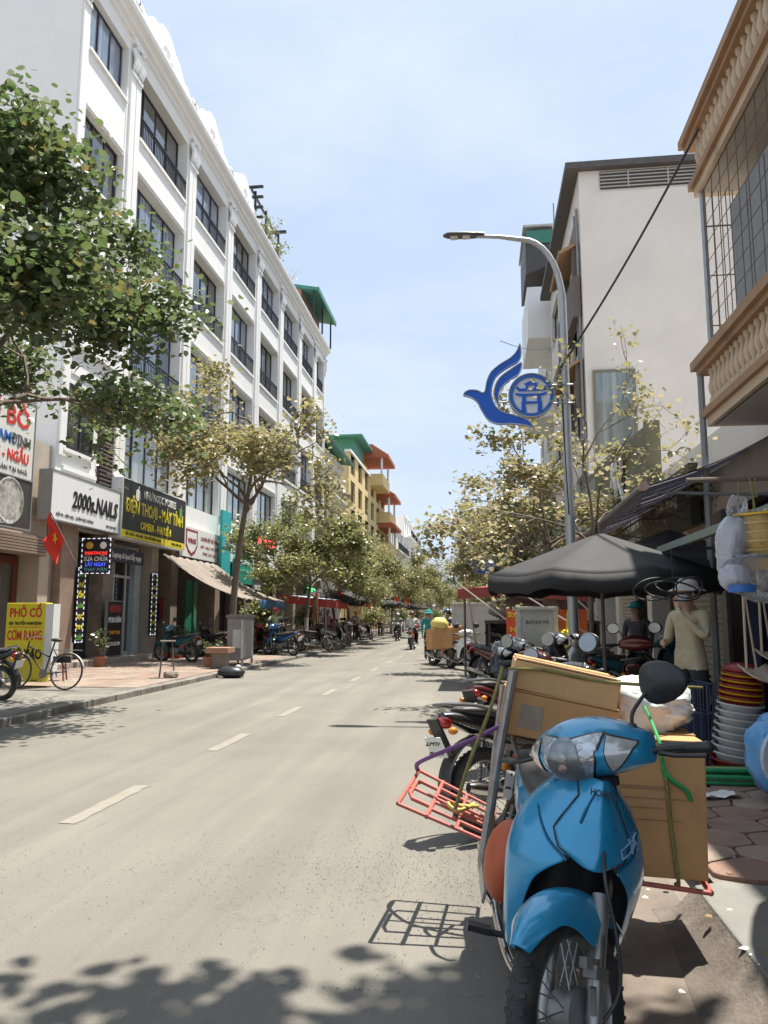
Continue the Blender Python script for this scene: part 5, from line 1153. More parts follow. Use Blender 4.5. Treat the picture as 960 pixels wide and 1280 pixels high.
# left market stalls: tables with goods in the shade
rng = random.Random(17)
for k in range(7):
    y = 37.5 + k * 4.6; o = empty('market_stall', (-7.9, y, .1), 0, 'wooden market table with boxes in the shade of the parasols past the red awning' , 'stall', 'market tables under parasols')
    MB().b2((-.6, -1.1, .7), (.6, 1.1, .76)).build('top', RUST, o)
    for a in (-.55, .5):
        for b in (-1.0, 1.0): MB().b2((a, b, 0), (a + .05, b + .05, .7)).build('leg', RUST, o)
    for j in range(5):
        w = rng.uniform(.25, .45); bx0 = -.5 + rng.uniform(0, .4); by0 = -1.0 + j * .42; cn_, mt_ = rng.choice((('brown', pm('carton', (.45, .30, .17), .85, var=.1)), ('white', WHT), ('red', RED), ('blue', BLU), ('pink', pm('cloth_pink', (.5, .2, .22), .8)))); q = empty('goods_box', (-7.9 + bx0, y + by0, .862), R(rng.uniform(-8, 8)), 'small %s box of goods on a market table under the parasols past the red awning' % cn_, 'box', '%s boxes on the market tables' % cn_)
        MB().b2((0, 0, 0), (w, .34, rng.uniform(.2, .5))).build('body', mt_, q, bevel=.008)
lr = empty('pole_bundle', (-6.7, 31.2, .1), 0, 'bundle of brown poles leaning together by the kerb beyond the utility cabinet', 'poles')
for k in range(7):
    a = k * .9; MB().tube([(.28 * math.cos(a), .28 * math.sin(a), 0), (.05 * math.cos(a + .4), .05 * math.sin(a + .4), 2.1 + .1 * math.sin(k))], .025, 6).build('pole', pm('pole_brown', (.27, .15, .10), .8, var=.2), lr)
pl = empty('metal_stand', (-6.9, 16.6, .1), R(20), 'small rusty metal stand with a stone at its foot before the phone shop', 'stand')
for a in (-.16, .16): MB().tube([(a, -.1, 0), (a * .6, 0, .8)], .014, 6).build('leg', RUST, pl); MB().tube([(a, .2, 0), (a * .6, 0, .8)], .014, 6).build('leg', RUST, pl)
MB().b2((-.16, -.1, .8), (.16, .1, .83)).build('seat', pm('stand_top', (.3, .28, .25), .7), pl); MB().ball((.1, -.1, .08), (.17, .13, .1), 10, 7, lambda d: 1 + .2 * noise.noise(d * 4)).build('stone', CONC_D, pl)
# ---------------------------------------------------------------- motorbikes
TYRE = None
def tyre_mat():
    m = bpy.data.materials.new('tyre_rubber'); m.use_nodes = True; nt = m.node_tree; l = nt.links.new; b = nt.nodes['Principled BSDF']
    t = nt.nodes.new('ShaderNodeTexCoord'); n = nt.nodes.new('ShaderNodeTexNoise'); n.inputs['Scale'].default_value = 9; n.inputs['Detail'].default_value = 6
    r = nt.nodes.new('ShaderNodeValToRGB'); r.color_ramp.elements[0].position = .38; r.color_ramp.elements[0].color = (.022, .022, .022, 1); r.color_ramp.elements[1].position = .75; r.color_ramp.elements[1].color = (.085, .078, .068, 1)
    l(t.outputs['Object'], n.inputs[0]); l(n.outputs[0], r.inputs[0]); l(r.outputs[0], b.inputs['Base Color']); b.inputs['Roughness'].default_value = .82; return m
TYRE = tyre_mat()
RIM = pm('rim_dull_metal', (.36, .35, .33), .42, .85, var=.2, scale=12, col2=(.2, .15, .11), c2=.6)
ENG = pm('engine_alloy', (.27, .265, .255), .5, .6, var=.2, scale=12, col2=(.12, .1, .085), c2=.55)
BLKP = pm('black_plastic', (.022, .022, .024), .45, var=.25, scale=9, dust=.2); SEATM = pm('seat_vinyl', (.035, .034, .036), .5, var=.2, scale=8, bump=.1, bscale=60, dust=.25)
CHR = pm('chrome', (.62, .62, .62), .2, 1.0, var=.08, scale=14, col2=(.35, .3, .25), c2=.63)
LENS_R = pm('tail_lens_red', (.40, .018, .015), .15, var=.1, coat=.8); LENS_A = pm('indicator_lens', (.55, .56, .55), .12, .35, var=.15, scale=30, coat=1.0)
REFL = pm('headlight_reflector', (.62, .65, .66), .16, .75, var=.35, scale=16, bump=.5, bscale=34); BOWL = pm('headlight_bowl', (.30, .31, .31), .2, .8, var=.4, scale=22)
LGLASS = clear_mat('lens_glass', (.95, .97, 1), .05, .04)
MIRG = pm('mirror_glass', (.30, .32, .34), .12, 1.0, var=.1); PLATE = pm('plate_white', (.72, .72, .68), .5, var=.05)
AX = Vector((.65, 0, .285)); RAX = Vector((-.60, 0, .285)); HEAD = Vector((.36, 0, .80)); RAKE = R(26)
SAX = Vector((-math.sin(RAKE), 0, math.cos(RAKE)))
def steer_m(a): return Matrix.Translation(HEAD) @ Matrix.Rotation(a, 4, SAX) @ Matrix.Translation(-HEAD)
def cowl(y, th, off=0.):
    W = .22; q = min(1, abs(y) / W); s, c = math.sin(th), math.cos(th)
    xc = .335 - 1.1 * y * y; zc = .985 + .012 * (1 - q * q) + .018 * q
    rx = (.128 * (1 - q ** 2.4 * .62)); ru = .125 * (1 - .62 * q ** 1.7); rd = .088 * (1 - .45 * q ** 2)
    e = .85
    cc = math.copysign(abs(c) ** e, c); ss = math.copysign(abs(s) ** e, s)
    z = (ru if s > 0 else rd) * ss; x = rx * cc - .42 * max(0, z) - (.18 * min(0, z) * -1)
    p = Vector((xc + x, y, zc + z))
    if off:
        n = Vector((cc / rx, .25 * y / W / .1, ss / (ru if s > 0 else rd))).normalized(); p += n * off
    return p
def patch(y0, y1, lo, hi, off, ny=16, nt=10):
    return [[cowl(lerp(y0, y1, i / ny), R(lerp(lo(lerp(y0, y1, i / ny)), hi(lerp(y0, y1, i / ny)), j / nt)), off) for j in range(nt + 1)] for i in range(ny + 1)]
def shield(u, z, off=0.):
    """front of the leg shield: u from -1 to 1 across, z height"""
    xc, hw, back = interp([(.30, (.40, .172, .05)), (.36, (.425, .19, .07)), (.45, (.465, .21, .10)), (.55, (.495, .228, .13)), (.63, (.512, .236, .15)), (.70, (.505, .226, .15)), (.78, (.487, .194, .14)), (.85, (.462, .148, .11)), (.90, (.44, .10, .08)), (.94, (.418, .07, .05))], z)
    a = abs(u); yy = hw * (a ** .86); x = xc - back * (a ** 2.3) - .035 * a + .022 * max(0, 1 - a / .45) - .02 * max(0, a - .55) / .45 + off
    return Vector((x, math.copysign(yy, u), z))
BIKE_CACHE = {}
def bike_parts(steer=0., plate=('29-N1', '419.36'), rich=False):
    """list of (name, parent name, mesh, colour key or material)"""
    key = (round(steer, 3), plate, rich)
    if key in BIKE_CACHE: return BIKE_CACHE[key]
    out = []; SM = steer_m(steer)
    def put(name, mb, mat, parent=None, smooth=40, st=False, sub=0, thick=0):
        if st: mb.v = [tuple(SM @ Vector(p)) for p in mb.v]
        out.append((name, parent, mb.mesh(name, MATS_DUMMY if isinstance(mat, str) else mat, smooth), mat, sub, thick))
    def wheel(nm, c, st, w=.040):
        t = MB(); n = 48
        prof = [(.212, -.026), (.222, -.033), (.245, -w), (.268, -w * .92), (.281, -w * .6), (.287, -w * .25), (.287, w * .25), (.281, w * .6), (.268, w * .92), (.245, w), (.222, .033), (.212, .026)]
        t.lathe(prof, c, 'Y', n)
        put(nm, t, TYRE, None, 50, st)
        k = MB()
        for i in range(44):
            a = 2 * PI * i / 44
            for s in (-1, 1):
                p = [Vector(((.2845 - .004 * (y_ > .01)) * math.cos(a + d), s * y_, (.2845 - .004 * (y_ > .01)) * math.sin(a + d))) for d, y_ in ((0, .006), (.035, w * .82))]
                dv = (p[1] - p[0]).normalized(); q = Vector((math.cos(a), 0, math.sin(a)))
                k.box(Vector(c) + (p[0] + p[1]) / 2, (.012, (p[1] - p[0]).length, .008), Matrix((dv.cross(q).normalized(), dv, q)).transposed())
        out_k = k; put('tread_block_ring', out_k, TYRE, nm, None, st)
        r = MB(); r.lathe([(.214, -.026), (.206, -.028), (.198, -.014), (.196, 0), (.198, .014), (.206, .028), (.214, .026), (.214, -.026)], c, 'Y', 40); put('rim', r, RIM, nm, 40, st)
        h = MB(); h.lathe([(0, -.05), (.022, -.05), (.024, -.04), (.062, -.036), (.068, -.02), (.066, .02), (.075, .026), (.075, .045), (.05, .052), (.02, .056), (0, .056)], c, 'Y', 24); put('hub', h, ENG, nm, 40, st)
        sp = MB()
        for i in range(32):
            a = 2 * PI * i / 32; b = a + (.32 if i % 2 else -.32); s = .026 if i % 4 < 2 else -.026
            p0 = Vector(c) + Vector((.062 * math.cos(b), s, .062 * math.sin(b))); p1 = Vector(c) + Vector((.198 * math.cos(a), s * .2, .198 * math.sin(a)))
            sp.tube([p0, p1], .0022, 4, caps=False)
        put('spoke_lattice', sp, RIM, nm, None, st)
    wheel('front_wheel', AX, True); wheel('rear_wheel', RAX, False, .046)
    up = (HEAD + SAX * .0 - AX); fdir = SAX
    for s in (-1, 1):
        b = Vector((AX.x, s * .082, AX.z)); t1 = b + fdir * .30; t2 = b + fdir * .335
        m = MB(); m.tube([b - fdir * .035, b, b + fdir * .12, b + fdir * .235, b + fdir * .245], [.02, .026, .024, .026, .02], 12); put('fork_leg', m, RIM, None, 40, True)
        m = MB(); m.tube([b + fdir * .22, b + fdir * .28, t2], [.026, .027, .027], 12); put('fork_boot', m, ENG, None, 40, True)
    m = MB(); m.tube([AX + Vector((0, -.1, 0)), AX + Vector((0, .1, 0))], .009, 8); m.tube([AX + Vector((.02, .098, .02)), AX + fdir * .1 + Vector((.06, .105, 0))], .012, 6); put('axle', m, RIM, None, 40, True)
    m = MB(); m.box(AX + fdir * .155 + Vector((.045, .088, 0)), (.10, .026, .03), (0, R(-20), 0)); m.box(AX + fdir * .12 + Vector((.01, .085, 0)), (.07, .045, .035), (0, R(-26), 0)); put('brake_bracket', m, RIM, None, 30, True)
    m = MB(); m.tube(curve([AX + Vector((.02, .07, -.05)), AX + Vector((-.08, .13, .05)), AX + Vector((-.10, .14, .2)), AX + Vector((-.12, .12, .36)), HEAD + Vector((.02, .06, -.02))], 6), .006, 6); put('brake_cable', m, BLKP, None, 50, True)
    # fender
    rows = []
    for i in range(25):
        a = R(lerp(46, 152, i / 24)); t = i / 24; w = .060 + .026 * math.sin(min(1, t * 2.1) * PI / 2) + .028 * math.exp(-((math.degrees(a) - 96) / 20) ** 2); drop = .02 + .115 * math.exp(-((math.degrees(a) - 96) / 17) ** 2) + .03 * max(0, t - .6)
        tipn = .55 + .45 * min(1, t * 6)
        row = []
        for j in range(13):
            v = -1 + j / 6; rr = .318 + .024 * (1 - abs(v) ** 1.4) - drop * abs(v) ** 3.2; y = w * tipn * math.copysign(abs(v) ** .8, v) * (1 if abs(v) < .99 else 1.0)
            row.append(AX + Vector((rr * math.cos(a), y, rr * math.sin(a))))
        rows.append(row)
    m = MB(); m.grid(rows); put('front_fender', m, 'body', None, 60, True, 1, .004)
    # cowl, headlight, indicators
    m = MB(); rings = []
    for i in range(29):
        y = -.22 + .44 * i / 28; rings.append([cowl(y, 2 * PI * j / 32) for j in range(32)])
    m.loft(rings); put('handlebar_cowl', m, 'body', None, 60, True)
    hi = lambda y: 20 + 16 * (abs(y) / .115) ** 1.3
    lo = lambda y: lerp(-72, 33, (abs(y) / .115) ** 2.6)
    m = MB(); m.grid(patch(-.121, .121, lambda y: lo(y * .95) - 5, lambda y: hi(y * .95) + 4, .0022, 20, 12)); put('lens_gasket', m, BLKP, 'handlebar_cowl', 60, True)
    m = MB(); m.grid(patch(-.114, .114, lo, hi, .0042, 22, 14)); put('headlight', m, REFL, None, 60, True)
    bo = MB(); c0 = [[cowl(-.012 + .066 * r_ * math.cos(a), R(-18 + 44 * r_ * math.sin(a)), .0062 + .004 * r_) for a in [2 * PI * k / 28 for k in range(28)]] for r_ in (.02, .3, .6, .85, 1.0)]
    bo.grid(c0, close_u=True); put('reflector_bowl', bo, BOWL, 'headlight', 60, True)
    bu = MB(); bu.ball(cowl(-.012, R(-16), .012), (.012, .02, .016), 10, 6); put('bulb_cap', bu, pm('bulb_cap_amber', (.30, .22, .18), .25, .4), 'headlight', 60, True)
    m = MB(); m.grid(patch(-.113, .113, lo, hi, .0115, 22, 14)); put('lens', m, LGLASS, 'headlight', 60, True)
    for s in (-1, 1):
        ih = lambda y: 30 - 90 * (abs(y) - .125); il = lambda y: lerp(-48, 18, ((abs(y) - .125) / .083) ** 1.6) if abs(y) > .125 else -48
        a, b = s * .128, s * .206
        m = MB(); m.grid(patch(s * .124, s * .21, lambda y: il(y) - 6, lambda y: ih(y) + 6, .0022, 12, 8)); put('lens_gasket', m, BLKP, 'handlebar_cowl', 60, True)
        m = MB(); m.grid(patch(a, b, il, ih, .005, 12, 8)); put('indicator', m, LENS_A, None, 60, True)
    m = MB(); m.tube([(.30, -.20, .985), (.33, 0, .918), (.30, .20, .985)], .016, 6); m.box((.345, 0, .905), (.09, .2, .03)); put('cowl_base', m, BLKP, None, 50, True)
    for s in (-1, 1):
        m = MB(); m.tube([(.27, s * .18, .99), (.235, s * .25, .995), (.20, s * .30, .995)], .013, 8); put('handlebar', m, CHR if s < 0 else BLKP, None, 50, True)
        m = MB(); m.tube([(.212, s * .225, .995), (.20, s * .265, .995), (.172, s * .365, .99)], [.017, .0195, .0195], 12); m.ball((.17, s * .37, .99), .022, 10, 6); put('grip', m, BLKP, None, 50, True)
        m = MB(); m.tube([(.26, s * .24, .985), (.27, s * .30, .975), (.24, s * .39, .968)], [.009, .008, .007], 6); put('brake_lever', m, BLKP, None, 50, True)
        if s > 0 or not rich:
            m = MB(); m.lathe([(.026, 0), (.022, .02), (.014, .04), (0, .045)], (.272, s * .165, 1.045), 'Z', 12); m.tube(curve([(.272, s * .165, 1.075), (.262, s * .17, 1.12), (.25, s * .205, 1.165), (.245, s * .225, 1.185)], 4), .007, 8); put('mirror_stem', m, BLKP, None, 50, True)
            m = MB(); rg = []
            for i in range(9):
                t = i / 8; rr = math.sin(PI * min(.995, .06 + t * .62)) ** .8
                rg.append([(.262 - .05 * t, s * (.272 + .088 * rr * math.cos(a) + .012 * math.cos(2 * a)), 1.215 + .075 * rr * math.sin(a)) for a in [2 * PI * j / 18 for j in range(18)]])
            m.loft(rg); put('mirror', m, BLKP, None, 60, True)
            m = MB(); m.lathe([(0, .0), (.9, .0)], (0, 0, 0), 'X', 18); m.v = [(.211, s * .272 + p[1] * .085, 1.215 + p[2] * .072) for p in m.v]; put('mirror_glass', m, MIRG, 'mirror', 60, True)
    # leg shield: centre cover proud of the two wings
    def sg(u0, u1, zs, off, nu):
        return [[shield(lerp(u0(z), u1(z), j / nu), z, off) for j in range(nu + 1)] for z in zs]
    zs = [.665 + (.935 - .665) * i / 16 for i in range(17)]
    ue = lambda z: interp([(.665, .10), (.70, .42), (.75, .56), (.80, .51), (.87, .42), (.94, .85)], z)
    m = MB(); rows = []
    for z in zs: rows.append([shield(lerp(-ue(z), ue(z), j / 14), z + .0 , .010 - .010 * abs(-1 + j / 7) ** 3) for j in range(15)])
    m.grid(rows); put('front_cover', m, 'body', None, 50, False, 1, .004)
    for s in (-1, 1):
        zz = [.30 + (.93 - .30) * i / 22 for i in range(23)]
        ui = lambda z: interp([(.30, .86), (.40, .80), (.50, .73), (.58, .64), (.64, .44), (.675, .25), (.72, .46), (.80, .45), (.87, .38), (.94, .6)], z)
        m = MB(); m.grid([[shield(s * lerp(ui(z), 1.0, j / 9), z, .0) for j in range(10)] + [shield(s * 1.0, z) + Vector((-.035, s * .006, 0)), shield(s * .98, z) + Vector((-.08, s * .004, 0)), shield(s * .93, z) + Vector((-.12, 0, 0))] for z in zz]); put('leg_shield', m, 'body', None, 50, False, 1, .004)
        g = MB(); g.tube([shield(s * (ue(z) + .015), z, .002) for z in zs[1:]], .0032, 5); put('panel_gap', g, BLKP, 'leg_shield', 50)
        g = MB(); g.tube(curve([shield(s * .13, .90, .011), shield(s * .2, .86, .011), shield(s * .24, .82, .011), shield(s * .25, .79, .009)], 5), [.001] + [.004] * 7 + [.006] * 7 + [.001], 5); put('crease_shade', g, 'dark', 'leg_shield', 50)  # darkened body colour along the crease, painted in place of its shade
        g = MB(); g.tube(curve([shield(s * .90, .79, .001), shield(s * .74, .745, .002), shield(s * .56, .705, .004), shield(s * .3, .672, .005)], 5), [.001] + [.005] * 13 + [.007] * 2, 5); put('crease_shade', g, 'dark', 'leg_shield', 50)
        # inner dark edge of the wheel arch
        g = MB(); g.grid([[shield(s * ui(z), z, 0), shield(s * ui(z), z, -.05) , shield(s * ui(z) * .8, z, -.12)] for z in [.30 + .375 * i / 12 for i in range(13)]]); put('arch_lining', g, BLKP, 'leg_shield', 50)
    m = MB(); m.grid([[Vector((.40 - .10 * abs(u) ** 2 - (.94 - z) * .18, u * .165 * (1 if z < .8 else .6), z)) for u in [-1 + k / 5 for k in range(11)]] for z in [.34 + .58 * i / 8 for i in range(9)]]); put('inner_shield', m, BLKP, None, 50, False, 0, .006)
    # frame tunnel, side covers, seat
    def ring(x, zc, hw, hh, n=14, e=.75): return [(x, hw * math.copysign(abs(math.cos(a)) ** e, math.cos(a)), zc + hh * math.copysign(abs(math.sin(a)) ** e, math.sin(a))) for a in [2 * PI * k / n for k in range(n)]]
    m = MB(); m.loft([ring(.36, .72, .05, .09), ring(.25, .58, .055, .09), ring(.12, .50, .065, .10), ring(-.02, .53, .07, .12)]); put('frame_tunnel', m, BLKP)
    m = MB(); m.loft([ring(.14, .585, .045, .06), ring(.06, .60, .085, .12), ring(-.08, .61, .115, .13), ring(-.3, .635, .135, .115), ring(-.55, .70, .125, .085), ring(-.78, .765, .09, .055), ring(-.93, .80, .055, .03)]); put('side_cover', m, 'body', None, 60, False, 1)
    m = MB(); m.loft([ring(.17, .715, .05, .025), ring(.13, .735, .085, .045), ring(-.05, .74, .115, .05), ring(-.28, .755, .135, .05), ring(-.4, .785, .14, .055), ring(-.62, .81, .125, .045), ring(-.76, .825, .09, .03), ring(-.80, .825, .06, .015)]); put('seat', m, SEATM, None, 60, False, 1)
    m = MB(); m.tube(curve([(-.52, .12, .80), (-.7, .135, .85), (-.88, .10, .87), (-.92, 0, .87), (-.88, -.10, .87), (-.7, -.135, .85), (-.52, -.12, .80)], 4), .013, 8); put('grab_rail', m, pm('rail_grey', (.2, .2, .2), .4, .6))
    m = MB(); m.loft([ring(-.86, .745, .10, .045), ring(-.93, .755, .095, .045), ring(-.965, .76, .07, .03)]); put('tail_light', m, LENS_R, None, 50, False, 1)
    m = MB(); m.grid([[RAX + Vector((.33 * math.cos(a), v * .075, .33 * math.sin(a) + .05 - .012 * v * v)) for v in (-1, -.5, 0, .5, 1)] for a in [R(100 + 95 * i / 10) for i in range(11)]]); put('rear_fender', m, BLKP, None, 50, False, 0, .005)
    m = MB(); m.box((-.965, 0, .60), (.008, .19, .14), (0, R(-22), 0)); put('number_plate', m, PLATE); m = MB(); m.box((-.925, 0, .665), (.02, .12, .26), (0, R(-24), 0)); put('plate_bracket', m, BLKP)
    if plate:
        for q, (tx, zz) in enumerate(((plate[0], .632), (plate[1], .568))):
            cu = bpy.data.curves.new('t', 'FONT'); cu.body = tx; cu.size = .068; cu.align_x = 'CENTER'; cu.align_y = 'CENTER'; cu.extrude = .001; cu.offset = .001
            ob = bpy.data.objects.new('t', cu); C.objects.link(ob); dg = bpy.context.evaluated_depsgraph_get(); dg.update(); me = bpy.data.meshes.new_from_object(ob.evaluated_get(dg)); bpy.data.objects.remove(ob); bpy.data.curves.remove(cu)
            M = Matrix.Translation((-.971 - (.632 - zz) * -.0 + (.6 - zz) * -.0 - (zz - .6) * .40, 0, zz)) @ Matrix.Rotation(R(-90), 4, 'Z') @ Matrix.Rotation(R(90 - 22), 4, 'X')
            me.transform(M); me.materials.clear(); me.materials.append(INK); out.append(('plate_number', 'number_plate', me, INK, 0, 0))
    for s in (-1, 1):
        m = MB(); m.tube([(-.57, s * .105, .30), (-.50, s * .11, .60)], .012, 8)
        for k in range(9): m.lathe([(.016, -.005), (.026, 0), (.016, .005)], (lerp(-.56, -.51, k / 8), s * .105, lerp(.36, .56, k / 8)), 'Z', 10)
        put('shock_absorber', m, pm('spring_red', (.32, .06, .04), .5) if False else RIM)
        m = MB(); m.tube([(-.60, s * .07, .285), (-.2, s * .07, .31)], .018, 6); put('swing_arm', m, BLKP)
        m = MB(); m.tube([(.02, s * .09, .235), (.02, s * .24, .23)], .012, 6); m.box((.02, s * .235, .236), (.05, .09, .022)); put('footpeg', m, BLKP)
        m = MB(); m.ball((-.90, s * .12, .70), (.035, .03, .025), 10, 6); put('rear_indicator', m, pm('lens_amber', (.6, .22, .03), .2), None, 50)
    m = MB(); m.box((-.02, 0, .34), (.32, .20, .20)); m.lathe([(0, -.13), (.085, -.13), (.1, -.11), (.1, .11), (.085, .13), (0, .13)], (-.02, 0, .33), 'Y', 20); m.lathe([(.0, .14), (.06, .14), (.07, .12)], (.06, 0, .31), 'Y', 16)
    for k in range(6): m.box((.20 + k * .022, 0, .36), (.009, .16, .14))
    m.box((.26, 0, .36), (.16, .11, .10)); put('engine', m, ENG, None, 35)
    m = MB(); m.tube(curve([(.32, -.03, .31), (.30, -.09, .22), (.15, -.12, .19), (-.15, -.135, .205), (-.32, -.14, .24)], 5), .016, 8); m.tube([(-.30, -.14, .235), (-.36, -.142, .25), (-.78, -.15, .33), (-.84, -.15, .342)], [.02, .042, .046, .03], 14); put('exhaust', m, CHR, None, 50)
    m = MB(); m.box((-.42, -.192, .285), (.30, .012, .055), (0, R(11), 0)); put('heat_guard', m, pm('heat_guard_grey', (.45, .44, .42), .4, .6), 'exhaust')
    m = MB(); m.loft([ring(-.2, .30, .018, .055), ring(-.4, .295, .018, .04), ring(-.66, .29, .018, .05)]); m.v = [(p[0], p[1] + .11, p[2]) for p in m.v]; put('chain_case', m, BLKP, None, 50)
    m = MB(); m.tube([(.05, .10, .24), (-.02, .17, .12), (-.08, .265, -.035)], [.012, .011, .010], 8); m.box((-.085, .27, -.045), (.06, .04, .01)); put('side_stand', m, RUST, None, 50)
    BIKE_CACHE[key] = out; return out
MATS_DUMMY = pm('paint_dummy', (.3, .3, .3))
PAINTS = {}
def paint(name, col, metal=.0, rough=.28):
    if name not in PAINTS: PAINTS[name] = (pm('paint_' + name, col, rough, metal, var=.07, scale=3, coat=.8, dust=.14), pm('paint_dark_' + name, [c * .35 for c in col], .5, metal, var=.1))  # second copy is the same paint darkened, for painted shade in creases
    return PAINTS[name]
def motorbike(loc, head, label, col, steer=0., lean=-9, plate=None, rich=False, group=None, skip=(), name='motorbike', seat=None):
    """head: world direction (x, y) that the bike points to"""
    o = empty(name, loc, math.atan2(head[1], head[0]), label, 'motorbike', group); o.rotation_euler = (R(lean), 0, math.atan2(head[1], head[0]))
    made = {}
    for nm, par, me, mat, sub, thick in bike_parts(steer, plate, rich):
        if nm in skip or par in skip: continue
        ob = bpy.data.objects.new(nm, me); C.objects.link(ob); ob.parent = made.get(par, o) if par else o
        if isinstance(mat, str):
            ob.material_slots[0].link = 'OBJECT'; ob.material_slots[0].material = col[0] if mat == 'body' else col[1]
        elif nm == 'seat' and seat:
            ob.material_slots[0].link = 'OBJECT'; ob.material_slots[0].material = seat
        if thick: q = ob.modifiers.new('thickness', 'SOLIDIFY'); q.thickness = thick; q.offset = -1
        if sub: q = ob.modifiers.new('round', 'SUBSURF'); q.levels = sub; q.render_levels = sub
        if par is None: made[nm] = ob
    return o
BLUEP = paint('blue', (.016, .31, .56), .22, .24); BLACKP = paint('black', (.012, .012, .014), .1); DREDP = paint('darkred', (.09, .012, .012), .2); WHITEP = paint('white', (.72, .72, .70)); REDP = paint('red', (.42, .02, .02)); GREYP = paint('silver', (.36, .36, .35), .5); TEALP = paint('teal', (.02, .13, .17), .2); BRNP = paint('maroon', (.16, .03, .02), .2)
# ---- the blue bike in the foreground
HB = motorbike((.15, 3.15, .0), (.085, -1), 'bright blue underbone motorbike loaded with cartons and a red side rack', BLUEP, R(-46), -13, ('29-K1', '265.08'), True)
text('HONDA', .03, pm('badge_dark', (.02, .04, .08), .4), HB, (.490, .0, .897), (R(90 - 26), 0, R(90)), 'badge', .001, width=.09, bold=.001)
wv = MB()
for (a, b) in (((.36, .755), (.80, .80)), ((.40, .73), (.86, .785)), ((.36, .755), (.40, .73)), ((.55, .79), (.62, .745)), ((.62, .745), (.70, .795)), ((.70, .795), (.76, .75))):
    wv.tube([shield(lerp(a[0], b[0], k / 6), lerp(a[1], b[1], k / 6) - .02, .004) for k in range(7)], .0028, 5)
wv.build('decal', pm('decal_pale', (.35, .55, .72), .4), HB)
MB().ball((.02, -.185, .50), (.14, .085, .15), 16, 10).build('side_guard', pm('guard_orange', (.50, .10, .035), .5, var=.12), HB, smooth=60)
bpy.context.view_layer.update(); HBI = HB.matrix_world.inverted()
def L_(p): return tuple(HBI @ Vector(p))
RACK = pm('rack_red_paint', (.46, .12, .09), .55, .1, var=.2, scale=16, col2=(.26, .1, .075), c2=.55); POST = pm('rack_steel', (.40, .37, .33), .5, .6, var=.2, scale=12, col2=(.25, .19, .14), c2=.52)
rk = MB().tube([L_((.15, 3.72, 1.20)), L_((.07, 3.70, .80)), L_((-.01, 3.68, .36)), L_((.0, 3.66, .24))], .020, 8).build('carrier_rack', POST, HB, smooth=40)
def rbar(pts, r=.011, mat=RACK, nm='bar', n=6): return MB().tube([L_(p) for p in pts], r, 8).build(nm, mat, rk, smooth=50)
rbar([(.165, 3.74, 1.2), (.085, 3.72, .82), (.01, 3.70, .38)], .012, POST, 'post'); rbar([(.11, 4.12, 1.1), (.06, 4.1, .75), (.02, 4.08, .4)], .014, POST, 'post')
rbar([(.06, 3.7, .8), (.3, 3.75, .78), (.5, 3.8, .7)], .014, POST, 'post'); rbar([(.07, 4.1, .8), (.3, 4.1, .77), (.5, 4.1, .7)], .014, POST, 'post')
def rkp(u, v):                                     # left platform: u outwards 0..1, v along the bike 0..1
    a = vlerp((.03, 3.73, .42), (-.40, 3.76, .575), u); b = vlerp((.06, 4.22, .455), (-.34, 4.30, .625), u); return a.lerp(b, v)
for v in (0, .2, .4, .6, .8, 1): rbar([rkp(0, v), rkp(.68 if 0 < v < 1 else 1, v)], .009)
rbar([rkp(1, 0), rkp(1, 1)], .010); rbar([rkp(0, 0), rkp(0, 1)], .010); rbar([rkp(.68, -.02), rkp(.68, 1.02)], .011); rbar([rkp(.36, 0), rkp(.36, 1)], .009)
rbar([rkp(.68, .25), rkp(.9, .25), rkp(.95, .35), rkp(.95, .65), rkp(.9, .75), rkp(.68, .75)], .011); rbar([rkp(.0, .5), rkp(1, .5)], .008)
def rkr(u, v): return vlerp(vlerp((.40, 3.62, .335), (.955, 3.60, .285), u), vlerp((.42, 4.1, .36), (.97, 4.08, .31), u), v)
for v in (0, .33, .66, 1): rbar([rkr(0, v), rkr(1, v)], .011)
rbar([rkr(1, 0), rkr(1, 1)], .014); rbar([rkr(.5, 0), rkr(.5, 1)], .010); rbar([(.42, 3.75, .36), (.40, 3.8, .75)], .014, POST, 'post')
# cartons
CARD = pm('cardboard', (.55, .30, .125), .85, var=.1, scale=5, bump=.08, bscale=40, col2=(.46, .24, .10), c2=.6); CARD_L = pm('cardboard_pale', (.62, .38, .175), .85, var=.1, scale=5, bump=.08, bscale=40); TAPE = pm('brown_tape', (.40, .25, .12), .3, var=.08)
def carton(loc, size, rot, label, mat=CARD, parts=True):
    o = empty('carton', loc, 0, label, 'box'); o.rotation_euler = rot; w, d, h = size
    m = MB(); n = 6; rows = []
    b = MB().b2((-w / 2, -d / 2, 0), (w / 2, d / 2, h)); bo = b.build('body', mat, o, bevel=.008)
    for s in (-1, 1): MB().box((0, s * d / 4, h + .004), (w - .01, d / 2 - .006, .006), (R(s * 1.2), 0, 0)).build('flap', mat, o)
    MB().b2((-w / 2 - .001, -.03, h + .009), (w / 2 + .001, .03, h + .011)).build('tape', TAPE, o); 
    return o
rc_ = carton((.765, 3.86, .325), (.41, .44, .575), (0, R(1.5), R(-3)), 'tall cardboard box strapped on the red rack beside the blue bike')
MB().b2((-.16, -.2225, .33), (.12, -.221, .335)).build('print_line', pm('carton_print', (.36, .20, .095), .85), rc_); MB().b2((-.16, -.2225, .29), (.02, -.221, .295)).build('print_line', pm('carton_print', (.36, .20, .095), .85), rc_)
MB().b2((-.16, -.2225, .37), (.06, -.221, .385)).build('print_line', pm('carton_print', (.36, .20, .095), .85), rc_); MB().b2((-.16, -.2225, .24), (.10, -.221, .243)).build('print_line', pm('carton_print', (.36, .20, .095), .85), rc_)
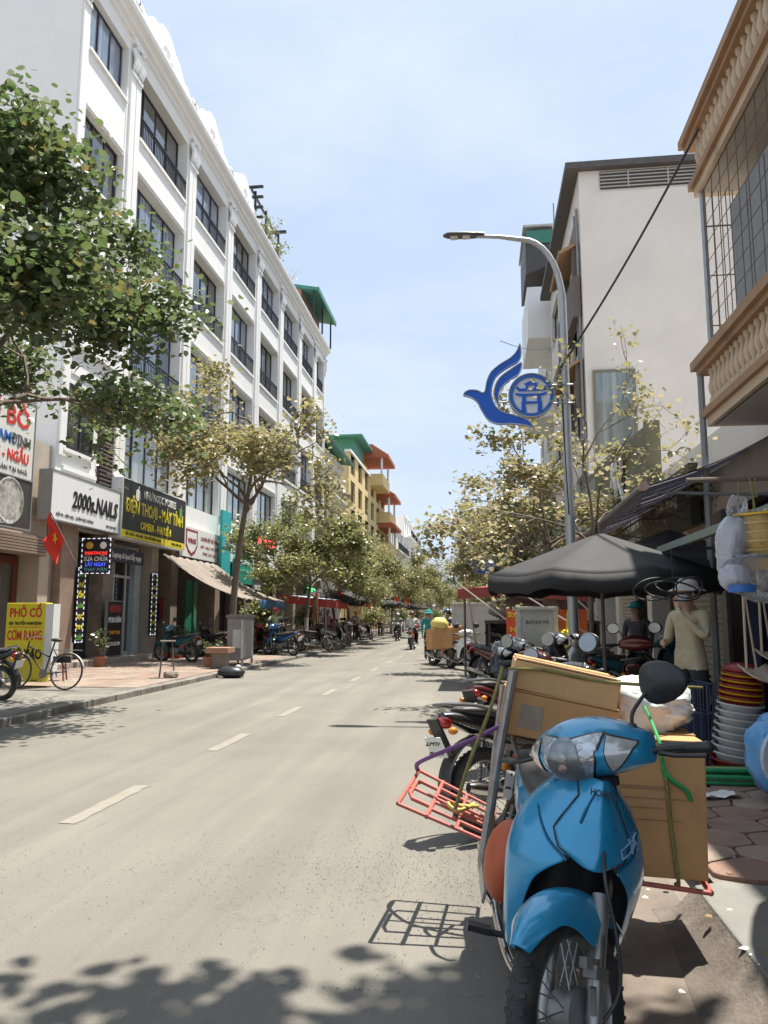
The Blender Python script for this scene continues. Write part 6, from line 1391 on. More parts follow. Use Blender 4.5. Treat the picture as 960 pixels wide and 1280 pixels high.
tl = carton((.345, 3.98, .86), (.52, .42, .20), (0, R(11), R(2)), 'lower flat carton tied across the back of the blue bike, with a printed label'); MB().b2((-.2, -.2125, .04), (-.09, -.211, .15)).build('printed_label', pm('label_print', (.33, .27, .20), .8, var=.15, scale=20), tl)
carton((.385, 4.0, 1.065), (.50, .44, .135), (0, R(12), R(-1)), 'upper pale carton tied across the back of the blue bike', CARD_L)
sk = empty('white_sack', (.80, 4.05, .93), R(10), 'crumpled white foam sack lying on the tall cardboard box', 'sack')
MB().ball((0, 0, .09), (.21, .22, .13), 44, 30, lambda d: (max(abs(d.x), abs(d.y), abs(d.z)) ** -.45) * (1 + .13 * noise.noise(d * 2.4) + .10 * noise.noise(d * 6) + .05 * noise.noise(d * 14))).build('body', pm('sack_white', (.70, .70, .66), .6, var=.06, scale=7, col2=(.5, .5, .46), c2=.62), sk, smooth=50)
ROPE_G = pm('rope_green', (.03, .36, .10), .6, var=.2, scale=40); ROPE_Y = pm('rope_olive', (.24, .21, .07), .8, var=.3, scale=40); ROPE_P = pm('strap_purple', (.15, .06, .20), .6, var=.15)
def rope(pts, r, mat, label, flat=None, n=5):
    o = MB(); o.tube(curve(pts, n), r, 6); return tag(o.build('rope', mat, None, smooth=60), label, 'rope')
rope([(.74, 4.2, .95), (.74, 4.0, 1.085), (.76, 3.82, 1.03), (.78, 3.635, .90), (.79, 3.628, .80), (.80, 3.628, .74)], .008, ROPE_G, 'green rope over the white sack and the tall box')
rope([(.79, 3.628, .78), (.83, 3.622, .735), (.88, 3.622, .70), (.90, 3.63, .655)], .010, ROPE_G, 'green rope end hanging at the corner of the tall box')
rope([(.80, 3.628, .76), (.81, 3.625, .55), (.83, 3.625, .32), (.835, 3.7, .285)], .009, ROPE_Y, 'olive strap down the front of the tall box')
rope([(.105, 3.76, 1.215), (.04, 3.72, 1.02), (-.06, 3.72, .78), (-.13, 3.76, .56)], .010, ROPE_Y, 'olive strap from the flat cartons down to the red open rack')
rope([(.13, 3.76, 1.205), (.3, 3.77, 1.20), (.55, 3.78, 1.15), (.85, 3.8, 1.13), (1.15, 4.3, 1.08)], .009, ROPE_Y, 'olive strap along the top of the flat cartons')
rope([(.12, 3.95, .93), (-.05, 3.98, .84), (-.22, 4.05, .76), (-.34, 4.2, .68), (-.345, 4.29, .625)], .012, ROPE_P, 'purple strap reaching over the red open rack')
rope([(-.02, 3.95, .53), (-.1, 3.95, .53), (-.17, 3.93, .545), (-.12, 3.85, .53), (-.04, 4.0, .53)], .01, pm('rope_yellow', (.5, .36, .1), .8), 'yellow rope knotted on the red open rack')
NOMIR = ('mirror', 'mirror_stem', 'mirror_glass')
# ---- other bikes
motorbike((.52, 5.75, 0), (.80, .6), 'black motorbike with a red tail parked just behind the loaded blue bike', BLACKP, R(12), -8, ('29-H1', '602.17'))
motorbike((.50, 8.05, 0), (.55, .84), 'dark red motorbike with a white number plate parked behind the cartons', DREDP, R(-10), -8, ('29-N1', '419.36'))
motorbike((.55, 11.4, 0), (-.80, -.35), 'black motorbike with its front towards the road behind the dark red one', BLACKP, R(15), -8, skip=NOMIR)
motorbike((1.35, 12.9, .1), (-.75, -.62), 'black motorbike standing on the pavement by the lamp post', BLACKP, 0, -8, skip=NOMIR)
motorbike((1.05, 11.3, .1), (.94, -.30), 'silver grey motorbike parked across the pavement beside the parasol tub', GREYP, R(18), -9, skip=NOMIR)
motorbike((2.35, 11.0, .1), (.9, .3), 'teal motorbike in the shade beside the standing man', TEALP, 0, -8, skip=NOMIR); motorbike((2.1, 10.3, .1), (.25, .97), 'maroon motorbike in the shade close behind the standing man', BRNP, R(-15), -8)
WM = motorbike((-.62, 21.9, 0), (.42, -.9), 'white moped with cartons stacked behind its seat', WHITEP, R(-20), -8)
motorbike((-1.15, 23.2, 0), (.5, -.85), 'red moped half hidden behind the white one and its cartons', REDP, 0, -8)
carton((-1.15, 22.1, .55), (.62, .5, .55), (R(-8), 0, R(20)), 'lower pair of cartons strapped beside the white moped'); carton((-.75, 22.35, .75), (.5, .45, .42), (0, R(-6), R(30)), 'upper carton on the seat of the white moped')
yb2 = empty('yellow_bag', (-1.15, 22.1, 1.11), 0, 'pale yellow bag lying on the cartons beside the white moped', 'bag'); MB().ball((0, 0, .13), (.26, .22, .2), 14, 9, lambda d: 1 + .15 * noise.noise(d * 3)).build('body', pm('bag_pale_yellow', (.75, .6, .18), .6, var=.1), yb2, smooth=60)
motorbike((.15, 18.6, 0), (.55, -.83), 'black motorbike parked near the red menu sign', BLACKP, R(20), -8); motorbike((.55, 27.5, 0), (.7, -.7), 'maroon motorbike parked past the white cabinet cart', BRNP, 0, -8)
motorbike((.3, 31, 0), (.6, -.8), 'black motorbike farther along the kerb past the white cabinet cart', BLACKP, 0, -8); motorbike((.3, 36, 0), (.6, -.8), 'silver motorbike far along the kerb before the stacked balconies', GREYP, 0, -8)
motorbike((-9.1, 22.7, .1), (-.9, .42), 'teal motorbike parked before the dark sports shop', TEALP, R(15), -8)
motorbike((-8.35, 12.0, .1), (-.93, .1), 'dark motorbike beside the yellow street food sign', BLACKP, 0, -8)
motorbike((-7.6, 30.3, .1), (-.8, .6), 'maroon motorbike parked in the shade past the utility cabinet', BRNP, 0, -8); motorbike((-6.6, 30.6, .1), (.75, .65), 'black motorbike by the bundle of brown poles', BLACKP, R(15), -8)
motorbike((-7.0, 27.0, .1), (-.85, .5), 'blue motorbike parked just past the utility cabinet', paint('blue2', (.02, .10, .3), .2), 0, -8); motorbike((-6.3, 33.8, .1), (.4, .9), 'silver motorbike at the kerb beside the red stall awning', GREYP, 0, -8)
motorbike((-6.9, 39.5, .1), (.3, -.95), 'black motorbike below the upright red flag', BLACKP, 0, -8); motorbike((-6.6, 45, .1), (.3, .95), 'white motorbike between the dark stall parasols', WHITEP, 0, -8)
M_RIDE = motorbike((-3.05, 35.2, 0), (.04, 1), 'red motorbike ridden away down the street', REDP, 0, 0, ('29-B1', '117.53')); M_RIDE2 = motorbike((-5.0, 47.2, 0), (-.03, -1), 'black motorbike ridden along the lane beside the white terrace', BLACKP, 0, 0)
# helmet on the black bike
hm = empty('helmet', (.42, 11.25, .84), 0, 'black round helmet resting on the parked black motorbike', 'helmet'); MB().ball((0, 0, .1), (.13, .15, .12), 16, 10).build('shell', pm('helmet_black', (.02, .02, .022), .2, coat=.6), hm, smooth=60); MB().lathe([(.131, .06), (.15, .04), (.131, .03)], (0, 0, 0), 'Z', 20).build('rim', BLKP, hm, smooth=40)
# ---- bicycle on the left pavement
bc = empty('bicycle', (-8.2, 13.75, .1), R(176), 'old bicycle with a pale mudguard leaning by the yellow street food sign', 'bicycle'); bc.rotation_euler = (R(6), 0, R(176))
def bwheel(x):
    w = MB().lathe([(.318, -.014), (.332, -.014), (.338, 0), (.332, .014), (.318, .014), (.314, 0), (.318, -.014)], (x, 0, .338), 'Y', 44).build('wheel', TYRE, bc, smooth=50)
    MB().lathe([(.305, -.010), (.318, -.012), (.318, .012), (.305, .010), (.305, -.010)], (x, 0, .338), 'Y', 44).build('rim', RIM, w, smooth=40); s = MB()
    for i in range(28):
        a = 2 * PI * i / 28; sd = .03 if i % 2 else -.03; s.tube([(x + .02 * math.cos(a + .6 * (1 if i % 4 < 2 else -1)), sd, .338 + .02 * math.sin(a + .6)), (x + .306 * math.cos(a), 0, .338 + .306 * math.sin(a))], .0018, 4, caps=False)
    tag(s.build('spoke_lattice', RIM, w), kind='stuff')
bwheel(.53); bwheel(-.53)
FRB = pm('bicycle_paint', (.03, .03, .035), .4, .2, var=.2)
for pts, r_ in (([(-.53, 0, .338), (-.08, 0, .29)], .012), ([(-.53, 0, .338), (-.18, 0, .78)], .010), ([(-.08, 0, .29), (-.22, 0, .88)], .015), ([(-.08, 0, .29), (.34, 0, .72)], .015), ([(-.15, 0, .6), (.32, 0, .80)], .014), ([(.31, 0, .90), (.36, 0, .66), (.53, 0, .338)], .014)): MB().tube(pts, r_, 8).build('frame_tube', FRB, bc, smooth=50)
MB().grid([[(-.53 + .36 * math.cos(a), v * .028, .338 + .36 * math.sin(a) - .006 * abs(v)) for v in (-1, -.5, 0, .5, 1)] for a in [R(20 + 150 * i / 14) for i in range(15)]]).build('mudguard', pm('mudguard_pale', (.5, .49, .45), .45, .3), bc, smooth=60, thick=.002)
MB().grid([[(.53 + .36 * math.cos(a), v * .028, .338 + .36 * math.sin(a) - .006 * abs(v)) for v in (-1, -.5, 0, .5, 1)] for a in [R(10 + 130 * i / 14) for i in range(15)]]).build('mudguard', pm('mudguard_pale', (.5, .49, .45), .45, .3), bc, smooth=60, thick=.002)
for yy in (-.06, 0, .06): MB().tube([(-.22, yy, .735), (-.78, yy, .735)], .006, 6).build('carrier_bar', pm('carrier_green', (.2, .3, .27), .5, .3), bc)
MB().ball((-.24, 0, .92), (.13, .09, .04), 12, 8, lambda d: 1 - .25 * max(0, d.x)).build('saddle', SEATM, bc, smooth=60); MB().tube(curve([(.18, -.27, .98), (.3, -.2, 1.0), (.32, 0, .96), (.3, .2, 1.0), (.18, .27, .98)], 5), .011, 8).build('handlebar', CHR, bc, smooth=50)
MB().lathe([(.0, -.003), (.085, -.003), (.085, .003), (0, .003)], (-.08, .045, .29), 'Y', 20).build('chainring', RIM, bc); MB().tube([(-.08, .06, .29), (.04, .07, .17)], .009, 6).build('crank', RIM, bc); MB().box((.04, .12, .165), (.08, .09, .02)).build('pedal', BLKP, bc)
MB().b2((-.55, -.09, .50), (-.2, -.03, .62)).build('chain_guard', FRB, bc)
# ---------------------------------------------------------------- people: one continuous skinned body each
SKIN = pm('skin', (.42, .26, .18), .55, var=.06, scale=8); HAIR = pm('hair_black', (.015, .013, .012), .6, var=.2)
def cloth(name, c): return pm('cloth_' + name, c, .9, var=.22, scale=7, bump=.9, bscale=9)
def person(loc, rz, label, J, shirt, pants, sleeve_long=True, shoe=BLKP, hat=None, helmet=None, hold=None, hair=True, mask=None, group=None, sc=1.0, hem=None):
    """J: joint positions, front of the body looks to -Y"""
    bm = bmesh.new(); sl = bm.verts.layers.skin.verify(); V = {}; reg = []
    def v(n, p, r, ry=None):
        q = bm.verts.new(p); q[sl].radius = (r, ry or r); V[n] = q; return q
    D = dict(pel=(0, 0, .93), bel=(0, -.01, 1.06), che=(0, 0, 1.24), nek=(0, -.005, 1.42), chn=(0, -.025, 1.485), hd=(0, -.015, 1.56), top=(0, -.005, 1.63))
    for s, sg in (('l', 1), ('r', -1)):
        D.update({s + 'sh': (sg * .18, 0, 1.36), s + 'el': (sg * .235, .02, 1.10), s + 'wr': (sg * .235, -.06, .87), s + 'pa': (sg * .232, -.085, .795), s + 'hi': (sg * .09, 0, .90), s + 'kn': (sg * .105, -.02, .50), s + 'an': (sg * .11, .02, .10), s + 'to': (sg * .12, -.13, .045)})
    D.update(J); D = {k: Vector(p) for k, p in D.items()}
    v('pel', D['pel'], .145, .115)[sl].use_root = True
    v('bel', D['bel'], .135, .105); v('che', D['che'], .15, .11); v('nek', D['nek'], .058); v('chn', D['chn'], .068, .075); v('hd', D['hd'], .078, .09); v('top', D['top'], .058, .066)
    E = [('pel', 'bel', 'shirt'), ('bel', 'che', 'shirt'), ('che', 'nek', 'neck'), ('nek', 'chn', 'skin'), ('chn', 'hd', 'skin'), ('hd', 'top', 'skin')]
    fd = (D['chn'] - D['nek']); face = Vector(J.get('face', (0, -1, 0))).normalized()
    v('nose', (D['hd'] + D['chn']) / 2 + face * .098, .012); bm.edges.new((V['hd'], V['nose'])); reg.append((D['hd'], (D['hd'] + D['chn']) / 2 + face * .1, 'skin'))
    for s in 'lr':
        v(s + 'sh', D[s + 'sh'], .066); v(s + 'el', D[s + 'el'], .045); v(s + 'wr', D[s + 'wr'], .03, .026); v(s + 'pa', D[s + 'pa'], .036, .02)
        v(s + 'hi', D[s + 'hi'], .10); v(s + 'kn', D[s + 'kn'], .066); v(s + 'an', D[s + 'an'], .046); v(s + 'to', D[s + 'to'], .036)
        E += [('che', s + 'sh', 'shirt'), (s + 'sh', s + 'el', 'shirt'), (s + 'el', s + 'wr', 'shirt' if sleeve_long else 'skin'), (s + 'wr', s + 'pa', 'skin'), ('pel', s + 'hi', 'pants'), (s + 'hi', s + 'kn', 'pants'), (s + 'kn', s + 'an', 'pants'), (s + 'an', s + 'to', 'shoe')]
        ax = (D[s + 'pa'] - D[s + 'wr']).normalized(); sd = ax.cross(Vector((0, 1, 0)) if abs(ax.y) < .8 else Vector((0, 0, 1))).normalized(); nm = ax.cross(sd)
        for k, (o_, ln) in enumerate(((-.026, .062), (-.009, .074), (.009, .07), (.025, .056))):
            b = D[s + 'pa'] + sd * o_ + ax * .022; k1 = b + ax * ln * .5 + nm * .006; k2 = b + ax * ln * .8 + nm * .026
            v('%sf%d' % (s, k), b, .010); v('%sg%d' % (s, k), k1, .0085); v('%sh%d' % (s, k), k2, .0075)
            for a, b_ in ((s + 'pa', '%sf%d' % (s, k)), ('%sf%d' % (s, k), '%sg%d' % (s, k)), ('%sg%d' % (s, k), '%sh%d' % (s, k))): bm.edges.new((V[a], V[b_])); reg.append((V[a].co.copy(), V[b_].co.copy(), 'skin'))
        th0 = D[s + 'wr'].lerp(D[s + 'pa'], .55) - sd * .03; th1 = th0 - sd * .02 + ax * .035 + nm * .012; v(s + 't0', th0, .011); v(s + 't1', th1, .009)
        bm.edges.new((V[s + 'pa'], V[s + 't0'])); bm.edges.new((V[s + 't0'], V[s + 't1'])); reg.append((th0, th1, 'skin'))
    for a, b, r_ in E:
        bm.edges.new((V[a], V[b])); reg.append((D[a], D[b], r_))
    me = bpy.data.meshes.new('b'); bm.to_mesh(me); bm.free(); ob = bpy.data.objects.new('b', me); C.objects.link(ob)
    k = ob.modifiers.new('skin', 'SKIN'); k.use_smooth_shade = True; k = ob.modifiers.new('s', 'SUBSURF'); k.levels = 3 if hem else 2
    dg = bpy.context.evaluated_depsgraph_get(); dg.update(); m2 = bpy.data.meshes.new_from_object(ob.evaluated_get(dg)); bpy.data.objects.remove(ob)
    if hem:
        b3 = bmesh.new(); b3.from_mesh(m2); bmesh.ops.bisect_plane(b3, geom=b3.verts[:] + b3.edges[:] + b3.faces[:], plane_co=(0, 0, hem), plane_no=(0, .05, 1)); b3.to_mesh(m2); b3.free()
    m2.materials.clear(); order = ['skin', 'shirt', 'pants', 'shoe']
    for mt in (SKIN, shirt, pants, shoe): m2.materials.append(mt)
    for p in m2.polygons:
        c = p.center; best = None
        for a, b, r_ in reg:
            ab = b - a; t = max(0, min(1, (c - a).dot(ab) / max(1e-9, ab.length_squared))); d = (c - (a + ab * t)).length
            if r_ == 'neck': r2 = 'shirt' if t < .72 else 'skin'
            else: r2 = r_
            if r_ in ('shirt', 'pants', 'neck'): d -= .035
            if best is None or d < best[0]: best = (d, r2)
        p.material_index = order.index('shirt' if hem and best[1] == 'pants' and c.z > hem and c.z < 1.3 else 'pants' if hem and best[1] == 'shirt' and c.z < hem and abs(c.x) < .2 else best[1])
    root = empty('person', loc, rz, label, 'person', group); root.scale = (sc, sc, sc)
    m2.polygons.foreach_set('use_smooth', [True] * len(m2.polygons)); link('body', m2, root)
    up = (D['top'] - D['nek']).normalized(); sd = face.cross(up).normalized(); hc = D['hd'] * .6 + D['top'] * .4
    fc = (D['hd'] + D['chn']) / 2
    for q in (-1, 1):
        MB().ball(D['hd'] + face * .083 + sd * q * .032 - up * .01, .011, 8, 5).build('eye', INK, root, smooth=60); MB().ball(D['hd'] + sd * q * .088 - up * .02 - face * -.0, (.014, .02, .03), 8, 6).build('ear', SKIN, root, smooth=60)
    MB().ball(fc + face * .082 - up * .035, (.024, .01, .007), 8, 5).build('mouth', pm('lips', (.3, .12, .1), .5), root, smooth=60)
    M = Matrix((sd, -face, up)).transposed()
    def headpiece(name, mb, mat):
        mb.v = [tuple(hc + M @ Vector(p)) for p in mb.v]; return mb.build(name, mat, root, smooth=50)
    if hair and not helmet: headpiece('hair', MB().ball((0, .022, .012), (.098, .105, .09), 14, 9, lambda d: 1 if d.z > -.3 - .5 * d.y else .8), HAIR)
    if hat: headpiece('hat', MB().lathe([(0, .10), (.06, .098), (.1, .06), (.108, .015), (.17, -.015), (.172, -.022), (.105, .0)], (0, .01, .01), 'Z', 20), hat)
    if helmet: headpiece('helmet', MB().lathe([(0, .125), (.06, .115), (.11, .07), (.13, .0), (.128, -.04), (.115, -.04)], (0, .01, 0), 'Z', 20), helmet)
    if mask: headpiece('face_mask', MB().ball((0, -.06, -.075), (.075, .055, .055), 12, 8), mask)
    return root
def seated(fwd=.30, reach=.42, up=.0):
    """riding pose on a motorbike, ground at z = 0, front -Y"""
    J = dict(pel=(0, .18, .90), bel=(0, .165, 1.02), che=(0, .12, 1.22), nek=(0, .09, 1.41), chn=(0, .065, 1.475), hd=(0, .065, 1.55), top=(0, .075, 1.62))
    for s, g in (('l', 1), ('r', -1)):
        J.update({s + 'sh': (g * .18, .11, 1.36), s + 'el': (g * .27, -.06, 1.14), s + 'wr': (g * .31, -.20, 1.03), s + 'pa': (g * .31, -.25, 1.02), s + 'hi': (g * .10, .15, .86), s + 'kn': (g * .17, -.22, .68), s + 'an': (g * .19, -.06, .30), s + 'to': (g * .2, -.2, .25)})
    return J
def facing(h): return math.atan2(h[1], h[0]) + PI / 2      # body front (-Y) towards world direction h
# standing man in a pale jacket, hand raised to his masked face
J = {'lsh': (.17, .0, 1.36), 'lel': (.27, -.12, 1.14), 'lwr': (.10, -.24, 1.36), 'lpa': (.055, -.215, 1.44), 'rel': (-.25, -.02, 1.1), 'rwr': (-.16, -.2, 1.08), 'rpa': (-.10, -.24, 1.09), 'hd': (0, -.03, 1.555), 'chn': (0, -.045, 1.48), 'lkn': (.11, -.03, .5), 'rkn': (-.10, .0, .5)}
person((1.98, 7.7, .12), facing((-.75, -.55)), 'man in a pale khaki jacket and cap holding a hand to his face', J, cloth('khaki', (.44, .38, .25)), cloth('charcoal', (.03, .03, .034)), hat=cloth('cap_pale', (.45, .42, .38)), mask=cloth('mask_pale', (.5, .48, .46)), hem=.84)
ck = MB()
for k, (cx, cz, rx, rz_, tl) in enumerate(((-.16, 0, .19, .10, .1), (.0, -.02, .24, .085, -.1), (.14, .01, .13, .09, .2), (.05, .03, .2, .07, .0))): ck.tube([(cx + rx * math.cos(a), .04 * math.sin(a * 2 + k), cz + rz_ * math.sin(a) + tl * rx * math.cos(a)) for a in [2 * PI * j / 28 for j in range(28)]], .008, 6, closed=True)
ck.tube([(.0, 0, .08), (.0, 0, .36)], .005, 5)
tag(ck.build('cable_coil', pm('cable_black', (.03, .03, .032), .6), None, loc=(1.74, 7.25, 1.70), smooth=60), 'tangle of black cable loops hanging beside the man in khaki', 'cable')
person((-3.05, 35.2, 0), facing((.04, 1)), 'rider in a white shirt on the red motorbike, back turned', seated(), cloth('white', (.68, .67, .63)), cloth('black', (.02, .02, .022)), helmet=pm('helmet_maroon', (.12, .03, .03), .3, coat=.5))
person((-5.0, 47.2, 0), facing((-.03, -1)), 'rider in pale clothes and white helmet riding a black motorbike along the terrace side', seated(), cloth('grey', (.35, .34, .33)), cloth('black', (.02, .02, .022)), helmet=pm('helmet_white', (.6, .6, .6), .3, coat=.5))
person((-.95, 24.0, 0), facing((.75, -.6)), 'person in a blue shirt and dark helmet behind the white moped', seated(), cloth('blue', (.10, .17, .42)), cloth('denim', (.06, .07, .1)), helmet=pm('helmet_navy', (.03, .035, .06), .3, coat=.5))
motorbike((-.95, 24.0, 0), (.75, -.6), 'dark motorbike under the person in the blue shirt', BLACKP, 0, 0)
person((-1.75, 26.6, 0), facing((.3, -.9)), 'person in teal standing behind the blue shirted rider', {}, cloth('teal', (.02, .28, .26)), cloth('black', (.02, .02, .022)), hat=cloth('hat_teal', (.03, .3, .3)))
person((-7.4, 27.6, .1), facing((.2, -1)), 'person in a lime vest and helmet sitting past the utility cabinet', seated(), cloth('lime', (.45, .55, .30)), cloth('navy', (.03, .035, .08)), helmet=pm('helmet_red', (.4, .05, .04), .3))
motorbike((-7.4, 27.6, .1), (.2, -1), 'dark green motorbike under the person in the lime vest', paint('green', (.02, .08, .05)), 0, 0)
person((2.45, 12.6, .12), facing((-.5, -.8)), 'stall keeper with a teal hat in the shade of the black parasol', {}, cloth('dusky', (.10, .10, .11)), cloth('black', (.02, .02, .022)), hat=cloth('hat_teal', (.03, .3, .3)), sc=.93)
for k, (x, y, sh, lb) in enumerate(((-7.2, 36.2, (.5, .22, .25), 'market seller in pink beside the red stall awning'), (-7.1, 44, (.3, .3, .32), 'market seller in grey below the leaning red flag'), (-6.9, 53.5, (.45, .12, .1), 'far market seller in red among the dark stall parasols'), (1.3, 46, (.2, .3, .45), 'far passer-by in blue past the tall cream house'))):
    person((x, y, .1), facing((.6, -.8)), lb, {}, cloth('s%d' % k, sh), cloth('black', (.02, .02, .022)), hat=cloth('hat_straw', (.5, .42, .28)))
# ---------------------------------------------------------------- goods of the plastics shop on the right
POLY = clear_mat('polythene', (.80, .83, .88), .10, .16, 1.0, 16); POLY_W = clear_mat('polythene_white', (.74, .77, .84), .5, .22, 1.0, 14); YPL = pm('plastic_yellow', (.85, .56, .015), .35, var=.06); RPL = pm('plastic_red', (.22, .022, .02), .35, var=.08); WPL = pm('plastic_white', (.50, .50, .49), .4, var=.12, scale=8); BPL = pm('plastic_blue', (.05, .19, .58), .35, var=.08); GPL = pm('plastic_green', (.03, .30, .12), .4, var=.08)
MB().tube([(1.55, 5.9, 2.46), (4.05, 5.95, 2.5)], .02, 8).build('goods_rail', RUST, a2)
def basin(m, z, r, h, c=(0, 0)):
    m.lathe([(0, z), (r * .72, z), (r * .97, z + h), (r * 1.06, z + h), (r * 1.06, z + h - .012), (r * 1.0, z + h - .014)], (c[0], c[1], 0), 'Z', 26); return m
def nestring(name, loc, r, n, step, mat, label, h=.13, tilt=(0, 0), bands=None, cat='basins'):
    o = empty(name, loc, 0, label, cat); o.rotation_euler = (tilt[0], tilt[1], 0)
    for k in range(n): basin(MB(), k * step, r * (1 + .012 * math.sin(k * 2.1)), h).build('basin', mat if not bands else bands[k % len(bands)], o, smooth=40)
    return o
# hanging bundles in clear polythene
yb3 = nestring('hanging_yellow_basins', (2.07, 5.90, 1.80), .17, 6, .065, YPL, 'yellow plastic basins hanging in a clear bag from the rail', .09, (R(6), R(-5)))
def bag(parent, c, r, mat, seed, pinch=.5, name='bag'):
    def fn(d): return (1 - pinch * max(0, d.z) ** 2) * (1 + .16 * noise.noise(d * 2.3 + Vector((seed, 0, 0))) + .09 * noise.noise(d * 6 + Vector((0, seed, 0))) + .04 * noise.noise(d * 15))
    return MB().ball(c, r, 30, 22, fn).build(name, mat, parent, smooth=70)
bag(yb3, (0, 0, .23), (.22, .22, .36), POLY, 3); MB().tube([(.0, 0, .52), (0, .0, .66)], .006, 5).build('cord', ROPE_Y, yb3)
wb = empty('hanging_white_bag', (1.80, 5.84, 1.86), 0, 'translucent white bag of basins hanging from the rail beside the yellow ones', 'bag'); wb.rotation_euler = (0, R(12), 0)
bag(wb, (0, 0, .16), (.10, .11, .30), POLY_W, 8, .55); MB().tube([(0, 0, .42), (-.02, 0, .58)], .006, 5).build('cord', ROPE_Y, wb)
for k in range(5): basin(MB(), -.02 + k * .05, .085, .06).build('basin', WPL, wb, smooth=40)
bag(wb, (.0, 0, .40), (.07, .07, .16), POLY, 5, .7, 'bag_neck')
lb_ = empty('hanging_clear_bag', (1.92, 5.74, 1.60), 0, 'wide clear polythene bag with a blue tray hanging lowest from the rail', 'bag'); bag(lb_, (.10, 0, .17), (.30, .16, .22), POLY, 12, .5); bag(lb_, (-.13, -.02, .14), (.10, .11, .12), POLY_W, 2, .4, 'bag_corner')
MB().lathe([(0, .0), (.09, .0), (.11, .05), (.1, .05)], (-.09, -.05, .02), 'Z', 20).build('tray', BPL, lb_, smooth=40); MB().tube([(.08, 0, .36), (.06, .1, .86)], .006, 5).build('cord', ROPE_Y, lb_)
# dustpans on long handles
for k, (x, y, z, lb) in enumerate(((2.28, 6.75, .92, 'beige dustpan with a long handle hanging in front'), (2.46, 6.9, 1.05, 'second beige dustpan with a long handle, hanging behind the first'))):
    o = empty('dustpan', (x, y, z), R(25), lb, 'dustpan'); m = MB(); m.grid([[(lerp(-.15, .15, i / 4), lerp(-.14, .1, j / 3), .10 * (j / 3) ** 2 + .04 * (abs(i - 2) / 2) ** 3) for i in range(5)] for j in range(4)]); m.build('pan', pm('plastic_beige', (.52, .42, .31), .45, var=.06), o, smooth=40, thick=.008); MB().tube([(-.05, .1, .10), (-.02, .12, .85)], .011, 6).build('handle', pm('plastic_beige', (.52, .42, .31), .45, var=.06), o); MB().tube([(.05, .1, .10), (-.02, .12, .85)], .009, 6).build('handle', pm('plastic_beige', (.52, .42, .31), .45, var=.06), o); MB().tube([(-.02, .12, .85), (-.02, .12, 1.62 if k else 1.5)], .006, 5).build('cord', ROPE_Y, o)
# tilted stack of basins: red rims with gold bands over white ones
stk = empty('basin_stack', (2.12, 7.0, .12), 0, 'tall tilted stack of red and white plastic basins', 'basins'); stk.rotation_euler = (R(3), R(5), 0)
z = 0
for k in range(15):
    mt = RPL if k < 2 or k > 9 else WPL; st_ = .058 if k < 10 else .05
    basin(MB(), z, .215 - .004 * k, .09).build('basin', mt, stk, smooth=40)
    if k > 9: MB().lathe([(.213 - .004 * k, z + .06), (.222 - .004 * k, z + .066), (.213 - .004 * k, z + .072)], (0, 0, 0), 'Z', 24).build('gold_band', YPL, stk)
    z += st_
MB().ball((0, 0, z + .06), (.15, .15, .06), 16, 8).build('lid', RPL, stk, smooth=60)
bb = empty('blue_bag', (2.2, 6.15, .12), R(15), 'big translucent blue bag of basins standing on the pavement', 'bag'); bag(bb, (0, 0, .34), (.27, .24, .36), pm('polythene_blue', (.12, .36, .66), .3, var=.15, scale=6, bump=.6, bscale=10, coat=.3), 21, .25); MB().lathe([(.2, -.02), (.235, -.02), (.235, .02), (.2, .02)], (-.10, -.235, .34), 'Y', 22).build('basin_rim', pm('plastic_pale', (.5, .55, .6), .4), bb)
bag(bb, (.08, -.1, .30), (.2, .16, .26), POLY, 31, .2, 'clear_wrap')
for k in range(9):
    mt = (GPL, pm('bamboo', (.42, .32, .12), .6, var=.2), GPL)[k % 3]; y = 6.62 + .035 * (k % 5); zz = .142 + .045 * (k // 3); o = empty('broom_handle', (1.55 + .04 * math.sin(k * 3), y, zz), R(2 * math.sin(k)), ('green', 'bamboo')[k % 3 == 1] + ' broom handle in the pile lying before the basin stack', 'pole', 'broom handles in the pile'); MB().tube([(0, 0, 0), (.95, 0, 0)], .018, 8).build('rod', mt, o, smooth=50)
pp = empty('paper_sheet', (1.72, 6.2, .128), R(20), 'crumpled white paper lying on the pavement before the broom handles', 'paper'); MB().grid([[(lerp(-.16, .16, i / 6), lerp(-.1, .1, j / 5), .012 + .012 * math.sin(i * 1.7 + j) + .01 * math.cos(j * 2.2)) for i in range(7)] for j in range(6)]).build('sheet', G4, pp, smooth=60)
wc = empty('wire_crate', (1.75, 7.3, .12), R(8), 'dark wire crate behind the mirror of the blue bike', 'crate'); m = MB()
for k in range(8):
    for sx_, sy in ((1, 0), (0, 1)):
        t = -.22 + .44 * k / 7
        for s in (-.22, .22): m.tube([(t if sx_ else s, s if sx_ else t, 0), (t if sx_ else s * 1.1, s * 1.1 if sx_ else t, .75)], .005, 4)
for zz in (.02, .25, .5, .75): m.tube([(-.23, -.23, zz), (.23, -.23, zz), (.23, .23, zz), (-.23, .23, zz)], .007, 4, closed=True)
tag(m.build('wire_mesh', pm('wire_navy', (.05, .07, .12), .5, .3), wc), kind='stuff'); MB().b2((-.18, -.18, .02), (.18, .18, .5)).build('contents', pm('cloth_navy', (.04, .05, .1), .9), wc, bevel=.03)
gc = empty('green_crate', (1.98, 9.75, .12), R(10), 'green plastic crate beside the parasol tub', 'crate'); 
for k in range(5): MB().b2((-.22, -.16, .06 * k), (.22, .16, .06 * k + .045)).build('wall_band', GPL, gc)
for sx_ in (-.21, .19): MB().b2((sx_, -.165, 0), (sx_ + .02, .165, .36)).build('corner', GPL, gc)
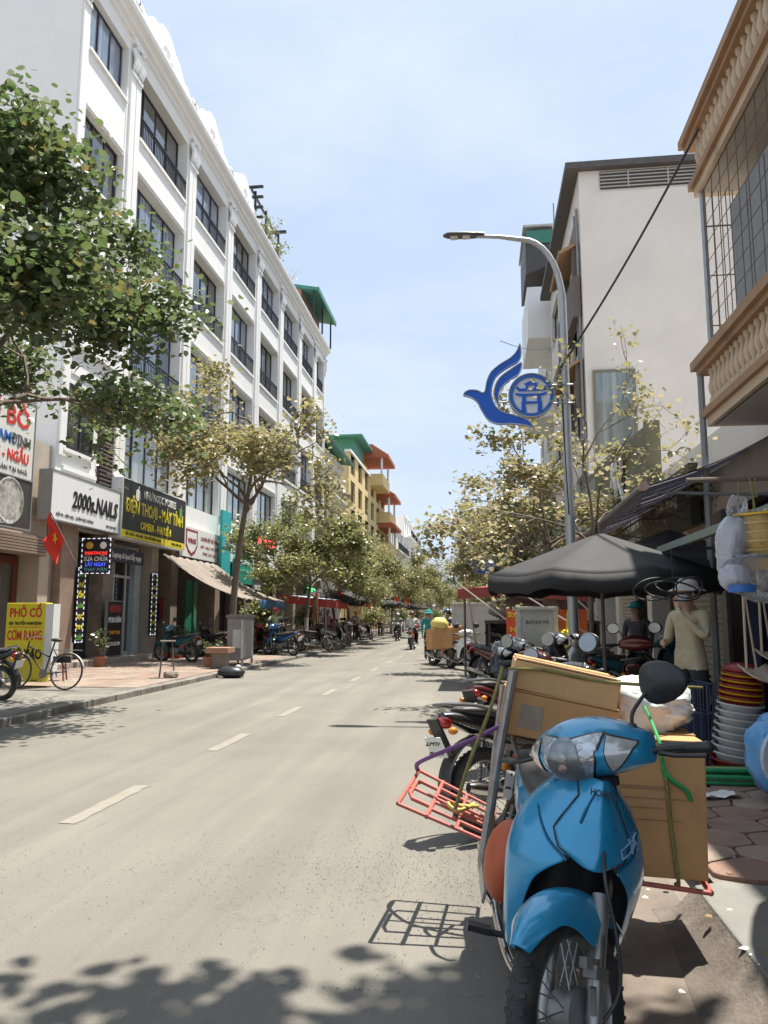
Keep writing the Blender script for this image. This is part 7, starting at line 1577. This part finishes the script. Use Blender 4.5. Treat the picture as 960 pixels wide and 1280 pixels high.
# dark shop interior goods
rng = random.Random(5)
for k in range(16):
    x = rng.uniform(3.2, 4.0); y = rng.uniform(6.6, 10.0); w = rng.uniform(.25, .45); mt_ = rng.choice((('brown', CARD), ('black', BLKP), ('maroon', MAROON), ('navy', pm('cloth_navy', (.04, .05, .1), .9)), ('grey', GREYM))); o = empty('shop_box', (x, y, .12), R(rng.uniform(-10, 10)), mt_[0] + ' box of goods in the dark front of the plastics shop', 'box', mt_[0] + ' boxes in the dark shop front')
    MB().b2((-w / 2, -w / 2, 0), (w / 2, w / 2, rng.uniform(.4, 1.5))).build('body', mt_[1], o, bevel=.01)
cd = empty('dark_curtain', (2.95, 9.2, .12), 0, 'dark navy curtain hanging beside the roller shutter', 'curtain'); MB().grid([[(lerp(0, .8, i / 20), .05 * math.sin(i * 1.3), z_) for i in range(21)] for z_ in (0.02, .8, 1.6, 2.4)]).build('cloth', pm('curtain_navy', (.02, .025, .05), .85), cd, smooth=60, thick=.006); MB().tube([(-.05, 0, 2.42), (.9, 0, 2.45)], .012, 6).build('rod', RUST, cd)

# ---------------------------------------------------------------- small clutter before the left shops
def pot_plant(loc, r, h, label, seed, pot):
    o = shrub('pot_plant', (loc[0], loc[1], loc[2] + .26), r, h, label, LEAF_N, 220, seed, .10)
    MB().lathe([(0, -.26), (.13, -.26), (.17, -.02), (.19, -.02), (.19, .02), (.15, .02), (.14, -.04), (0, -.04)], (0, 0, 0), 'Z', 18).build('pot', pot, o, smooth=40); return o
TERP = pm('pot_terracotta', (.33, .15, .09), .85, var=.15); GLZ = pm('pot_glazed', (.05, .09, .16), .3, var=.1)
pot_plant((-10.2, 20.0, .1), .3, .7, 'leafy pot plant in a terracotta pot by the nail shop pillar', 3, TERP)
pot_plant((-10.1, 25.4, .1), .35, .8, 'leafy pot plant in a dark glazed pot at the edge of the sports shop', 4, GLZ)
pot_plant((-9.4, 26.2, .1), .3, .5, 'low pot plant in a terracotta pot under the tarpaulin awning', 5, TERP)
pot_plant((-7.2, 20.2, .1), .25, .5, 'small pot plant beside the utility cabinet', 6, TERP)
def stool(loc, rz, mat, label):
    o = empty('plastic_stool', loc, rz, label, 'stool'); MB().b2((-.14, -.14, .40), (.14, .14, .43)).build('seat', mat, o, bevel=.015)
    for a in (-1, 1):
        for b in (-1, 1): MB().tube([(a * .12, b * .12, .40), (a * .16, b * .16, 0)], [.02, .016], 6).build('leg', mat, o)
    return o
stool((-8.9, 15.6, .1), .3, RPL, 'red plastic stool between the food sign and the nail shop'); stool((-9.6, 16.4, .1), .8, BPL, 'blue plastic stool near the nail shop door'); stool((-8.6, 25.6, .1), .2, GPL, 'green plastic stool under the tarpaulin awning'); stool((-8.4, 28.6, .1), .5, RPL, 'red plastic stool under the far end of the tarpaulin awning'); stool((-9.0, 27.4, .1), 1.0, BPL, 'blue plastic stool under the tarpaulin awning')
def small_crate(loc, rz, size, mat, label):
    o = empty('goods_crate', loc, rz, label, 'crate'); w, d, h = size
    for k in range(4): MB().b2((-w / 2, -d / 2, k * h / 4), (w / 2, d / 2, k * h / 4 + h / 5.2)).build('slat_band', mat, o)
    MB().b2((-w / 2 + .02, -d / 2 + .02, .01), (w / 2 - .02, d / 2 - .02, h + .03)).build('contents', CARD, o, bevel=.02)
small_crate((-9.9, 24.3, .1), .1, (.5, .4, .5), RPL, 'red plastic crate behind the teal motorbike'); small_crate((-9.5, 28.2, .1), .3, (.6, .45, .8), pm('crate_wood', (.3, .2, .12), .85), 'tall wooden crate at the end of the sports shop'); small_crate((-8.3, 30.9, .1), .2, (.7, .5, .6), BPL, 'blue crate beside the maroon motorbike'); small_crate((-9.3, 31.6, .1), .5, (.6, .5, .9), pm('crate_wood', (.3, .2, .12), .85), 'wooden crate below the curved green sign')
motorbike((-8.9, 25.2, .1), (-.85, .5), 'black motorbike in front of the hanging shirts', BLACKP, R(10), -8); motorbike((-8.2, 29.2, .1), (-.75, .6), 'red motorbike under the far end of the tarpaulin awning', REDP, 0, -8); motorbike((-7.3, 34.6, .1), (-.6, .7), 'black motorbike under the red stall awning', BLACKP, 0, -8); motorbike((-6.7, 36.8, .1), (.5, .8), 'maroon motorbike beside the market seller in pink', BRNP, 0, -8)
motorbike((.75, 13.8, 0), (-.6, -.75), 'black motorbike facing the road before the white stall cabinet', BLACKP, R(15), -8, skip=NOMIR); motorbike((.35, 16.3, 0), (.65, -.75), 'dark red motorbike at the kerb by the red canopy', DREDP, R(10), -8, skip=NOMIR)
